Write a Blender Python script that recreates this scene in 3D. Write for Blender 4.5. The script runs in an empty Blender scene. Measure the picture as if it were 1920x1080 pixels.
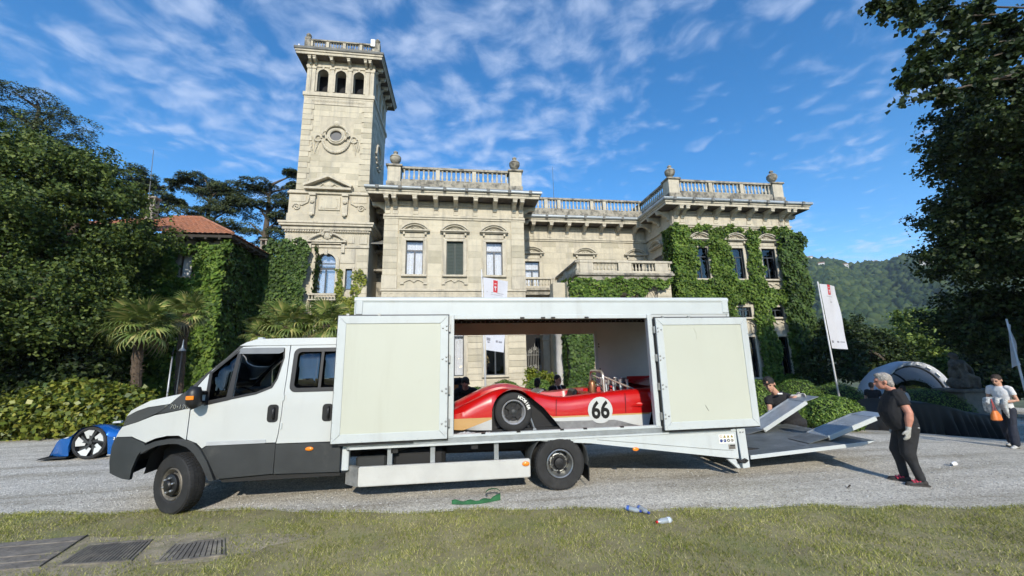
import bpy, bmesh, math, random
import numpy as np
from mathutils import Vector, Matrix, geometry
random.seed(7); rng = np.random.default_rng(7)
sc = bpy.context.scene; COL = sc.collection
rad = math.radians

# ------------------------------------------------------------------ camera
CAM_YAW, CAM_PITCH, CAM_ROLL, CAM_F, CAM_H = 7.974, 10.585, 1.178, 720.0 / 1920.0, 2.0
def cam_axes():
    y, p, r = rad(CAM_YAW), rad(CAM_PITCH), rad(CAM_ROLL)
    f = Vector((math.sin(y) * math.cos(p), math.cos(y) * math.cos(p), math.sin(p)))
    r0 = Vector((math.cos(y), -math.sin(y), 0)); u0 = r0.cross(f)
    return math.cos(r) * r0 - math.sin(r) * u0, math.sin(r) * r0 + math.cos(r) * u0, f
RI, UP, FW = cam_axes()
cd = bpy.data.cameras.new('camera'); cam = bpy.data.objects.new('camera', cd); COL.objects.link(cam)
cd.sensor_width = 36; cd.lens = 36 * CAM_F; cd.clip_start = 0.05; cd.clip_end = 6000
mw = Matrix((RI, UP, -FW)).transposed().to_4x4(); mw.translation = (0, 0, CAM_H)
cam.matrix_world = mw; sc.camera = cam
def ray(x, y):
    return RI * ((x - 960) / 720.0) + UP * ((540 - y) / 720.0) + FW
def at(x, y, Y):                       # survey helper: sight line of the photo met with the wall plane at depth Y
    d = ray(x, y); return Vector((0, 0, CAM_H)) + d * (Y / d.y)
def gnd(x, y, z=0.0):
    d = ray(x, y); return Vector((0, 0, CAM_H)) + d * ((z - CAM_H) / d.z)

# ------------------------------------------------------------------ sky and sun
SUN_EL, SUN_AZ = 29.0, 180.4          # azimuth of the sun clockwise from +Y (behind the photographer)
w = bpy.data.worlds.new('World'); sc.world = w; w.use_nodes = True
nt = w.node_tree; nt.nodes.clear()
def N(t, kind, **kw):
    n = t.nodes.new(kind)
    for k, v in kw.items():
        if k.startswith('i_'):
            n.inputs[k[2:].replace('_', ' ')].default_value = v
        else:
            setattr(n, k, v)
    return n
def L(t, a, b): t.links.new(a, b)
def math_n(t, op, a, b=None, clamp=False):
    n = t.nodes.new('ShaderNodeMath'); n.operation = op; n.use_clamp = clamp
    for i, v in enumerate((a, b)):
        if v is None: continue
        if isinstance(v, (int, float)): n.inputs[i].default_value = v
        else: t.links.new(v, n.inputs[i])
    return n.outputs[0]
def ramp(t, fac, stops, interp='LINEAR'):
    n = t.nodes.new('ShaderNodeValToRGB'); n.color_ramp.interpolation = interp
    el = n.color_ramp.elements
    while len(el) < len(stops): el.new(0.5)
    for e, (p, c) in zip(el, stops):
        e.position = p; e.color = (*c, 1) if len(c) == 3 else c
    t.links.new(fac, n.inputs[0]); return n.outputs[0]
sky = N(nt, 'ShaderNodeTexSky', sky_type='NISHITA', sun_disc=False)
sky.sun_elevation = rad(SUN_EL); sky.sun_rotation = rad(SUN_AZ)
sky.altitude = 200; sky.air_density = 1.0; sky.dust_density = 0.25; sky.ozone_density = 3.0
hs = N(nt, 'ShaderNodeHueSaturation', i_Saturation=1.30, i_Value=1.72); L(nt, sky.outputs[0], hs.inputs['Color'])
tc = N(nt, 'ShaderNodeTexCoord')
sx = N(nt, 'ShaderNodeSeparateXYZ'); L(nt, tc.outputs['Generated'], sx.inputs[0])
zz = math_n(nt, 'MAXIMUM', sx.outputs[2], 0.04)
zz = math_n(nt, 'ADD', zz, 0.10)
cx = N(nt, 'ShaderNodeCombineXYZ')
L(nt, math_n(nt, 'DIVIDE', sx.outputs[0], zz), cx.inputs[0]); L(nt, math_n(nt, 'DIVIDE', sx.outputs[1], zz), cx.inputs[1])
mp = N(nt, 'ShaderNodeMapping'); mp.inputs['Location'].default_value = (-4.56, 3.19, 0); mp.inputs['Rotation'].default_value = (0, 0, rad(28))
mp.inputs['Scale'].default_value = (1.0, 1.1, 1); L(nt, cx.outputs[0], mp.inputs[0])
wn = N(nt, 'ShaderNodeTexNoise', i_Scale=3.0, i_Detail=2.0); L(nt, mp.outputs[0], wn.inputs['Vector'])
wv = N(nt, 'ShaderNodeVectorMath', operation='MULTIPLY_ADD'); L(nt, wn.outputs['Color'], wv.inputs[0])
wv.inputs[1].default_value = (0.20, 0.20, 0); L(nt, mp.outputs[0], wv.inputs[2])
puff = N(nt, 'ShaderNodeTexNoise', i_Scale=9.0, i_Detail=7.0, i_Roughness=0.55); L(nt, wv.outputs[0], puff.inputs['Vector'])
cell = N(nt, 'ShaderNodeTexVoronoi', feature='SMOOTH_F1', i_Scale=15.0); cell.inputs['Smoothness'].default_value = 0.8
L(nt, wv.outputs[0], cell.inputs['Vector'])
big = N(nt, 'ShaderNodeTexNoise', i_Scale=0.8, i_Detail=1.5); L(nt, mp.outputs[0], big.inputs['Vector'])
bigm = ramp(nt, big.outputs[0], [(0.38, (0, 0, 0)), (0.58, (1, 1, 1))], 'EASE')
cov = math_n(nt, 'ADD', math_n(nt, 'MULTIPLY', puff.outputs[0], 0.95), math_n(nt, 'MULTIPLY', cell.outputs['Distance'], -0.30))
cov = math_n(nt, 'ADD', cov, math_n(nt, 'MULTIPLY', bigm, 0.26))
covm = ramp(nt, cov, [(0.42, (0, 0, 0)), (0.90, (1, 1, 1))], 'EASE')
hz = math_n(nt, 'MULTIPLY', sx.outputs[2], 5.0, True)
covm = math_n(nt, 'MULTIPLY', math_n(nt, 'MULTIPLY', covm, hz), 0.60)
mixc = N(nt, 'ShaderNodeMix', data_type='RGBA'); L(nt, covm, mixc.inputs['Factor']); L(nt, hs.outputs[0], mixc.inputs[6])
mixc.inputs[7].default_value = (5.6, 6.6, 8.6, 1)
bg = N(nt, 'ShaderNodeBackground', i_Strength=0.13); L(nt, mixc.outputs[2], bg.inputs[0])
wo = N(nt, 'ShaderNodeOutputWorld'); L(nt, bg.outputs[0], wo.inputs[0])
sl = bpy.data.lights.new('sun', 'SUN'); sl.energy = 5.0; sl.angle = rad(0.6); sl.color = (1.0, 0.93, 0.80)
so = bpy.data.objects.new('sun', sl); COL.objects.link(so)
sd = Vector((math.sin(rad(SUN_AZ)) * math.cos(rad(SUN_EL)), math.cos(rad(SUN_AZ)) * math.cos(rad(SUN_EL)), math.sin(rad(SUN_EL))))
so.rotation_euler = sd.to_track_quat('Z', 'Y').to_euler(); so.location = (0, -30, 30)
sc.view_settings.view_transform = 'Standard'; sc.view_settings.look = 'None'
sc.view_settings.exposure = 0.0; sc.view_settings.gamma = 1.0; sc.view_settings.use_curve_mapping = False
sc.render.engine = 'CYCLES'
sc.cycles.max_bounces = 5; sc.cycles.diffuse_bounces = 2; sc.cycles.glossy_bounces = 3
sc.cycles.transmission_bounces = 6; sc.cycles.transparent_max_bounces = 12; sc.cycles.volume_bounces = 0
sc.cycles.caustics_reflective = False; sc.cycles.caustics_refractive = False
sc.cycles.use_denoising = True; sc.cycles.use_adaptive_sampling = True; sc.cycles.adaptive_threshold = 0.03

# ------------------------------------------------------------------ helpers
class MB:
    def __init__(s): s.v = []; s.f = []; s.m = []
    def add(s, vs, fs, m=0):
        o = len(s.v); s.v += [tuple(v) for v in vs]; s.f += [tuple(i + o for i in f) for f in fs]; s.m += [m] * len(fs); return s
    def box(s, x0, x1, y0, y1, z0, z1, m=0):
        return s.add([(x, y, z) for z in (z0, z1) for y in (y0, y1) for x in (x0, x1)],
                     [(0, 2, 3, 1), (4, 5, 7, 6), (0, 1, 5, 4), (2, 6, 7, 3), (0, 4, 6, 2), (1, 3, 7, 5)], m)
    def hexa(s, p, m=0):              # 8 points in box order
        return s.add(p, [(0, 2, 3, 1), (4, 5, 7, 6), (0, 1, 5, 4), (2, 6, 7, 3), (0, 4, 6, 2), (1, 3, 7, 5)], m)
    def prism(s, poly, ax, a, b, m=0):
        n = len(poly)
        P = {'y': lambda u, v, t: (u, t, v), 'x': lambda u, v, t: (t, u, v), 'z': lambda u, v, t: (u, v, t)}[ax]
        vs = [P(u, v, a) for u, v in poly] + [P(u, v, b) for u, v in poly]
        fs = [tuple(range(n)), tuple(range(2 * n - 1, n - 1, -1))] + [(i, i + n, (i + 1) % n + n, (i + 1) % n) for i in range(n)]
        return s.add(vs, fs, m)
    def lathe(s, prof, n=16, M=None, m=0, caps=True):
        vs = []; M = M or Matrix()
        for r, z in prof:
            for k in range(n):
                a = 2 * math.pi * k / n; vs.append(M @ Vector((r * math.cos(a), r * math.sin(a), z)))
        fs = [(i * n + k, i * n + (k + 1) % n, (i + 1) * n + (k + 1) % n, (i + 1) * n + k) for i in range(len(prof) - 1) for k in range(n)]
        if caps: fs += [tuple(range(n - 1, -1, -1)), tuple(range((len(prof) - 1) * n, len(prof) * n))]
        return s.add(vs, fs, m)
    def tube(s, pts, r, n=8, m=0, caps=True, squash=None):
        pts = [Vector(p) for p in pts]; rs = r if isinstance(r, (list, tuple)) else [r] * len(pts)
        vs = []; ref = None
        for i, p in enumerate(pts):
            d = (pts[min(i + 1, len(pts) - 1)] - pts[max(i - 1, 0)]).normalized()
            if ref is None: ref = d.orthogonal().normalized()
            ref = (ref - d * ref.dot(d)); ref = ref.normalized() if ref.length > 1e-6 else d.orthogonal().normalized()
            b = d.cross(ref)
            for k in range(n):
                a = 2 * math.pi * k / n; vs.append(p + (ref * math.cos(a) + b * math.sin(a)) * rs[i])
        fs = [(i * n + k, i * n + (k + 1) % n, (i + 1) * n + (k + 1) % n, (i + 1) * n + k) for i in range(len(pts) - 1) for k in range(n)]
        if caps: fs += [tuple(range(n - 1, -1, -1)), tuple(range((len(pts) - 1) * n, len(pts) * n))]
        return s.add(vs, fs, m)
    def grid(s, rows, m=0, closed=False, flip=False):
        nr, nc = len(rows), len(rows[0]); vs = [p for r in rows for p in r]; fs = []
        for i in range(nr - 1):
            for j in range(nc if closed else nc - 1):
                q = (i * nc + j, i * nc + (j + 1) % nc, (i + 1) * nc + (j + 1) % nc, (i + 1) * nc + j)
                fs.append(q[::-1] if flip else q)
        return s.add(vs, fs, m)
    def build(s, name, mats, parent=None, smooth=False, bevel=0, loc=None, rz=0, weld=0, fix=True, seg=1):
        me = bpy.data.meshes.new(name)
        me.from_pydata(s.v, [], s.f)
        mats = mats if isinstance(mats, (list, tuple)) else [mats]
        for mt in mats: me.materials.append(mt)
        if len(mats) > 1: me.polygons.foreach_set('material_index', s.m)
        if bevel or weld or fix:
            bm = bmesh.new(); bm.from_mesh(me)
            if weld: bmesh.ops.remove_doubles(bm, verts=bm.verts, dist=weld)
            if fix: bmesh.ops.recalc_face_normals(bm, faces=bm.faces)
            if bevel:
                es = [e for e in bm.edges if len(e.link_faces) == 2 and e.calc_face_angle(0) > 0.5]
                bmesh.ops.bevel(bm, geom=es, offset=bevel, segments=seg, affect='EDGES', clamp_overlap=True)
            bm.to_mesh(me); bm.free()
        if smooth:
            me.polygons.foreach_set('use_smooth', [True] * len(me.polygons))
            if smooth != True: me.set_sharp_from_angle(angle=rad(smooth))
        return link(bpy.data.objects.new(name, me), parent, loc, rz)
WM = {}
def link(o, parent=None, loc=None, rz=0, scale=None):
    COL.objects.link(o)
    if loc is not None: o.location = loc
    if rz: o.rotation_euler = (0, 0, rz)
    if scale is not None: o.scale = scale
    if parent is not None:
        o.parent = parent; o.matrix_parent_inverse = WM.get(parent.name, Matrix()).inverted()
    m = Matrix.Translation(o.location) @ o.rotation_euler.to_matrix().to_4x4() @ Matrix.Diagonal((*o.scale, 1))
    WM[o.name] = m
    return o
def tag(o, label=None, cat=None, group=None, kind=None):
    if label: o['label'] = label
    if cat: o['category'] = cat
    if group: o['group'] = group
    if kind: o['kind'] = kind
    return o
def thing(name, label, cat, loc=(0, 0, 0), rz=0, group=None):
    o = bpy.data.objects.new(name, None); o.empty_display_size = 0.2
    link(o, None, loc, rz); return tag(o, label, cat, group)
def put(name, src, parent, loc, scale=None, rot=None):         # another object on shared mesh data
    o = bpy.data.objects.new(name, src.data if hasattr(src, 'data') else src)
    COL.objects.link(o); o.location = loc
    if scale is not None: o.scale = scale
    if rot is not None: o.rotation_euler = rot
    if parent is not None: o.parent = parent; o.matrix_parent_inverse = WM.get(parent.name, Matrix()).inverted()
    return o
def mesh_only(mb, name, mats, **kw):
    o = mb.build(name, mats, **kw); me = o.data; bpy.data.objects.remove(o); return me
def plate(outer, holes, th, warp=None, cut=None, plane='y', base=0.0):
    """flat panel in x,z with holes, cut into cells, warped (x,z)->y and thickened backwards; returns MB"""
    loops = [[Vector((u, v, 0)) for u, v in outer]] + [[Vector((u, v, 0)) for u, v in h] for h in holes]
    tris = geometry.tessellate_polygon(loops); flat = [p for l in loops for p in l]
    bm = bmesh.new(); bv = [bm.verts.new((p.x, 0, p.y)) for p in flat]
    for t in tris:
        try: bm.faces.new([bv[i] for i in t])
        except ValueError: pass
    if cut:
        xs = [p.x for p in flat]; zs = [p.y for p in flat]
        x = min(xs) + cut
        while x < max(xs):
            bmesh.ops.bisect_plane(bm, geom=bm.verts[:] + bm.edges[:] + bm.faces[:], plane_co=(x, 0, 0), plane_no=(1, 0, 0)); x += cut
        z = min(zs) + cut
        while z < max(zs):
            bmesh.ops.bisect_plane(bm, geom=bm.verts[:] + bm.edges[:] + bm.faces[:], plane_co=(0, 0, z), plane_no=(0, 0, 1)); z += cut
    bmesh.ops.remove_doubles(bm, verts=bm.verts, dist=1e-5)
    bm.verts.ensure_lookup_table(); bm.verts.index_update()
    mb = MB(); n = len(bm.verts)
    f0 = [(v.co.x, base + (warp(v.co.x, v.co.z) if warp else 0), v.co.z) for v in bm.verts]
    f1 = [(x, y + th, z) for x, y, z in f0]
    fs = []
    for f in bm.faces:
        q = [v.index for v in f.verts]
        fs.append(tuple(q)); fs.append(tuple(i + n for i in q[::-1]))
    for e in bm.edges:
        if len(e.link_faces) == 1:
            a, b = e.verts[0].index, e.verts[1].index; fs.append((a, b, b + n, a + n))
    bm.free()
    if plane == 'x':
        f0 = [(y, x, z) for x, y, z in f0]; f1 = [(y, x, z) for x, y, z in f1]
    return mb.add(f0 + f1, fs)
def rrect(x0, x1, z0, z1, r, n=4):
    o = []
    for cx_, cz_, a0 in ((x1 - r, z0 + r, -90), (x1 - r, z1 - r, 0), (x0 + r, z1 - r, 90), (x0 + r, z0 + r, 180)):
        for k in range(n + 1):
            a = rad(a0 + 90 * k / n); o.append((cx_ + r * math.cos(a), cz_ + r * math.sin(a)))
    return o
def arch_poly(xc, wd, z0, zs, n=10):
    r = wd / 2; return [(xc - r, z0), (xc + r, z0)] + [(xc + r * math.cos(math.pi * k / n), zs + r * math.sin(math.pi * k / n)) for k in range(n + 1)]
def text_mesh(txt, size, mat, name, bold=0.0, M=None, parent=None, extrude=0.0008, align='CENTER', sx=1.0):
    cu = bpy.data.curves.new('t', 'FONT'); cu.body = txt; cu.size = size; cu.align_x = align; cu.align_y = 'CENTER'
    cu.offset = bold; cu.extrude = extrude; cu.resolution_u = 3
    to = bpy.data.objects.new('t', cu); COL.objects.link(to)
    dg = bpy.context.evaluated_depsgraph_get(); me = bpy.data.meshes.new_from_object(to.evaluated_get(dg))
    bpy.data.objects.remove(to); me.name = name; me.materials.clear(); me.materials.append(mat)
    # text lies in its xy plane; stand it up facing -Y
    T = Matrix(((sx, 0, 0, 0), (0, 0, -1, 0), (0, 1, 0, 0), (0, 0, 0, 1)))
    me.transform((M or Matrix()) @ T)
    return link(bpy.data.objects.new(name, me), parent)

# ------------------------------------------------------------------ materials
def M(name, col, rough=0.6, metal=0.0, var=0.12, scale=3.0, bump=0.0, bscale=40.0, rand=0.0, coat=0.0, island=None,
      spec=0.5, stain=None, trans=0.0, streak=None, detail=5.0):
    m = bpy.data.materials.new(name); m.use_nodes = True; t = m.node_tree; b = t.nodes['Principled BSDF']
    b.inputs['Roughness'].default_value = rough; b.inputs['Metallic'].default_value = metal
    b.inputs['Coat Weight'].default_value = coat; b.inputs['Coat Roughness'].default_value = 0.06
    b.inputs['Specular IOR Level'].default_value = spec
    g = N(t, 'ShaderNodeNewGeometry')
    nz = N(t, 'ShaderNodeTexNoise', i_Scale=scale, i_Detail=detail, i_Roughness=0.6); L(t, g.outputs['Position'], nz.inputs['Vector'])
    c0 = tuple(max(0, c * (1 - var)) for c in col); c1 = tuple(min(1, c * (1 + var)) for c in col)
    c = ramp(t, nz.outputs[0], [(0.3, c0), (0.7, c1)])
    if island:                        # per leaf colours
        r = ramp(t, g.outputs['Random Per Island'], [(i / max(1, len(island) - 1), k) for i, k in enumerate(island)])
        mx = N(t, 'ShaderNodeMix', data_type='RGBA', blend_type='MULTIPLY'); mx.inputs['Factor'].default_value = 1.0
        nzc = ramp(t, nz.outputs[0], [(0.3, (1 - var,) * 3), (0.7, (1 + var,) * 3)])
        L(t, r, mx.inputs[6]); L(t, nzc, mx.inputs[7]); c = mx.outputs[2]
    if rand:
        oi = N(t, 'ShaderNodeObjectInfo'); rr = ramp(t, oi.outputs['Random'], [(0, (1 - rand, 1 - rand, 1 - rand * 1.15)), (0.5, (1, 1, 1)), (1, (1 + rand * .6, 1 + rand * .6, 1 + rand * .55))])
        mx = N(t, 'ShaderNodeMix', data_type='RGBA', blend_type='MULTIPLY'); mx.inputs['Factor'].default_value = 1.0
        L(t, c, mx.inputs[6]); L(t, rr, mx.inputs[7]); c = mx.outputs[2]
    if stain:                         # (colour, scale, threshold, strength) blotches of lichen, soot or dirt
        sn = N(t, 'ShaderNodeTexNoise', i_Scale=stain[1], i_Detail=6.0, i_Roughness=0.7); L(t, g.outputs['Position'], sn.inputs['Vector'])
        sf = math_n(t, 'MULTIPLY', ramp(t, sn.outputs[0], [(stain[2], (0, 0, 0)), (stain[2] + 0.14, (1, 1, 1))]), stain[3])
        mx = N(t, 'ShaderNodeMix', data_type='RGBA'); L(t, sf, mx.inputs['Factor']); L(t, c, mx.inputs[6]); mx.inputs[7].default_value = (*stain[0], 1); c = mx.outputs[2]
    if streak:                        # (colour, threshold, strength) rain streaks running down the face
        mp_ = N(t, 'ShaderNodeMapping'); mp_.inputs['Scale'].default_value = (3.2, 3.2, 0.28); L(t, g.outputs['Position'], mp_.inputs[0])
        sn = N(t, 'ShaderNodeTexNoise', i_Scale=1.0, i_Detail=6.0, i_Roughness=0.65); L(t, mp_.outputs[0], sn.inputs['Vector'])
        sf = math_n(t, 'MULTIPLY', ramp(t, sn.outputs[0], [(streak[1], (0, 0, 0)), (streak[1] + 0.2, (1, 1, 1))]), streak[2])
        mx = N(t, 'ShaderNodeMix', data_type='RGBA'); L(t, sf, mx.inputs['Factor']); L(t, c, mx.inputs[6]); mx.inputs[7].default_value = (*streak[0], 1); c = mx.outputs[2]
    L(t, c, b.inputs['Base Color'])
    if bump:
        bn = N(t, 'ShaderNodeTexNoise', i_Scale=bscale, i_Detail=4.0); L(t, g.outputs['Position'], bn.inputs['Vector'])
        bp = N(t, 'ShaderNodeBump', i_Strength=bump, i_Distance=0.02); L(t, bn.outputs[0], bp.inputs['Height']); L(t, bp.outputs[0], b.inputs['Normal'])
    if trans:
        tr = N(t, 'ShaderNodeBsdfTranslucent'); L(t, c, tr.inputs[0]); mx = N(t, 'ShaderNodeMixShader'); mx.inputs[0].default_value = trans
        L(t, b.outputs[0], mx.inputs[1]); L(t, tr.outputs[0], mx.inputs[2]); L(t, mx.outputs[0], t.nodes['Material Output'].inputs[0])
    return m
def glass(name, tint, refl, rough=0.0):   # thin pane: see-through with a mirror share
    m = bpy.data.materials.new(name); m.use_nodes = True; t = m.node_tree; t.nodes.remove(t.nodes['Principled BSDF'])
    tr = N(t, 'ShaderNodeBsdfTransparent'); tr.inputs[0].default_value = (*tint, 1)
    gl = N(t, 'ShaderNodeBsdfGlossy', i_Roughness=rough)
    g = N(t, 'ShaderNodeNewGeometry'); nz = N(t, 'ShaderNodeTexNoise', i_Scale=1.3, i_Detail=1.0); L(t, g.outputs['Position'], nz.inputs['Vector'])
    bp = N(t, 'ShaderNodeBump', i_Strength=0.05, i_Distance=0.2); L(t, nz.outputs[0], bp.inputs['Height']); L(t, bp.outputs[0], gl.inputs['Normal'])
    fr = N(t, 'ShaderNodeFresnel', i_IOR=1.5); fac = math_n(t, 'ADD', fr.outputs[0], refl, True)
    mx = N(t, 'ShaderNodeMixShader'); L(t, fac, mx.inputs[0]); L(t, tr.outputs[0], mx.inputs[1]); L(t, gl.outputs[0], mx.inputs[2])
    L(t, mx.outputs[0], t.nodes['Material Output'].inputs[0]); return m
STONE = M('sandstone', (0.475, 0.425, 0.325), 0.85, streak=((0.27, 0.25, 0.21), .50, .55), var=0.14, scale=1.3, bump=0.25, bscale=18, rand=0.0, stain=((0.22, 0.20, 0.16), 1.7, 0.60, 0.45))
ASHLAR = M('ashlar stone', (0.49, 0.44, 0.335), 0.85, streak=((0.30, 0.28, 0.24), .50, .5), var=0.10, scale=2.0, bump=0.25, bscale=20, rand=0.22, stain=((0.26, 0.24, 0.20), 2.3, 0.62, 0.35))
TRIM = M('carved stone', (0.50, 0.45, 0.35), 0.8, streak=((0.21, 0.195, 0.17), .50, .6), var=0.13, scale=3.0, bump=0.3, bscale=25, stain=((0.20, 0.18, 0.15), 3.0, 0.62, 0.5))
LICHEN = M('weathered stone', (0.34, 0.31, 0.25), 0.9, var=0.25, scale=4.0, bump=0.4, bscale=22, stain=((0.075, 0.07, 0.06), 2.6, 0.47, 0.85))
ROOFDK = M('weathered roof stone', (0.16, 0.16, 0.15), 0.9, var=0.25, scale=3.0, bump=0.4)
ZINC = M('grey zinc', (0.36, 0.39, 0.40), 0.5, metal=0.4, var=0.15, scale=2.0)
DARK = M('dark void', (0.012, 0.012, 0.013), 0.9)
SASH = M('dark window paint', (0.035, 0.042, 0.05), 0.45)
SHUT = M('green shutter paint', (0.018, 0.035, 0.028), 0.55)
CURT = M('white curtain', (0.78, 0.78, 0.80), 0.9, var=0.05, bump=0.1, bscale=6)
GLASSV = glass('villa window glass', (0.96, 0.97, 0.98), 0.03)
GLASSD = glass('dark window glass', (0.35, 0.38, 0.40), 0.04)
# ------------------------------------------------------------------ ground, drive, lawn
def fast_mesh(name, verts, faces, mats, parent=None, smooth=False, mi=None):
    verts = np.asarray(verts, np.float32); faces = np.asarray(faces, np.int32)
    me = bpy.data.meshes.new(name); k = faces.shape[1]
    me.vertices.add(len(verts)); me.vertices.foreach_set('co', verts.ravel())
    me.loops.add(faces.size); me.loops.foreach_set('vertex_index', faces.ravel())
    me.polygons.add(len(faces)); me.polygons.foreach_set('loop_start', np.arange(len(faces), dtype=np.int32) * k)
    me.polygons.foreach_set('loop_total', np.full(len(faces), k, np.int32))
    for m in (mats if isinstance(mats, (list, tuple)) else [mats]): me.materials.append(m)
    if mi is not None: me.polygons.foreach_set('material_index', np.asarray(mi, np.int32))
    if smooth: me.polygons.foreach_set('use_smooth', np.ones(len(faces), bool))
    me.update(calc_edges=True); me.validate()
    return link(bpy.data.objects.new(name, me), parent)
EARTH = M('park ground', (0.10, 0.11, 0.05), 0.95, var=0.35, scale=0.15, bump=0.3, bscale=2)
gm = bpy.data.materials.new('gravel'); gm.use_nodes = True; t = gm.node_tree; b = t.nodes['Principled BSDF']; b.inputs['Roughness'].default_value = 0.92
b.inputs['Specular IOR Level'].default_value = 0.25
g = N(t, 'ShaderNodeNewGeometry')
v1 = N(t, 'ShaderNodeTexVoronoi', i_Scale=62.0); L(t, g.outputs['Position'], v1.inputs['Vector'])
v2 = N(t, 'ShaderNodeTexVoronoi', i_Scale=90.0); L(t, g.outputs['Position'], v2.inputs['Vector'])
nl = N(t, 'ShaderNodeTexNoise', i_Scale=0.55, i_Detail=4.0, i_Roughness=0.6); L(t, g.outputs['Position'], nl.inputs['Vector'])
nm = N(t, 'ShaderNodeTexNoise', i_Scale=7.0, i_Detail=5.0, i_Roughness=0.7); L(t, g.outputs['Position'], nm.inputs['Vector'])
s1 = N(t, 'ShaderNodeSeparateColor'); L(t, v1.outputs['Color'], s1.inputs[0])
cst = ramp(t, s1.outputs[0], [(0.0, (0.34, 0.31, 0.265)), (0.4, (0.54, 0.505, 0.435)), (0.8, (0.67, 0.63, 0.55)), (1.0, (0.81, 0.77, 0.68))])
mx = N(t, 'ShaderNodeMix', data_type='RGBA', blend_type='MULTIPLY'); mx.inputs['Factor'].default_value = 1
L(t, cst, mx.inputs[6]); L(t, ramp(t, nl.outputs[0], [(0.32, (0.86, 0.85, 0.82)), (0.68, (1.1, 1.1, 1.1))]), mx.inputs[7])
mx2 = N(t, 'ShaderNodeMix', data_type='RGBA', blend_type='MULTIPLY'); mx2.inputs['Factor'].default_value = 1
L(t, mx.outputs[2], mx2.inputs[6]); L(t, ramp(t, nm.outputs[0], [(0.3, (0.82, 0.82, 0.82)), (0.7, (1.12, 1.12, 1.12))]), mx2.inputs[7])
mpt = N(t, 'ShaderNodeMapping'); mpt.inputs['Scale'].default_value = (0.12, 1.5, 1); mpt.inputs['Rotation'].default_value = (0, 0, rad(6)); L(t, g.outputs['Position'], mpt.inputs[0])
ntr = N(t, 'ShaderNodeTexNoise', i_Scale=1.6, i_Detail=5.0, i_Roughness=0.6); L(t, mpt.outputs[0], ntr.inputs['Vector'])
mx3 = N(t, 'ShaderNodeMix', data_type='RGBA', blend_type='MULTIPLY'); mx3.inputs['Factor'].default_value = 1
L(t, mx2.outputs[2], mx3.inputs[6]); L(t, ramp(t, ntr.outputs[0], [(0.36, (0.74, 0.72, 0.68)), (0.52, (1.0, 1.0, 1.0)), (0.70, (1.08, 1.08, 1.08))]), mx3.inputs[7])
L(t, mx3.outputs[2], b.inputs['Base Color'])
hh = math_n(t, 'ADD', math_n(t, 'MULTIPLY', v1.outputs['Distance'], -1.0), math_n(t, 'MULTIPLY', nm.outputs[0], 0.8))
bp = N(t, 'ShaderNodeBump', i_Strength=0.9, i_Distance=0.012); L(t, hh, bp.inputs['Height']); L(t, bp.outputs[0], b.inputs['Normal'])
GRAVEL = gm
def gz(x, y):                         # the park falls away gently to the right and towards the lake
    d = max(0.0, 0.6 * (x - 8) + 0.5 * (y - 6)); return -0.0135 * d * d if d < 9 else max(-3.0, -1.0935 - 0.06 * (d - 9))
def gnd2(px, py):
    z = 0.0
    for _ in range(30):
        p = gnd(px, py, z); z = 0.5 * z + 0.5 * gz(p.x, p.y)
    return p
gxs = np.unique(np.concatenate([[-2500, -600, -150], np.arange(-60, 90.1, 1.5), [150, 600, 2500]])); gys = np.unique(np.concatenate([[-1500, -300, -60], np.arange(-20, 70.1, 1.5), [120, 500, 3500]]))
tag(MB().grid([[(x, y, gz(x, y) - .02) for x in gxs] for y in gys]).build('ground', EARTH, smooth=True), kind='structure')
tag(MB().grid([[(x, y, gz(x, y)) for x in np.arange(-45, 42.1, .75)] for y in np.arange(-6, 30.1, .75)]).build('gravel_drive', GRAVEL, smooth=True), kind='structure')
def edge_y(x): return 5.72 - 0.173 * x + 0.05 * math.sin(x * 1.7) + 0.035 * math.sin(x * 4.3 + 1) + (0.10 * math.exp(-((x + 4.0) / 1.2) ** 2))
TURF = M('dry turf soil', (0.27, 0.235, 0.12), 0.95, var=0.35, scale=2.2, bump=0.6, bscale=55, stain=((0.15, 0.17, 0.05), 1.1, 0.5, 0.7))
xs = np.arange(-45, 60.01, 0.25); rows = [[(x, -45, 0.006) for x in xs]] + [[(x, edge_y(x) - d, h) for x in xs] for d, h in ((1.5, 0.012), (0.12, 0.014), (0.03, 0.010), (0.0, 0.001))]
tag(MB().grid(rows).build('lawn', TURF, smooth=True), kind='structure')
GRASS = M('grass blades', (0.2, 0.2, 0.1), 0.75, var=0.30, scale=0.9, spec=0.25, trans=0.25,
          island=[(0.09, 0.125, 0.015), (0.20, 0.23, 0.035), (0.31, 0.325, 0.07), (0.43, 0.41, 0.13), (0.64, 0.58, 0.29)])
BARE = [(-3.75, 5.2, 1.5, 0.36, 0.93), (-5.0, 5.4, 0.9, 0.4, 0.8), (-3.2, 5.95, 1.4, 0.35, 0.6)]   # worn patches by the drain covers
RECTS = [(-6.6, -4.42, 5.03, 5.66), (-4.04, -3.50, 5.02, 5.44), (-3.06, -2.62, 4.93, 5.28)]
n = 340000
gx = rng.uniform(-11, 11, n); top = np.array([edge_y(x) for x in np.linspace(-12, 12, 481)])
ey = np.interp(gx, np.linspace(-12, 12, 481), top)
gy = ey + 0.03 - (rng.beta(1.0, 1.5, n)) * 4.6
keep = gy > 1.6
for x0, x1, y0, y1 in RECTS: keep &= ~((gx > x0) & (gx < x1) & (gy > y0) & (gy < y1))
dens = np.ones(n)
for bx, by, rx, ry, st in BARE: dens *= 1 - st * np.exp(-(((gx - bx) / rx) ** 2 + ((gy - by) / ry) ** 2))
tuft = np.sin(gx * 5.1 + 2 * np.sin(gy * 3.3)) * np.sin(gy * 6.7 + gx * 1.9)
dens *= 0.72 + 0.28 * tuft
keep &= rng.random(n) < dens
gx, gy, tf = gx[keep], gy[keep], tuft[keep]; n = len(gx)
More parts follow.
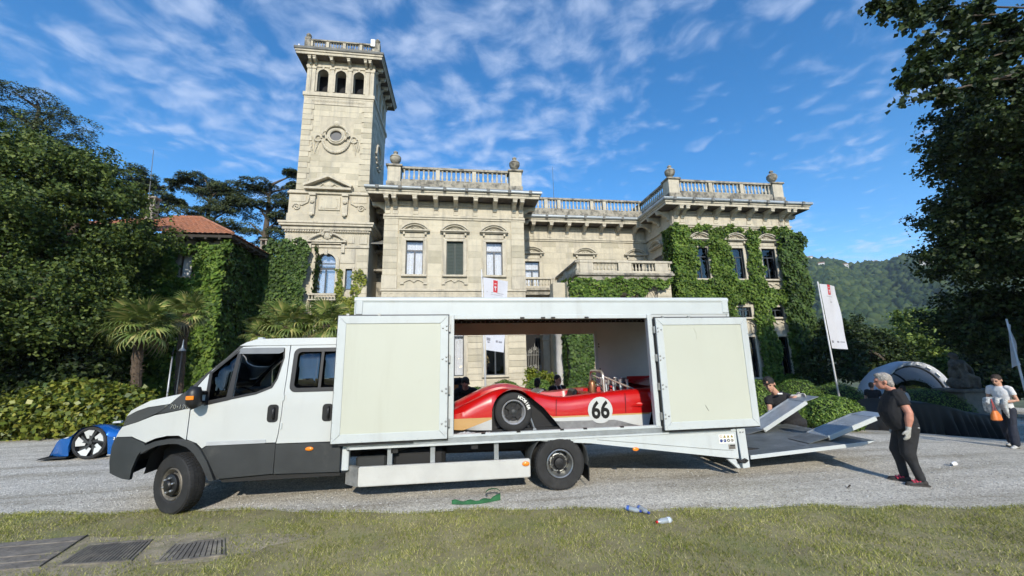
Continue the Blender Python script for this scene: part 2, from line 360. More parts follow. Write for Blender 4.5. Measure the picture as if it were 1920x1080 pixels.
h = rng.uniform(0.014, 0.038, n) * (1 + 0.3 * tf); a = rng.uniform(0, 2 * np.pi, n); wd = rng.uniform(0.0025, 0.0050, n)
la = rng.uniform(0, 2 * np.pi, n); ln = h * rng.uniform(0.3, 1.5, n)
bx, by = np.cos(a) * wd, np.sin(a) * wd
V = np.empty((n, 3, 3), np.float32)
V[:, 0] = np.stack([gx - bx, gy - by, np.full(n, 0.008)], 1); V[:, 1] = np.stack([gx + bx, gy + by, np.full(n, 0.008)], 1)
V[:, 2] = np.stack([gx + np.cos(la) * ln, gy + np.sin(la) * ln, 0.01 + h], 1)
o = fast_mesh('grass', V.reshape(-1, 3), np.arange(n * 3).reshape(-1, 3), GRASS); tag(o, 'dry olive green mown grass of the lawn', 'grass', kind='stuff')
# loose stones lying on the drive
ico = bmesh.new(); bmesh.ops.create_icosphere(ico, subdivisions=1, radius=1.0); IV = np.array([v.co[:] for v in ico.verts], np.float32); ico.verts.index_update()
IF = np.array([[v.index for v in f.verts] for f in ico.faces], np.int32); ico.free()
def blobs(name, P, S, mat, parent=None, jit=0.18, smooth=False):
    n = len(P); V = np.repeat(IV[None], n, 0) * (1 + rng.uniform(-jit, jit, (n, len(IV), 1)))
    V = V * np.asarray(S)[:, None, :] + np.asarray(P)[:, None, :]
    F = (IF[None] + (np.arange(n) * len(IV))[:, None, None]).reshape(-1, 3)
    return fast_mesh(name, V.reshape(-1, 3), F, mat, parent, smooth)
n = 5000; px_ = rng.uniform(-9, 10, n); py_ = 5.0 + rng.beta(1, 2.2, n) * 7
ok = py_ > np.array([edge_y(x) + 0.02 for x in px_]); px_, py_ = px_[ok], py_[ok]; n = len(px_)
sz = rng.uniform(0.005, 0.013, n)
PEB = M('loose gravel', (0.40, 0.39, 0.37), 0.9, island=[(0.20, 0.19, 0.18), (0.42, 0.41, 0.39), (0.66, 0.65, 0.62)])
tag(blobs('gravel_stones', np.stack([px_, py_, sz * 0.4], 1), np.stack([sz, sz * rng.uniform(.7, 1.2, n), sz * .6], 1), PEB), 'loose grey gravel stones scattered over the drive', 'gravel', kind='stuff')

# ------------------------------------------------------------------ far hillside
HILLM = M('hill soil', (0.035, 0.05, 0.022), 0.95, var=0.3, scale=0.02)
FOREST = M('forest canopy', (0.05, 0.07, 0.03), 0.9, var=0.25, scale=0.03, spec=0.1,
           island=[(0.022, 0.040, 0.016), (0.035, 0.060, 0.020), (0.050, 0.075, 0.024), (0.070, 0.095, 0.032)])
def hill_h(az, r):                    # az in degrees clockwise from +Y
    s = np.clip((r - 320) / 520, 0, 1); s = s * s * (3 - 2 * s)
    ridge = 150 - 2.3 * np.clip(az - 46, 0, 22) + 3 * np.sin(az * 0.83) + 1.5 * np.sin(az * 2.1)
    gul = 16 * np.sin(az * 0.62 + r * 0.006) * s * (1 - s) * 2.6
    return ridge * s + gul
azs = np.radians(np.linspace(28, 118, 140)); rs = np.linspace(300, 1100, 60)
rows = [[(r * math.sin(a_), r * math.cos(a_), float(hill_h(math.degrees(a_), r)) - 2.0) for a_ in azs] for r in rs]
tag(MB().grid(rows).build('hill', HILLM, smooth=True), kind='structure')
HSPOT = [(1519, 486, 800, 11), (1541, 499, 740, 9), (1584, 501, 740, 12), (1640, 495, 770, 10), (1696, 484, 835, 16), (1738, 496, 760, 15)]
HPOS = []
for pxx, pyy, rr, wd in HSPOT:
    d = ray(pxx, pyy); hl_ = math.hypot(d.x, d.y); az_ = math.degrees(math.atan2(d.x, d.y))
    for r_ in range(520, 861, 4):
        if float(hill_h(az_, r_)) + 1 >= 2 + d.z / hl_ * r_: break
    HPOS.append(Vector((0, 0, 2)) + d * (min(r_, 850) / hl_))
n = 15000; az = rng.uniform(38, 68, n); r = np.sqrt(rng.uniform(315 ** 2, 860 ** 2, n))
P = np.stack([r * np.sin(np.radians(az)), r * np.cos(np.radians(az)), hill_h(az, r)], 1)
s = rng.uniform(2.2, 5.2, n); S = np.stack([s, s, s * rng.uniform(0.8, 1.35, n)], 1); P[:, 2] += s * rng.uniform(0.1, 0.9, n)
keep = np.ones(n, bool)
for q in HPOS:                        # clearings in front of the houses
    l_ = math.hypot(q.x, q.y); along = (P[:, 0] * q.x + P[:, 1] * q.y) / l_ - l_; side = np.abs(P[:, 0] * q.y - P[:, 1] * q.x) / l_
    keep &= ~((side < 9) & (along > -34) & (along < 4))
P, S = P[keep], S[keep]
tag(blobs('hillside_forest', P, S, FOREST, jit=0.38), 'dense green wood covering the far hillside', 'forest', kind='stuff')
HWALL = M('pale house wall', (0.72, 0.70, 0.66), 0.8); HROOF = M('hill house roof', (0.34, 0.17, 0.11), 0.85); HWIN = M('hill house window', (0.05, 0.06, 0.07), 0.3)
HL = ['white house at the left end of the hill crest, beside the ivy wing', 'white villa left of centre on the upper hillside', 'small white house just right of the upper hillside villa',
      'long pale house in the trees near the crest middle', 'flat roofed pale house on the crest right of the middle', 'white house near the crest beside the dark tree']
for (pxx, pyy, rr, wd), p, lb in zip(HSPOT, HPOS, HL):
    d = ray(pxx, pyy); wd *= .75; p = p + Vector((0, 0, 2.5))
    th = thing('hill_house', lb, 'house', (p.x, p.y, p.z - 6), group='houses on the far hill')
    u = Vector((d.y, -d.x, 0)).normalized(); R_ = Matrix.Rotation(math.atan2(u.y, u.x), 4, 'Z')
    hw, hd, hh_ = wd / 2, 4.0, 5.5
    m = MB().box(-hw, hw, -hd, hd, -4, hh_); m.v = [tuple(p - Vector((0, 0, 4)) + R_ @ Vector(q)) for q in m.v]; m.build('wall', HWALL, th)
    m = MB().prism([(-hd - .5, hh_), (hd + .5, hh_), (0, hh_ + 1.8)], 'x', -hw - .4, hw + .4); m.v = [tuple(p - Vector((0, 0, 4)) + R_ @ Vector(q)) for q in m.v]; m.build('roof', HROOF, th)
    for k in range(int(wd // 3)):
        x = -hw + 1.6 + k * 3; m = MB().box(x - .55, x + .55, -hd - .05, -hd + .1, 2.2, 3.8); m.v = [tuple(p - Vector((0, 0, 4)) + R_ @ Vector(q)) for q in m.v]; m.build('window', HWIN, th)
# ------------------------------------------------------------------ villa
villa = thing('villa', 'large pale sandstone villa with balustraded roof, balcony portico and ivy on its right wing', 'villa', (6, 24, 0))
tower = thing('tower', 'tall square sandstone tower with three arched openings under wide eaves', 'tower', (-8.1, 24.5, 0))
SOFFIT = M('sooty soffit', (0.11, 0.092, 0.072), 0.9, var=0.3, scale=3.0, stain=((0.04, 0.035, 0.03), 2.0, 0.5, 0.7))  # dark staining, deepened in colour to darken the shade under the eaves
def unit_block():
    m = MB(); c = 0.04
    return mesh_only(MB().box(0, 1, 0, 1, 0, 1), 'stone', ASHLAR)
UB = unit_block()
UBT = mesh_only(MB().box(0, 1, 0, 1, 0, 1), 'stone_trim', TRIM)
def stones(parent, x0, x1, z0, z1, y, holes=(), rh=0.42, ln=(0.6, 1.25), proud=0.010, jt=0.007, face='y', side=1, me=None, jz=0.004):
    """courses of ashlar laid on a wall face at y (face='y', looking to -Y) or at x (face='x')"""
    me = me or UB; n = max(1, round((z1 - z0) / rh)); rh = (z1 - z0) / n
    for i in range(n):
        a, b_ = z0 + i * rh, z0 + (i + 1) * rh; seg = [(x0, x1)]
        for hx0, hx1, hz0, hz1 in holes:
            if hz0 < b_ - 0.02 and hz1 > a + 0.02:
                ns = []
                for s0, s1 in seg:
                    if hx1 <= s0 or hx0 >= s1: ns.append((s0, s1)); continue
                    if hx0 - s0 > 0.06: ns.append((s0, hx0))
                    if s1 - hx1 > 0.06: ns.append((hx1, s1))
                seg = ns
        for s0, s1 in seg:
            u = s0 - (random.random() * ln[0] * 0.6 if s1 - s0 > 1.6 else 0)
            while u < s1 - 0.05:
                l = random.uniform(*ln); e = min(u + l, s1)
                if s1 - e < 0.22: e = s1
                c0 = max(u, s0)
                p = proud + random.uniform(0, jz)
                if e - c0 > 0.05:
                    if face == 'y': put('stone', me, parent, (c0 + jt / 2, y - p, a + jt / 2), (e - c0 - jt, p + 0.02, b_ - a - jt))
                    else: put('stone', me, parent, (y - (0.02 if side > 0 else p), c0 + jt / 2, a + jt / 2), (p + 0.02, e - c0 - jt, b_ - a - jt))
                u = e
def baluster_mesh(h, r, mat, n=8):
    pr = [(1.0, 0), (1.0, .07), (.55, .10), (.6, .14), (.95, .26), (1.0, .33), (.8, .45), (.5, .62), (.45, .74), (.62, .78), (.5, .82), (.7, .90), (1.0, .93), (1.0, 1.0)]
    return mesh_only(MB().lathe([(a_ * r, z * h) for a_, z in pr], n), 'baluster', mat, smooth=40)
BAL = baluster_mesh(0.72, 0.085, TRIM)
def balustrade(parent, p0, p1, z0, z1, posts, per, nm='balustrade', matp=LICHEN, base=0.0, th=0.26, end_posts=True, bal=BAL, bh=0.72, pw=0.28, rail=0.16, name_post='post'):
    """rail + plinth from p0 to p1 (x,y), posts at fractions, balusters between"""
    p0, p1 = Vector((*p0, 0)), Vector((*p1, 0)); d = p1 - p0; Ln = d.length; d.normalize(); ang = math.atan2(d.y, d.x)
    R_ = Matrix.Translation((p0.x, p0.y, 0)) @ Matrix.Rotation(ang, 4, 'Z')
    def bx(name, x0, x1, y0, y1, a, b_, mat, par, bev=0.015):
        m = MB().box(x0, x1, y0, y1, a, b_); m.v = [tuple(R_ @ Vector(q)) for q in m.v]; return m.build(name, mat, par, bevel=bev)
    root = bx(nm, 0, Ln, -th / 2 - .03, th / 2 + .03, z1 - rail, z1, matp, parent)          # hand rail carries the rest
    zb = z1 - rail - bh
    bx('plinth', 0, Ln, -th / 2 - .02, th / 2 + .02, z0, zb, matp, root)
    fr = sorted(posts)
    for f in fr: bx(name_post, f * Ln - pw / 2, f * Ln + pw / 2, -th / 2, th / 2, zb + .001, z1 - rail - .001, TRIM, root)
    cuts = [0.0] + fr + [1.0]
    for i in range(len(cuts) - 1):
        a = cuts[i] * Ln + (pw / 2 if i else 0.0); b_ = cuts[i + 1] * Ln - (pw / 2 if i < len(cuts) - 2 else 0.0)
        k = max(1, round((b_ - a) / per)); st = (b_ - a) / k
        for j in range(k):
            q = R_ @ Vector((a + st * (j + .5), 0, zb)); put('baluster', bal, root, q)
    return root
def urn(parent, x, y, z, s=1.0):
    pr = [(.26, 0), (.26, .06), (.12, .10), (.10, .18), (.16, .22), (.30, .36), (.36, .50), (.37, .58), (.33, .62), (.37, .66), (.34, .72), (.22, .84), (.12, .90), (.10, .95), (.15, 1.0), (.15, 1.06), (.07, 1.12), (.02, 1.17)]
    o = MB().lathe([(a_ * s, h_ * s) for a_, h_ in pr], 16, Matrix.Translation((x, y, z))).build('urn', LICHEN, parent, smooth=50)
    return o
def bracket_mesh(dep, h, wd=0.26):
    m = MB().prism([(0, 0), (-dep, 0), (-dep, -0.22), (-dep + .10, -0.26), (-dep + .30, -0.24), (-dep + .45, -0.30), (-.30, -h * .62), (-.16, -h * .72), (-.13, -h), (0, -h)], 'x', -wd / 2, wd / 2)
    m.box(-wd / 2 - .03, wd / 2 + .03, -dep - .03, 0, -0.075, -0.002)
    return mesh_only(m, 'bracket', TRIM, bevel=0.012)
BRK = bracket_mesh(0.88, 0.66)
def cornice(parent, x0, x1, y0, y1, zt, ov=1.05, sides='flr', h=0.40, nm='cornice'):
    """overhanging eave slab round a block, with fascia steps and a zinc gutter"""
    xl = x0 - (ov if 'l' in sides else 0); xr = x1 + (ov if 'r' in sides else 0); yf = y0 - ov
    m = MB().box(xl + .10, xr - .10, yf + .10, y1, zt - h, zt - h * .55).box(xl + .04, xr - .04, yf + .04, y1 - .002, zt - h * .552, zt - h * .2)
    c = m.build(nm, TRIM, parent, bevel=0.012)
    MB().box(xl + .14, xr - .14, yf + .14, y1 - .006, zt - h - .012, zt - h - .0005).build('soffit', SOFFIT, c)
    MB().box(xl + .2, xr - .2, yf + .2, y1 - .004, zt - h * .2 - .001, zt + .10).build('roof_slab', ROOFDK, c)
    pts = []
    if 'l' in sides: pts += [(xl, y1 - .05, zt)]
    pts += [(xl, yf, zt), (xr, yf, zt)]
    if 'r' in sides: pts += [(xr, y1 - .05, zt)]
    g_ = MB().tube(pts, 0.125, 10).build('gutter', ZINC, c, smooth=60)
    k = max(2, int((xr - xl) / 1.35))
    for i in range(k):
        x = xl + (xr - xl) * (i + .5) / k
        MB().box(x - .10, x + .10, yf - .15, yf + .02, zt - .15, zt + .09).build('gutter_clip', ROOFDK, c, bevel=0.02)
    return c
def seg_pediment(x, z, wd, h, dep, y):
    """segmental hood: arched moulding over a straight one, with a carved tympanum"""
    m = MB(); n = 12; r = (wd * wd / 4 + h * h) / (2 * h); cz = z + h - r; a0 = math.asin(wd / 2 / r)
    def arc(rr, dx=0): return [(x + (rr) * math.sin(-a0 + 2 * a0 * k / n), cz + rr * math.cos(-a0 + 2 * a0 * k / n)) for k in range(n + 1)]
    for r0, r1, d in ((r - .055, r, dep), (r - .15, r - .056, dep * .66)):
        A, B_ = arc(r1), arc(r0)
        for k in range(n):
            q = [A[k], A[k + 1], B_[k + 1], B_[k]]
            m.add([(u, y - d, v) for u, v in q] + [(u, y, v) for u, v in q], [(0, 1, 2, 3), (7, 6, 5, 4), (0, 4, 5, 1), (1, 5, 6, 2), (2, 6, 7, 3), (3, 7, 4, 0)])
    m.box(x - wd / 2 - .05, x + wd / 2 + .05, y - dep, y, z - .075, z - .001).box(x - wd / 2 + .02, x + wd / 2 - .02, y - dep * .7, y, z - .13, z - .076)
    m.prism([p for p in arc(r - .14)], 'y', y - .03, y)
    # scrolls of the carving
    for s_ in (-1, 1):
        m.tube([(x + s_ * .04, y - .06, z + h * .42), (x + s_ * .16, y - .07, z + h * .55), (x + s_ * .24, y - .06, z + h * .38), (x + s_ * .14, y - .06, z + h * .27)], .03, 6)
    m.lathe([(.05, 0), (.065, .03), (.02, .06)], 8, Matrix.Translation((x, y - .03, z + h * .38)) @ Matrix.Rotation(rad(90), 4, 'X'))
    return m
def window(parent, x, z0, z1, wd, y, style='curtain', ped=True, apron=True, fr=0.20, dep=0.10, tophat=0.55, mull=True):
    """stone surround with sash, panes and hood; y is the wall face"""
    h = wd / 2
    m = MB().box(x - h - fr, x - h, y - dep, y + .22, z0, z1).box(x + h, x + h + fr, y - dep, y + .22, z0, z1).box(x - h - fr, x + h + fr, y - dep, y + .22, z1, z1 + fr * .9)
    m.box(x - h - fr - .06, x - h - fr, y - dep * .5, y + .02, z0 + .3, z1 + fr * .9 + .02).box(x + h + fr, x + h + fr + .06, y - dep * .5, y + .02, z0 + .3, z1 + fr * .9 + .02)
    w_ = m.build('window', TRIM, parent, bevel=0.012)
    MB().box(x - h - fr - .05, x + h + fr + .05, y - dep - .08, y + .2, z0 - .13, z0 - .002).build('sill', TRIM, w_, bevel=0.02)
    if apron:
        a = MB(); zz_ = z0 - .45
        for s_ in (-1, 1):
            a.tube([(x, y - .05, zz_ - .03), (x + s_ * .22, y - .06, zz_ + .13), (x + s_ * .45, y - .05, zz_ + .06), (x + s_ * .70, y - .05, zz_ - .10)], .035, 6)
            a.box(x + s_ * .70 - .11, x + s_ * .70 + .11, y - .10, y, zz_ - .17, zz_ - .08)
        a.lathe([(.02, 0), (.10, .03), (.03, .08)], 8, Matrix.Translation((x, y, zz_ + .02)) @ Matrix.Rotation(rad(90), 4, 'X'))
        a.build('apron_carving', TRIM, w_, smooth=50)
    if ped:
        MB().box(x - h - .10, x + h + .10, y - .07, y + .01, z1 + fr * .9 + .03, z1 + tophat - .02).build('panel', TRIM, w_, bevel=0.015)
        pm = seg_pediment(x, z1 + tophat + .13, wd + .72, 0.46, 0.30, y)
        for s_ in (-1, 1): pm.box(x + s_ * (h + fr * .7) - .06, x + s_ * (h + fr * .7) + .06, y - .18, y, z1 + tophat - .16, z1 + tophat + .0)
        pm.build('pediment', TRIM, w_)
    if style == 'shutter':
        for s_ in (0, 1):
            x0 = x - h + s_ * h; sm = MB().box(x0 + .01, x0 + h - .01, y + .10, y + .14, z0, z1)
            for k in range(22):
                zk = z0 + .08 + (z1 - z0 - .14) * k / 22
                sm.hexa([(x0 + .06, y + .085, zk), (x0 + h - .06, y + .085, zk), (x0 + .06, y + .10, zk + .05), (x0 + h - .06, y + .10, zk + .05),
                         (x0 + .06, y + .08, zk + .012), (x0 + h - .06, y + .08, zk + .012), (x0 + .06, y + .10, zk + .062), (x0 + h - .06, y + .10, zk + .062)])
            sm.build('shutter_leaf', SHUT, w_)
        return w_
    zt = z0 + (z1 - z0) * 0.72; f = 0.055
    s_ = MB().box(x - h, x - h + f, y + .10, y + .16, z0, z1).box(x + h - f, x + h, y + .10, y + .16, z0, z1).box(x - h + f, x + h - f, y + .10, y + .16, z1 - f, z1).box(x - h + f, x + h - f, y + .10, y + .16, z0, z0 + f)
    s_.box(x - h + f, x + h - f, y + .095, y + .165, zt - .04, zt + .04).box(x - .045, x + .045, y + .09, y + .155, z0 + f, zt - .04)
    s_.build('sash', SASH, w_)
    gl_ = GLASSD if style == 'dark' else GLASSV
    for a, b_, c, d in ((x - h + f, x - .045, z0 + f, zt - .04), (x + .045, x + h - f, z0 + f, zt - .04), (x - h + f, x + h - f, zt + .04, z1 - f)):
        MB().box(a, b_, y + .125, y + .131, c, d).build('pane', gl_, w_)
    if style == 'curtain':
        for sgn in (-1, 1):
            rows = []
            for k in range(2):
                zk = z0 + .02 if k == 0 else z1 - .02; rows.append([(x + sgn * (h * j / 24), y + .26 + .03 * math.sin(j * 1.5 + sgn + k * .8) + .015 * math.sin(j * .7), zk) for j in range(25)])
            MB().grid(rows).build('curtain', CURT, w_, smooth=True)
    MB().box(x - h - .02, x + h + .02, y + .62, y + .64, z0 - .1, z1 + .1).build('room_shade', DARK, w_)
    return w_

ZG, ZS = 12.64, 12.226                     # gutter centre and soffit heights of the main cornice
LBc, LBh, LBy = -0.24, 4.42, 24.0         # left pavilion
RWc, RWh, RWy = 19.50, 4.60, 24.0         # right wing
MDy = 28.0
WX = (-2.80, -0.28, 2.24)
ww = 1.06
lb0, lb1 = LBc - LBh, LBc + LBh
# ---- left pavilion walls
holes = [[(x - .53, 7.34), (x + .53, 7.34), (x + .53, 9.54), (x - .53, 9.54)] for x in WX] + [[(x - .58, 1.1), (x + .58, 1.1), (x + .58, 4.4), (x - .58, 4.4)] for x in WX]
wl = plate([(lb0, -2.5), (lb1, -2.5), (lb1, 12.3), (lb0, 12.3)], holes, 0.4, base=LBy).build('wall', STONE, villa)
MB().box(lb0, lb0 + .4, LBy + .4, 34, -2.8, 12.3).build('side_wall', STONE, villa); MB().box(lb1 - .4, lb1, LBy + .4, 34, -2.8, 12.3).build('side_wall', STONE, villa)
for i, x in enumerate(WX):
    window(villa, x, 7.34, 9.54, ww, LBy, 'shutter' if i == 1 else 'curtain')
    window(villa, x, 1.1, 4.4, 1.16, LBy, 'curtain' if i == 1 else 'dark', ped=False, apron=False)
hl = [(x - .84, x + .84, 6.8, 10.95) for x in WX]
stones(wl, lb0 + .86, lb1 - .86, 6.42, 10.98, LBy, hl)
for s_, xa in ((0, lb0), (1, lb1 - .82)):          # corner pilasters of coursed blocks
    MB().box(xa - (.0 if s_ else .05), xa + .82 + (.05 if s_ else 0), LBy - .05, LBy - .001, 6.42, 10.98).build('pilaster', STONE, villa)
    stones(wl, xa - (0 if s_ else .05), xa + .82 + (.05 if s_ else 0), 7.3, 10.95, LBy - .05, rh=0.40, ln=(.95, .96), proud=0.02, jt=.016)
    MB().box(xa - .03 - (0 if s_ else .05), xa + .85 + (.05 if s_ else 0), LBy - .10, LBy - .052, 6.44, 7.28).build('pilaster_base', TRIM, villa, bevel=.01)
    for zz_ in (1.3, 4.9): MB().box(xa - .07, xa + .89, LBy - .06, LBy - .001, zz_ - .06, zz_ + .06).build('band', TRIM, villa, bevel=.01)
# coursed blocks of the ground floor
gh = [(x - .80, x + .80, 0.9, 4.62) for x in WX]
stones(wl, lb0, lb1, -0.33, 5.75, LBy, gh, rh=0.385, ln=(1.1, 1.5), proud=0.035, jt=.022)
MB().box(lb0 - .10, lb1 + .10, LBy - .16, LBy - .001, 6.28, 6.42).build('string_course', TRIM, villa, bevel=.02)
sc_ = MB().box(lb0 - .04, lb1 + .04, LBy - .08, LBy - .001, 5.82, 6.279).build('guilloche_band', TRIM, villa, bevel=.01)
ring = mesh_only(MB().lathe([(.10, 0), (.16, .0), (.16, .03), (.10, .03), (.10, 0)], 12, Matrix.Rotation(rad(90), 4, 'X'), caps=False), 'rosette', TRIM)
for k in range(24): put('rosette', ring, sc_, (lb0 + .2 + k * (2 * LBh - .4) / 23, LBy - .08, 6.05))
def entablature(parent, x0, x1, y, sides=''):
    e = MB().box(x0 - .06, x1 + .06, y - .08, y - .001, 10.98, 11.10).box(x0 - .10, x1 + .10, y - .14, y - .002, 11.102, 11.25).box(x0 - .04, x1 + .04, y - .05, y - .003, 11.252, 12.2).build('entablature', TRIM, parent, bevel=.01)
    MB().box(x0 - .05, x1 + .05, y - .13, y - .052, 11.86, 11.94).build('frieze_moulding', TRIM, e, bevel=.01)
    k = int((x1 - x0) / .16)
    dm = MB()
    for i in range(k): dm.box(x0 + .05 + i * .16, x0 + .14 + i * .16, y - .17, y - .055, 11.95, 12.06)
    d_ = dm.build('dentil_course', TRIM, e); d_['kind'] = 'stuff'
    return e
def put_brackets(parent, xs, y, zs):
    for x in xs:
        put('bracket', BRK, parent, (x, y - .05, zs - .002))
        MB().box(x - .17, x + .17, y - .10, y - .051, 11.28, 11.60).build('bracket_foot', TRIM, parent, bevel=.015)
e = entablature(villa, lb0, lb1, LBy); put_brackets(e, [LBc + v * 1.02 for v in (-4.19, -3.73, -2.49, -1.24, 0, 1.24, 2.49, 3.73, 4.19)], LBy, ZS)
cornice(villa, lb0, lb1, LBy, 34.0, ZG)
# side friezes with their brackets
BRKX = BRK.copy(); BRKX.transform(Matrix.Rotation(rad(90), 4, 'Z'))
BRKXL = BRK.copy(); BRKXL.transform(Matrix.Rotation(rad(-90), 4, 'Z'))
MB().box(lb1 + .001, lb1 + .05, LBy + .02, MDy, 11.25, 12.2).box(lb1 + .001, lb1 + .14, LBy + .02, MDy, 10.98, 11.249).build('entablature', TRIM, villa)
MB().box(lb0 - .05, lb0 - .001, LBy + .02, 33.9, 11.25, 12.2).box(lb0 - .14, lb0 - .001, LBy + .02, 33.9, 10.98, 11.249).build('entablature', TRIM, villa)
for k in range(3):
    put('bracket', BRKX, villa, (lb1 + .05, LBy + .5 + k * 1.24, ZS - .002)); put('bracket', BRKXL, villa, (lb0 - .05, LBy + .5 + k * 1.24, ZS - .002))
# roof balustrade of the left pavilion
def roof_bal(x0, x1, y, back, fl):
    zt = 14.66; pw = .95
    MB().box(x0, x1, y, back, 12.6, 12.9).build('roof_terrace', ROOFDK, villa)
    b_ = balustrade(villa, (x0 + pw, y + .2), (x1 - pw, y + .2), 12.75, zt, [0.33, 0.67], .30, bh=.74)
    for xa in (x0, x1 - pw):
        p_ = MB().box(xa, xa + pw, y - .06, y + .84, 12.72, 13.55).build('pedestal', LICHEN, villa, bevel=.02)
        MB().box(xa + .06, xa + pw - .06, y, y + .78, 13.551, 14.60).build('die', TRIM, p_, bevel=.015)
        MB().box(xa - .05, xa + pw + .05, y - .11, y + .89, 14.601, 14.74).build('cap', LICHEN, p_, bevel=.03)
        urn(p_, xa + pw / 2, y + .39, 14.74, 1.0)
    for s_, xa in (('l', x0 + .2), ('r', x1 - .2)):
        if s_ in fl: balustrade(villa, (xa, y + .84), (xa, back), 12.76, zt - .002, [.5], .30, bh=.74)
roof_bal(lb0 - .06, lb1 + .06, LBy, 33.0, 'lr')
# ---- middle range
m0, m1 = lb1, RWc - RWh
MW = (5.50, 9.72, 13.9)
holes = [[(x - .55, 7.0), (x + .55, 7.0), (x + .55, 9.34), (x - .55, 9.34)] for x in MW] + [[(4.72, 0.3), (6.0, 0.3), (6.0, 4.6), (4.72, 4.6)]]
wm = plate([(m0 + .002, -2.5), (m1 - .002, -2.5), (m1 - .002, 12.3), (m0 + .002, 12.3)], holes, 0.4, base=MDy).build('wall', STONE, villa)
for i, x in enumerate(MW): window(villa, x, 7.0, 9.34, 1.10, MDy, 'curtain' if i == 0 else 'dark', apron=False)
stones(wm, m0 + .01, m1 - .01, 7.0, 10.97, MDy, [(x - .86, x + .86, 6.8, 10.80) for x in MW], rh=.44, ln=(.8, 1.5), jz=.003)
e = entablature(villa, m0 + .2, m1 - .2, MDy); put_brackets(e, [5.55 + k * 1.39 for k in range(7)], MDy, ZS - .004)
cornice(villa, m0 + .1, m1 - .1, MDy, 34.2, ZG - .006, sides='')
balustrade(villa, (m0 + .1, MDy + .2), (m1 - .1, MDy + .2), 12.77, 14.655, [.06, .24, .34, .60, .70], .30, bh=.74)
MB().box(m0 + .01, m1 - .01, MDy, 33.5, 12.55, 12.88).build('roof_terrace', ROOFDK, villa)
MB().tube([(8.1, 30.5, 12.8), (8.1, 30.5, 18.6)], [.03, .012], 6).build('lightning_rod', SASH, villa)
# entrance behind an iron gate
gate = MB()
for k in range(11): gate.tube([(4.78 + k * .118, 27.3, 0.3), (4.78 + k * .118, 27.3, 2.55 + .35 * math.sin(math.pi * k / 10))], .016, 6)
for zz_ in (.5, 1.25, 2.3): gate.tube([(4.74, 27.3, zz_), (6.0, 27.3, zz_)], .02, 6)
for cx_, cz_ in ((5.37, 2.75), (5.05, 2.55), (5.69, 2.55), (5.05, 1.45), (5.37, 1.5), (5.69, 1.45), (5.05, .8), (5.69, .8)):
    gate.tube([(cx_ + .15 * (1 - k / 16) * math.cos(k * .75), 27.27, cz_ + .15 * (1 - k / 16) * math.sin(k * .75)) for k in range(15)], .014, 5)
    gate.tube([(cx_ - .15 * (1 - k / 16) * math.cos(k * .75), 27.27, cz_ + .02 - .15 * (1 - k / 16) * math.sin(k * .75)) for k in range(15)], .014, 5)
gate.tube([(5.37, 27.3, 2.85), (5.37, 27.3, 3.15)], [.03, .004], 6)
IRON = M('pale wrought iron', (0.33, 0.33, 0.31), 0.6, metal=.3)
gate.build('iron_gate', IRON, villa)
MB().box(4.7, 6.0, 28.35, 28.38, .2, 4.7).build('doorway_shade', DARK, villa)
MB().box(6.02, 6.5, 27.4, 27.99, -1.5, 4.9).build('door_pier', TRIM, villa, bevel=.03); MB().box(5.96, 6.56, 27.34, 27.99, 3.3, 3.52).build('impost', TRIM, villa, bevel=.03)
# ---- right wing
rw0, rw1 = RWc - RWh, RWc + RWh
RX = (16.75, 19.48, 22.0)
holes = [[(x - .53, 7.25), (x + .53, 7.25), (x + .53, 9.48), (x - .53, 9.48)] for x in RX] + [[(x - .55, 4.55), (x + .55, 4.55), (x + .55, 5.25), (x - .55, 5.25)] for x in RX[1:]] + [[(x - .55, 0.5), (x + .55, 0.5), (x + .55, 3.2), (x - .55, 3.2)] for x in RX[1:]]
wr = plate([(rw0, -2.8), (rw1, -2.8), (rw1, 12.3), (rw0, 12.3)], holes, 0.4, base=RWy).build('wall', STONE, villa)
MB().box(rw0, rw0 + .4, RWy + .4, 34, -2.8, 12.3).build('side_wall', STONE, villa); MB().box(rw1 - .4, rw1, RWy + .4, 34, -2.8, 12.3).build('side_wall', STONE, villa)
for i, x in enumerate(RX):
    window(villa, x, 7.25, 9.48, ww, RWy, 'dark', tophat=.50)
    if i: window(villa, x, 4.55, 5.25, 1.1, RWy, 'dark', ped=False, apron=True); window(villa, x, 0.5, 3.2, 1.1, RWy, 'dark', ped=False, apron=False)
e = entablature(villa, rw0, rw1, RWy); put_brackets(e, [RWc + v * 1.045 for v in (-4.19, -3.73, -2.49, -1.24, 0, 1.24, 2.49, 3.73, 4.19)], RWy, ZS)
cornice(villa, rw0, rw1, RWy, 34.0, ZG + .003)
MB().box(rw0 - .05, rw0 - .001, RWy + .02, MDy, 11.25, 12.2).box(rw0 - .14, rw0 - .001, RWy + .02, MDy, 10.98, 11.249).build('entablature', TRIM, villa)
for k in range(3): put('bracket', BRKXL, villa, (rw0 - .05, RWy + .4 + k * 1.3, ZS - .002)); put('bracket', BRKX, villa, (rw1 + .05, RWy + .4 + k * 1.3, ZS - .002))
sm = seg_pediment(0, 10.18, 1.8, .46, .30, 0); sm.v = [(rw0 + y_, 26.3 - x_, z_) for x_, y_, z_ in sm.v]; sm.build('pediment', TRIM, villa)
MB().box(rw0 - .012, rw0 + .01, 25.75, 26.85, 7.2, 9.4).build('side_window', SASH, villa); MB().box(rw0 - .10, rw0 - .001, 25.55, 27.05, 9.402, 9.65).build('lintel', TRIM, villa)
stones(villa, RWy + .05, MDy - .05, 7.0, 10.9, rw0, [(25.5, 27.1, 7, 10.8)], face='x', side=-1, rh=.44)
roof_bal(rw0 - .06, rw1 + .06, RWy, 33.0, 'lr')
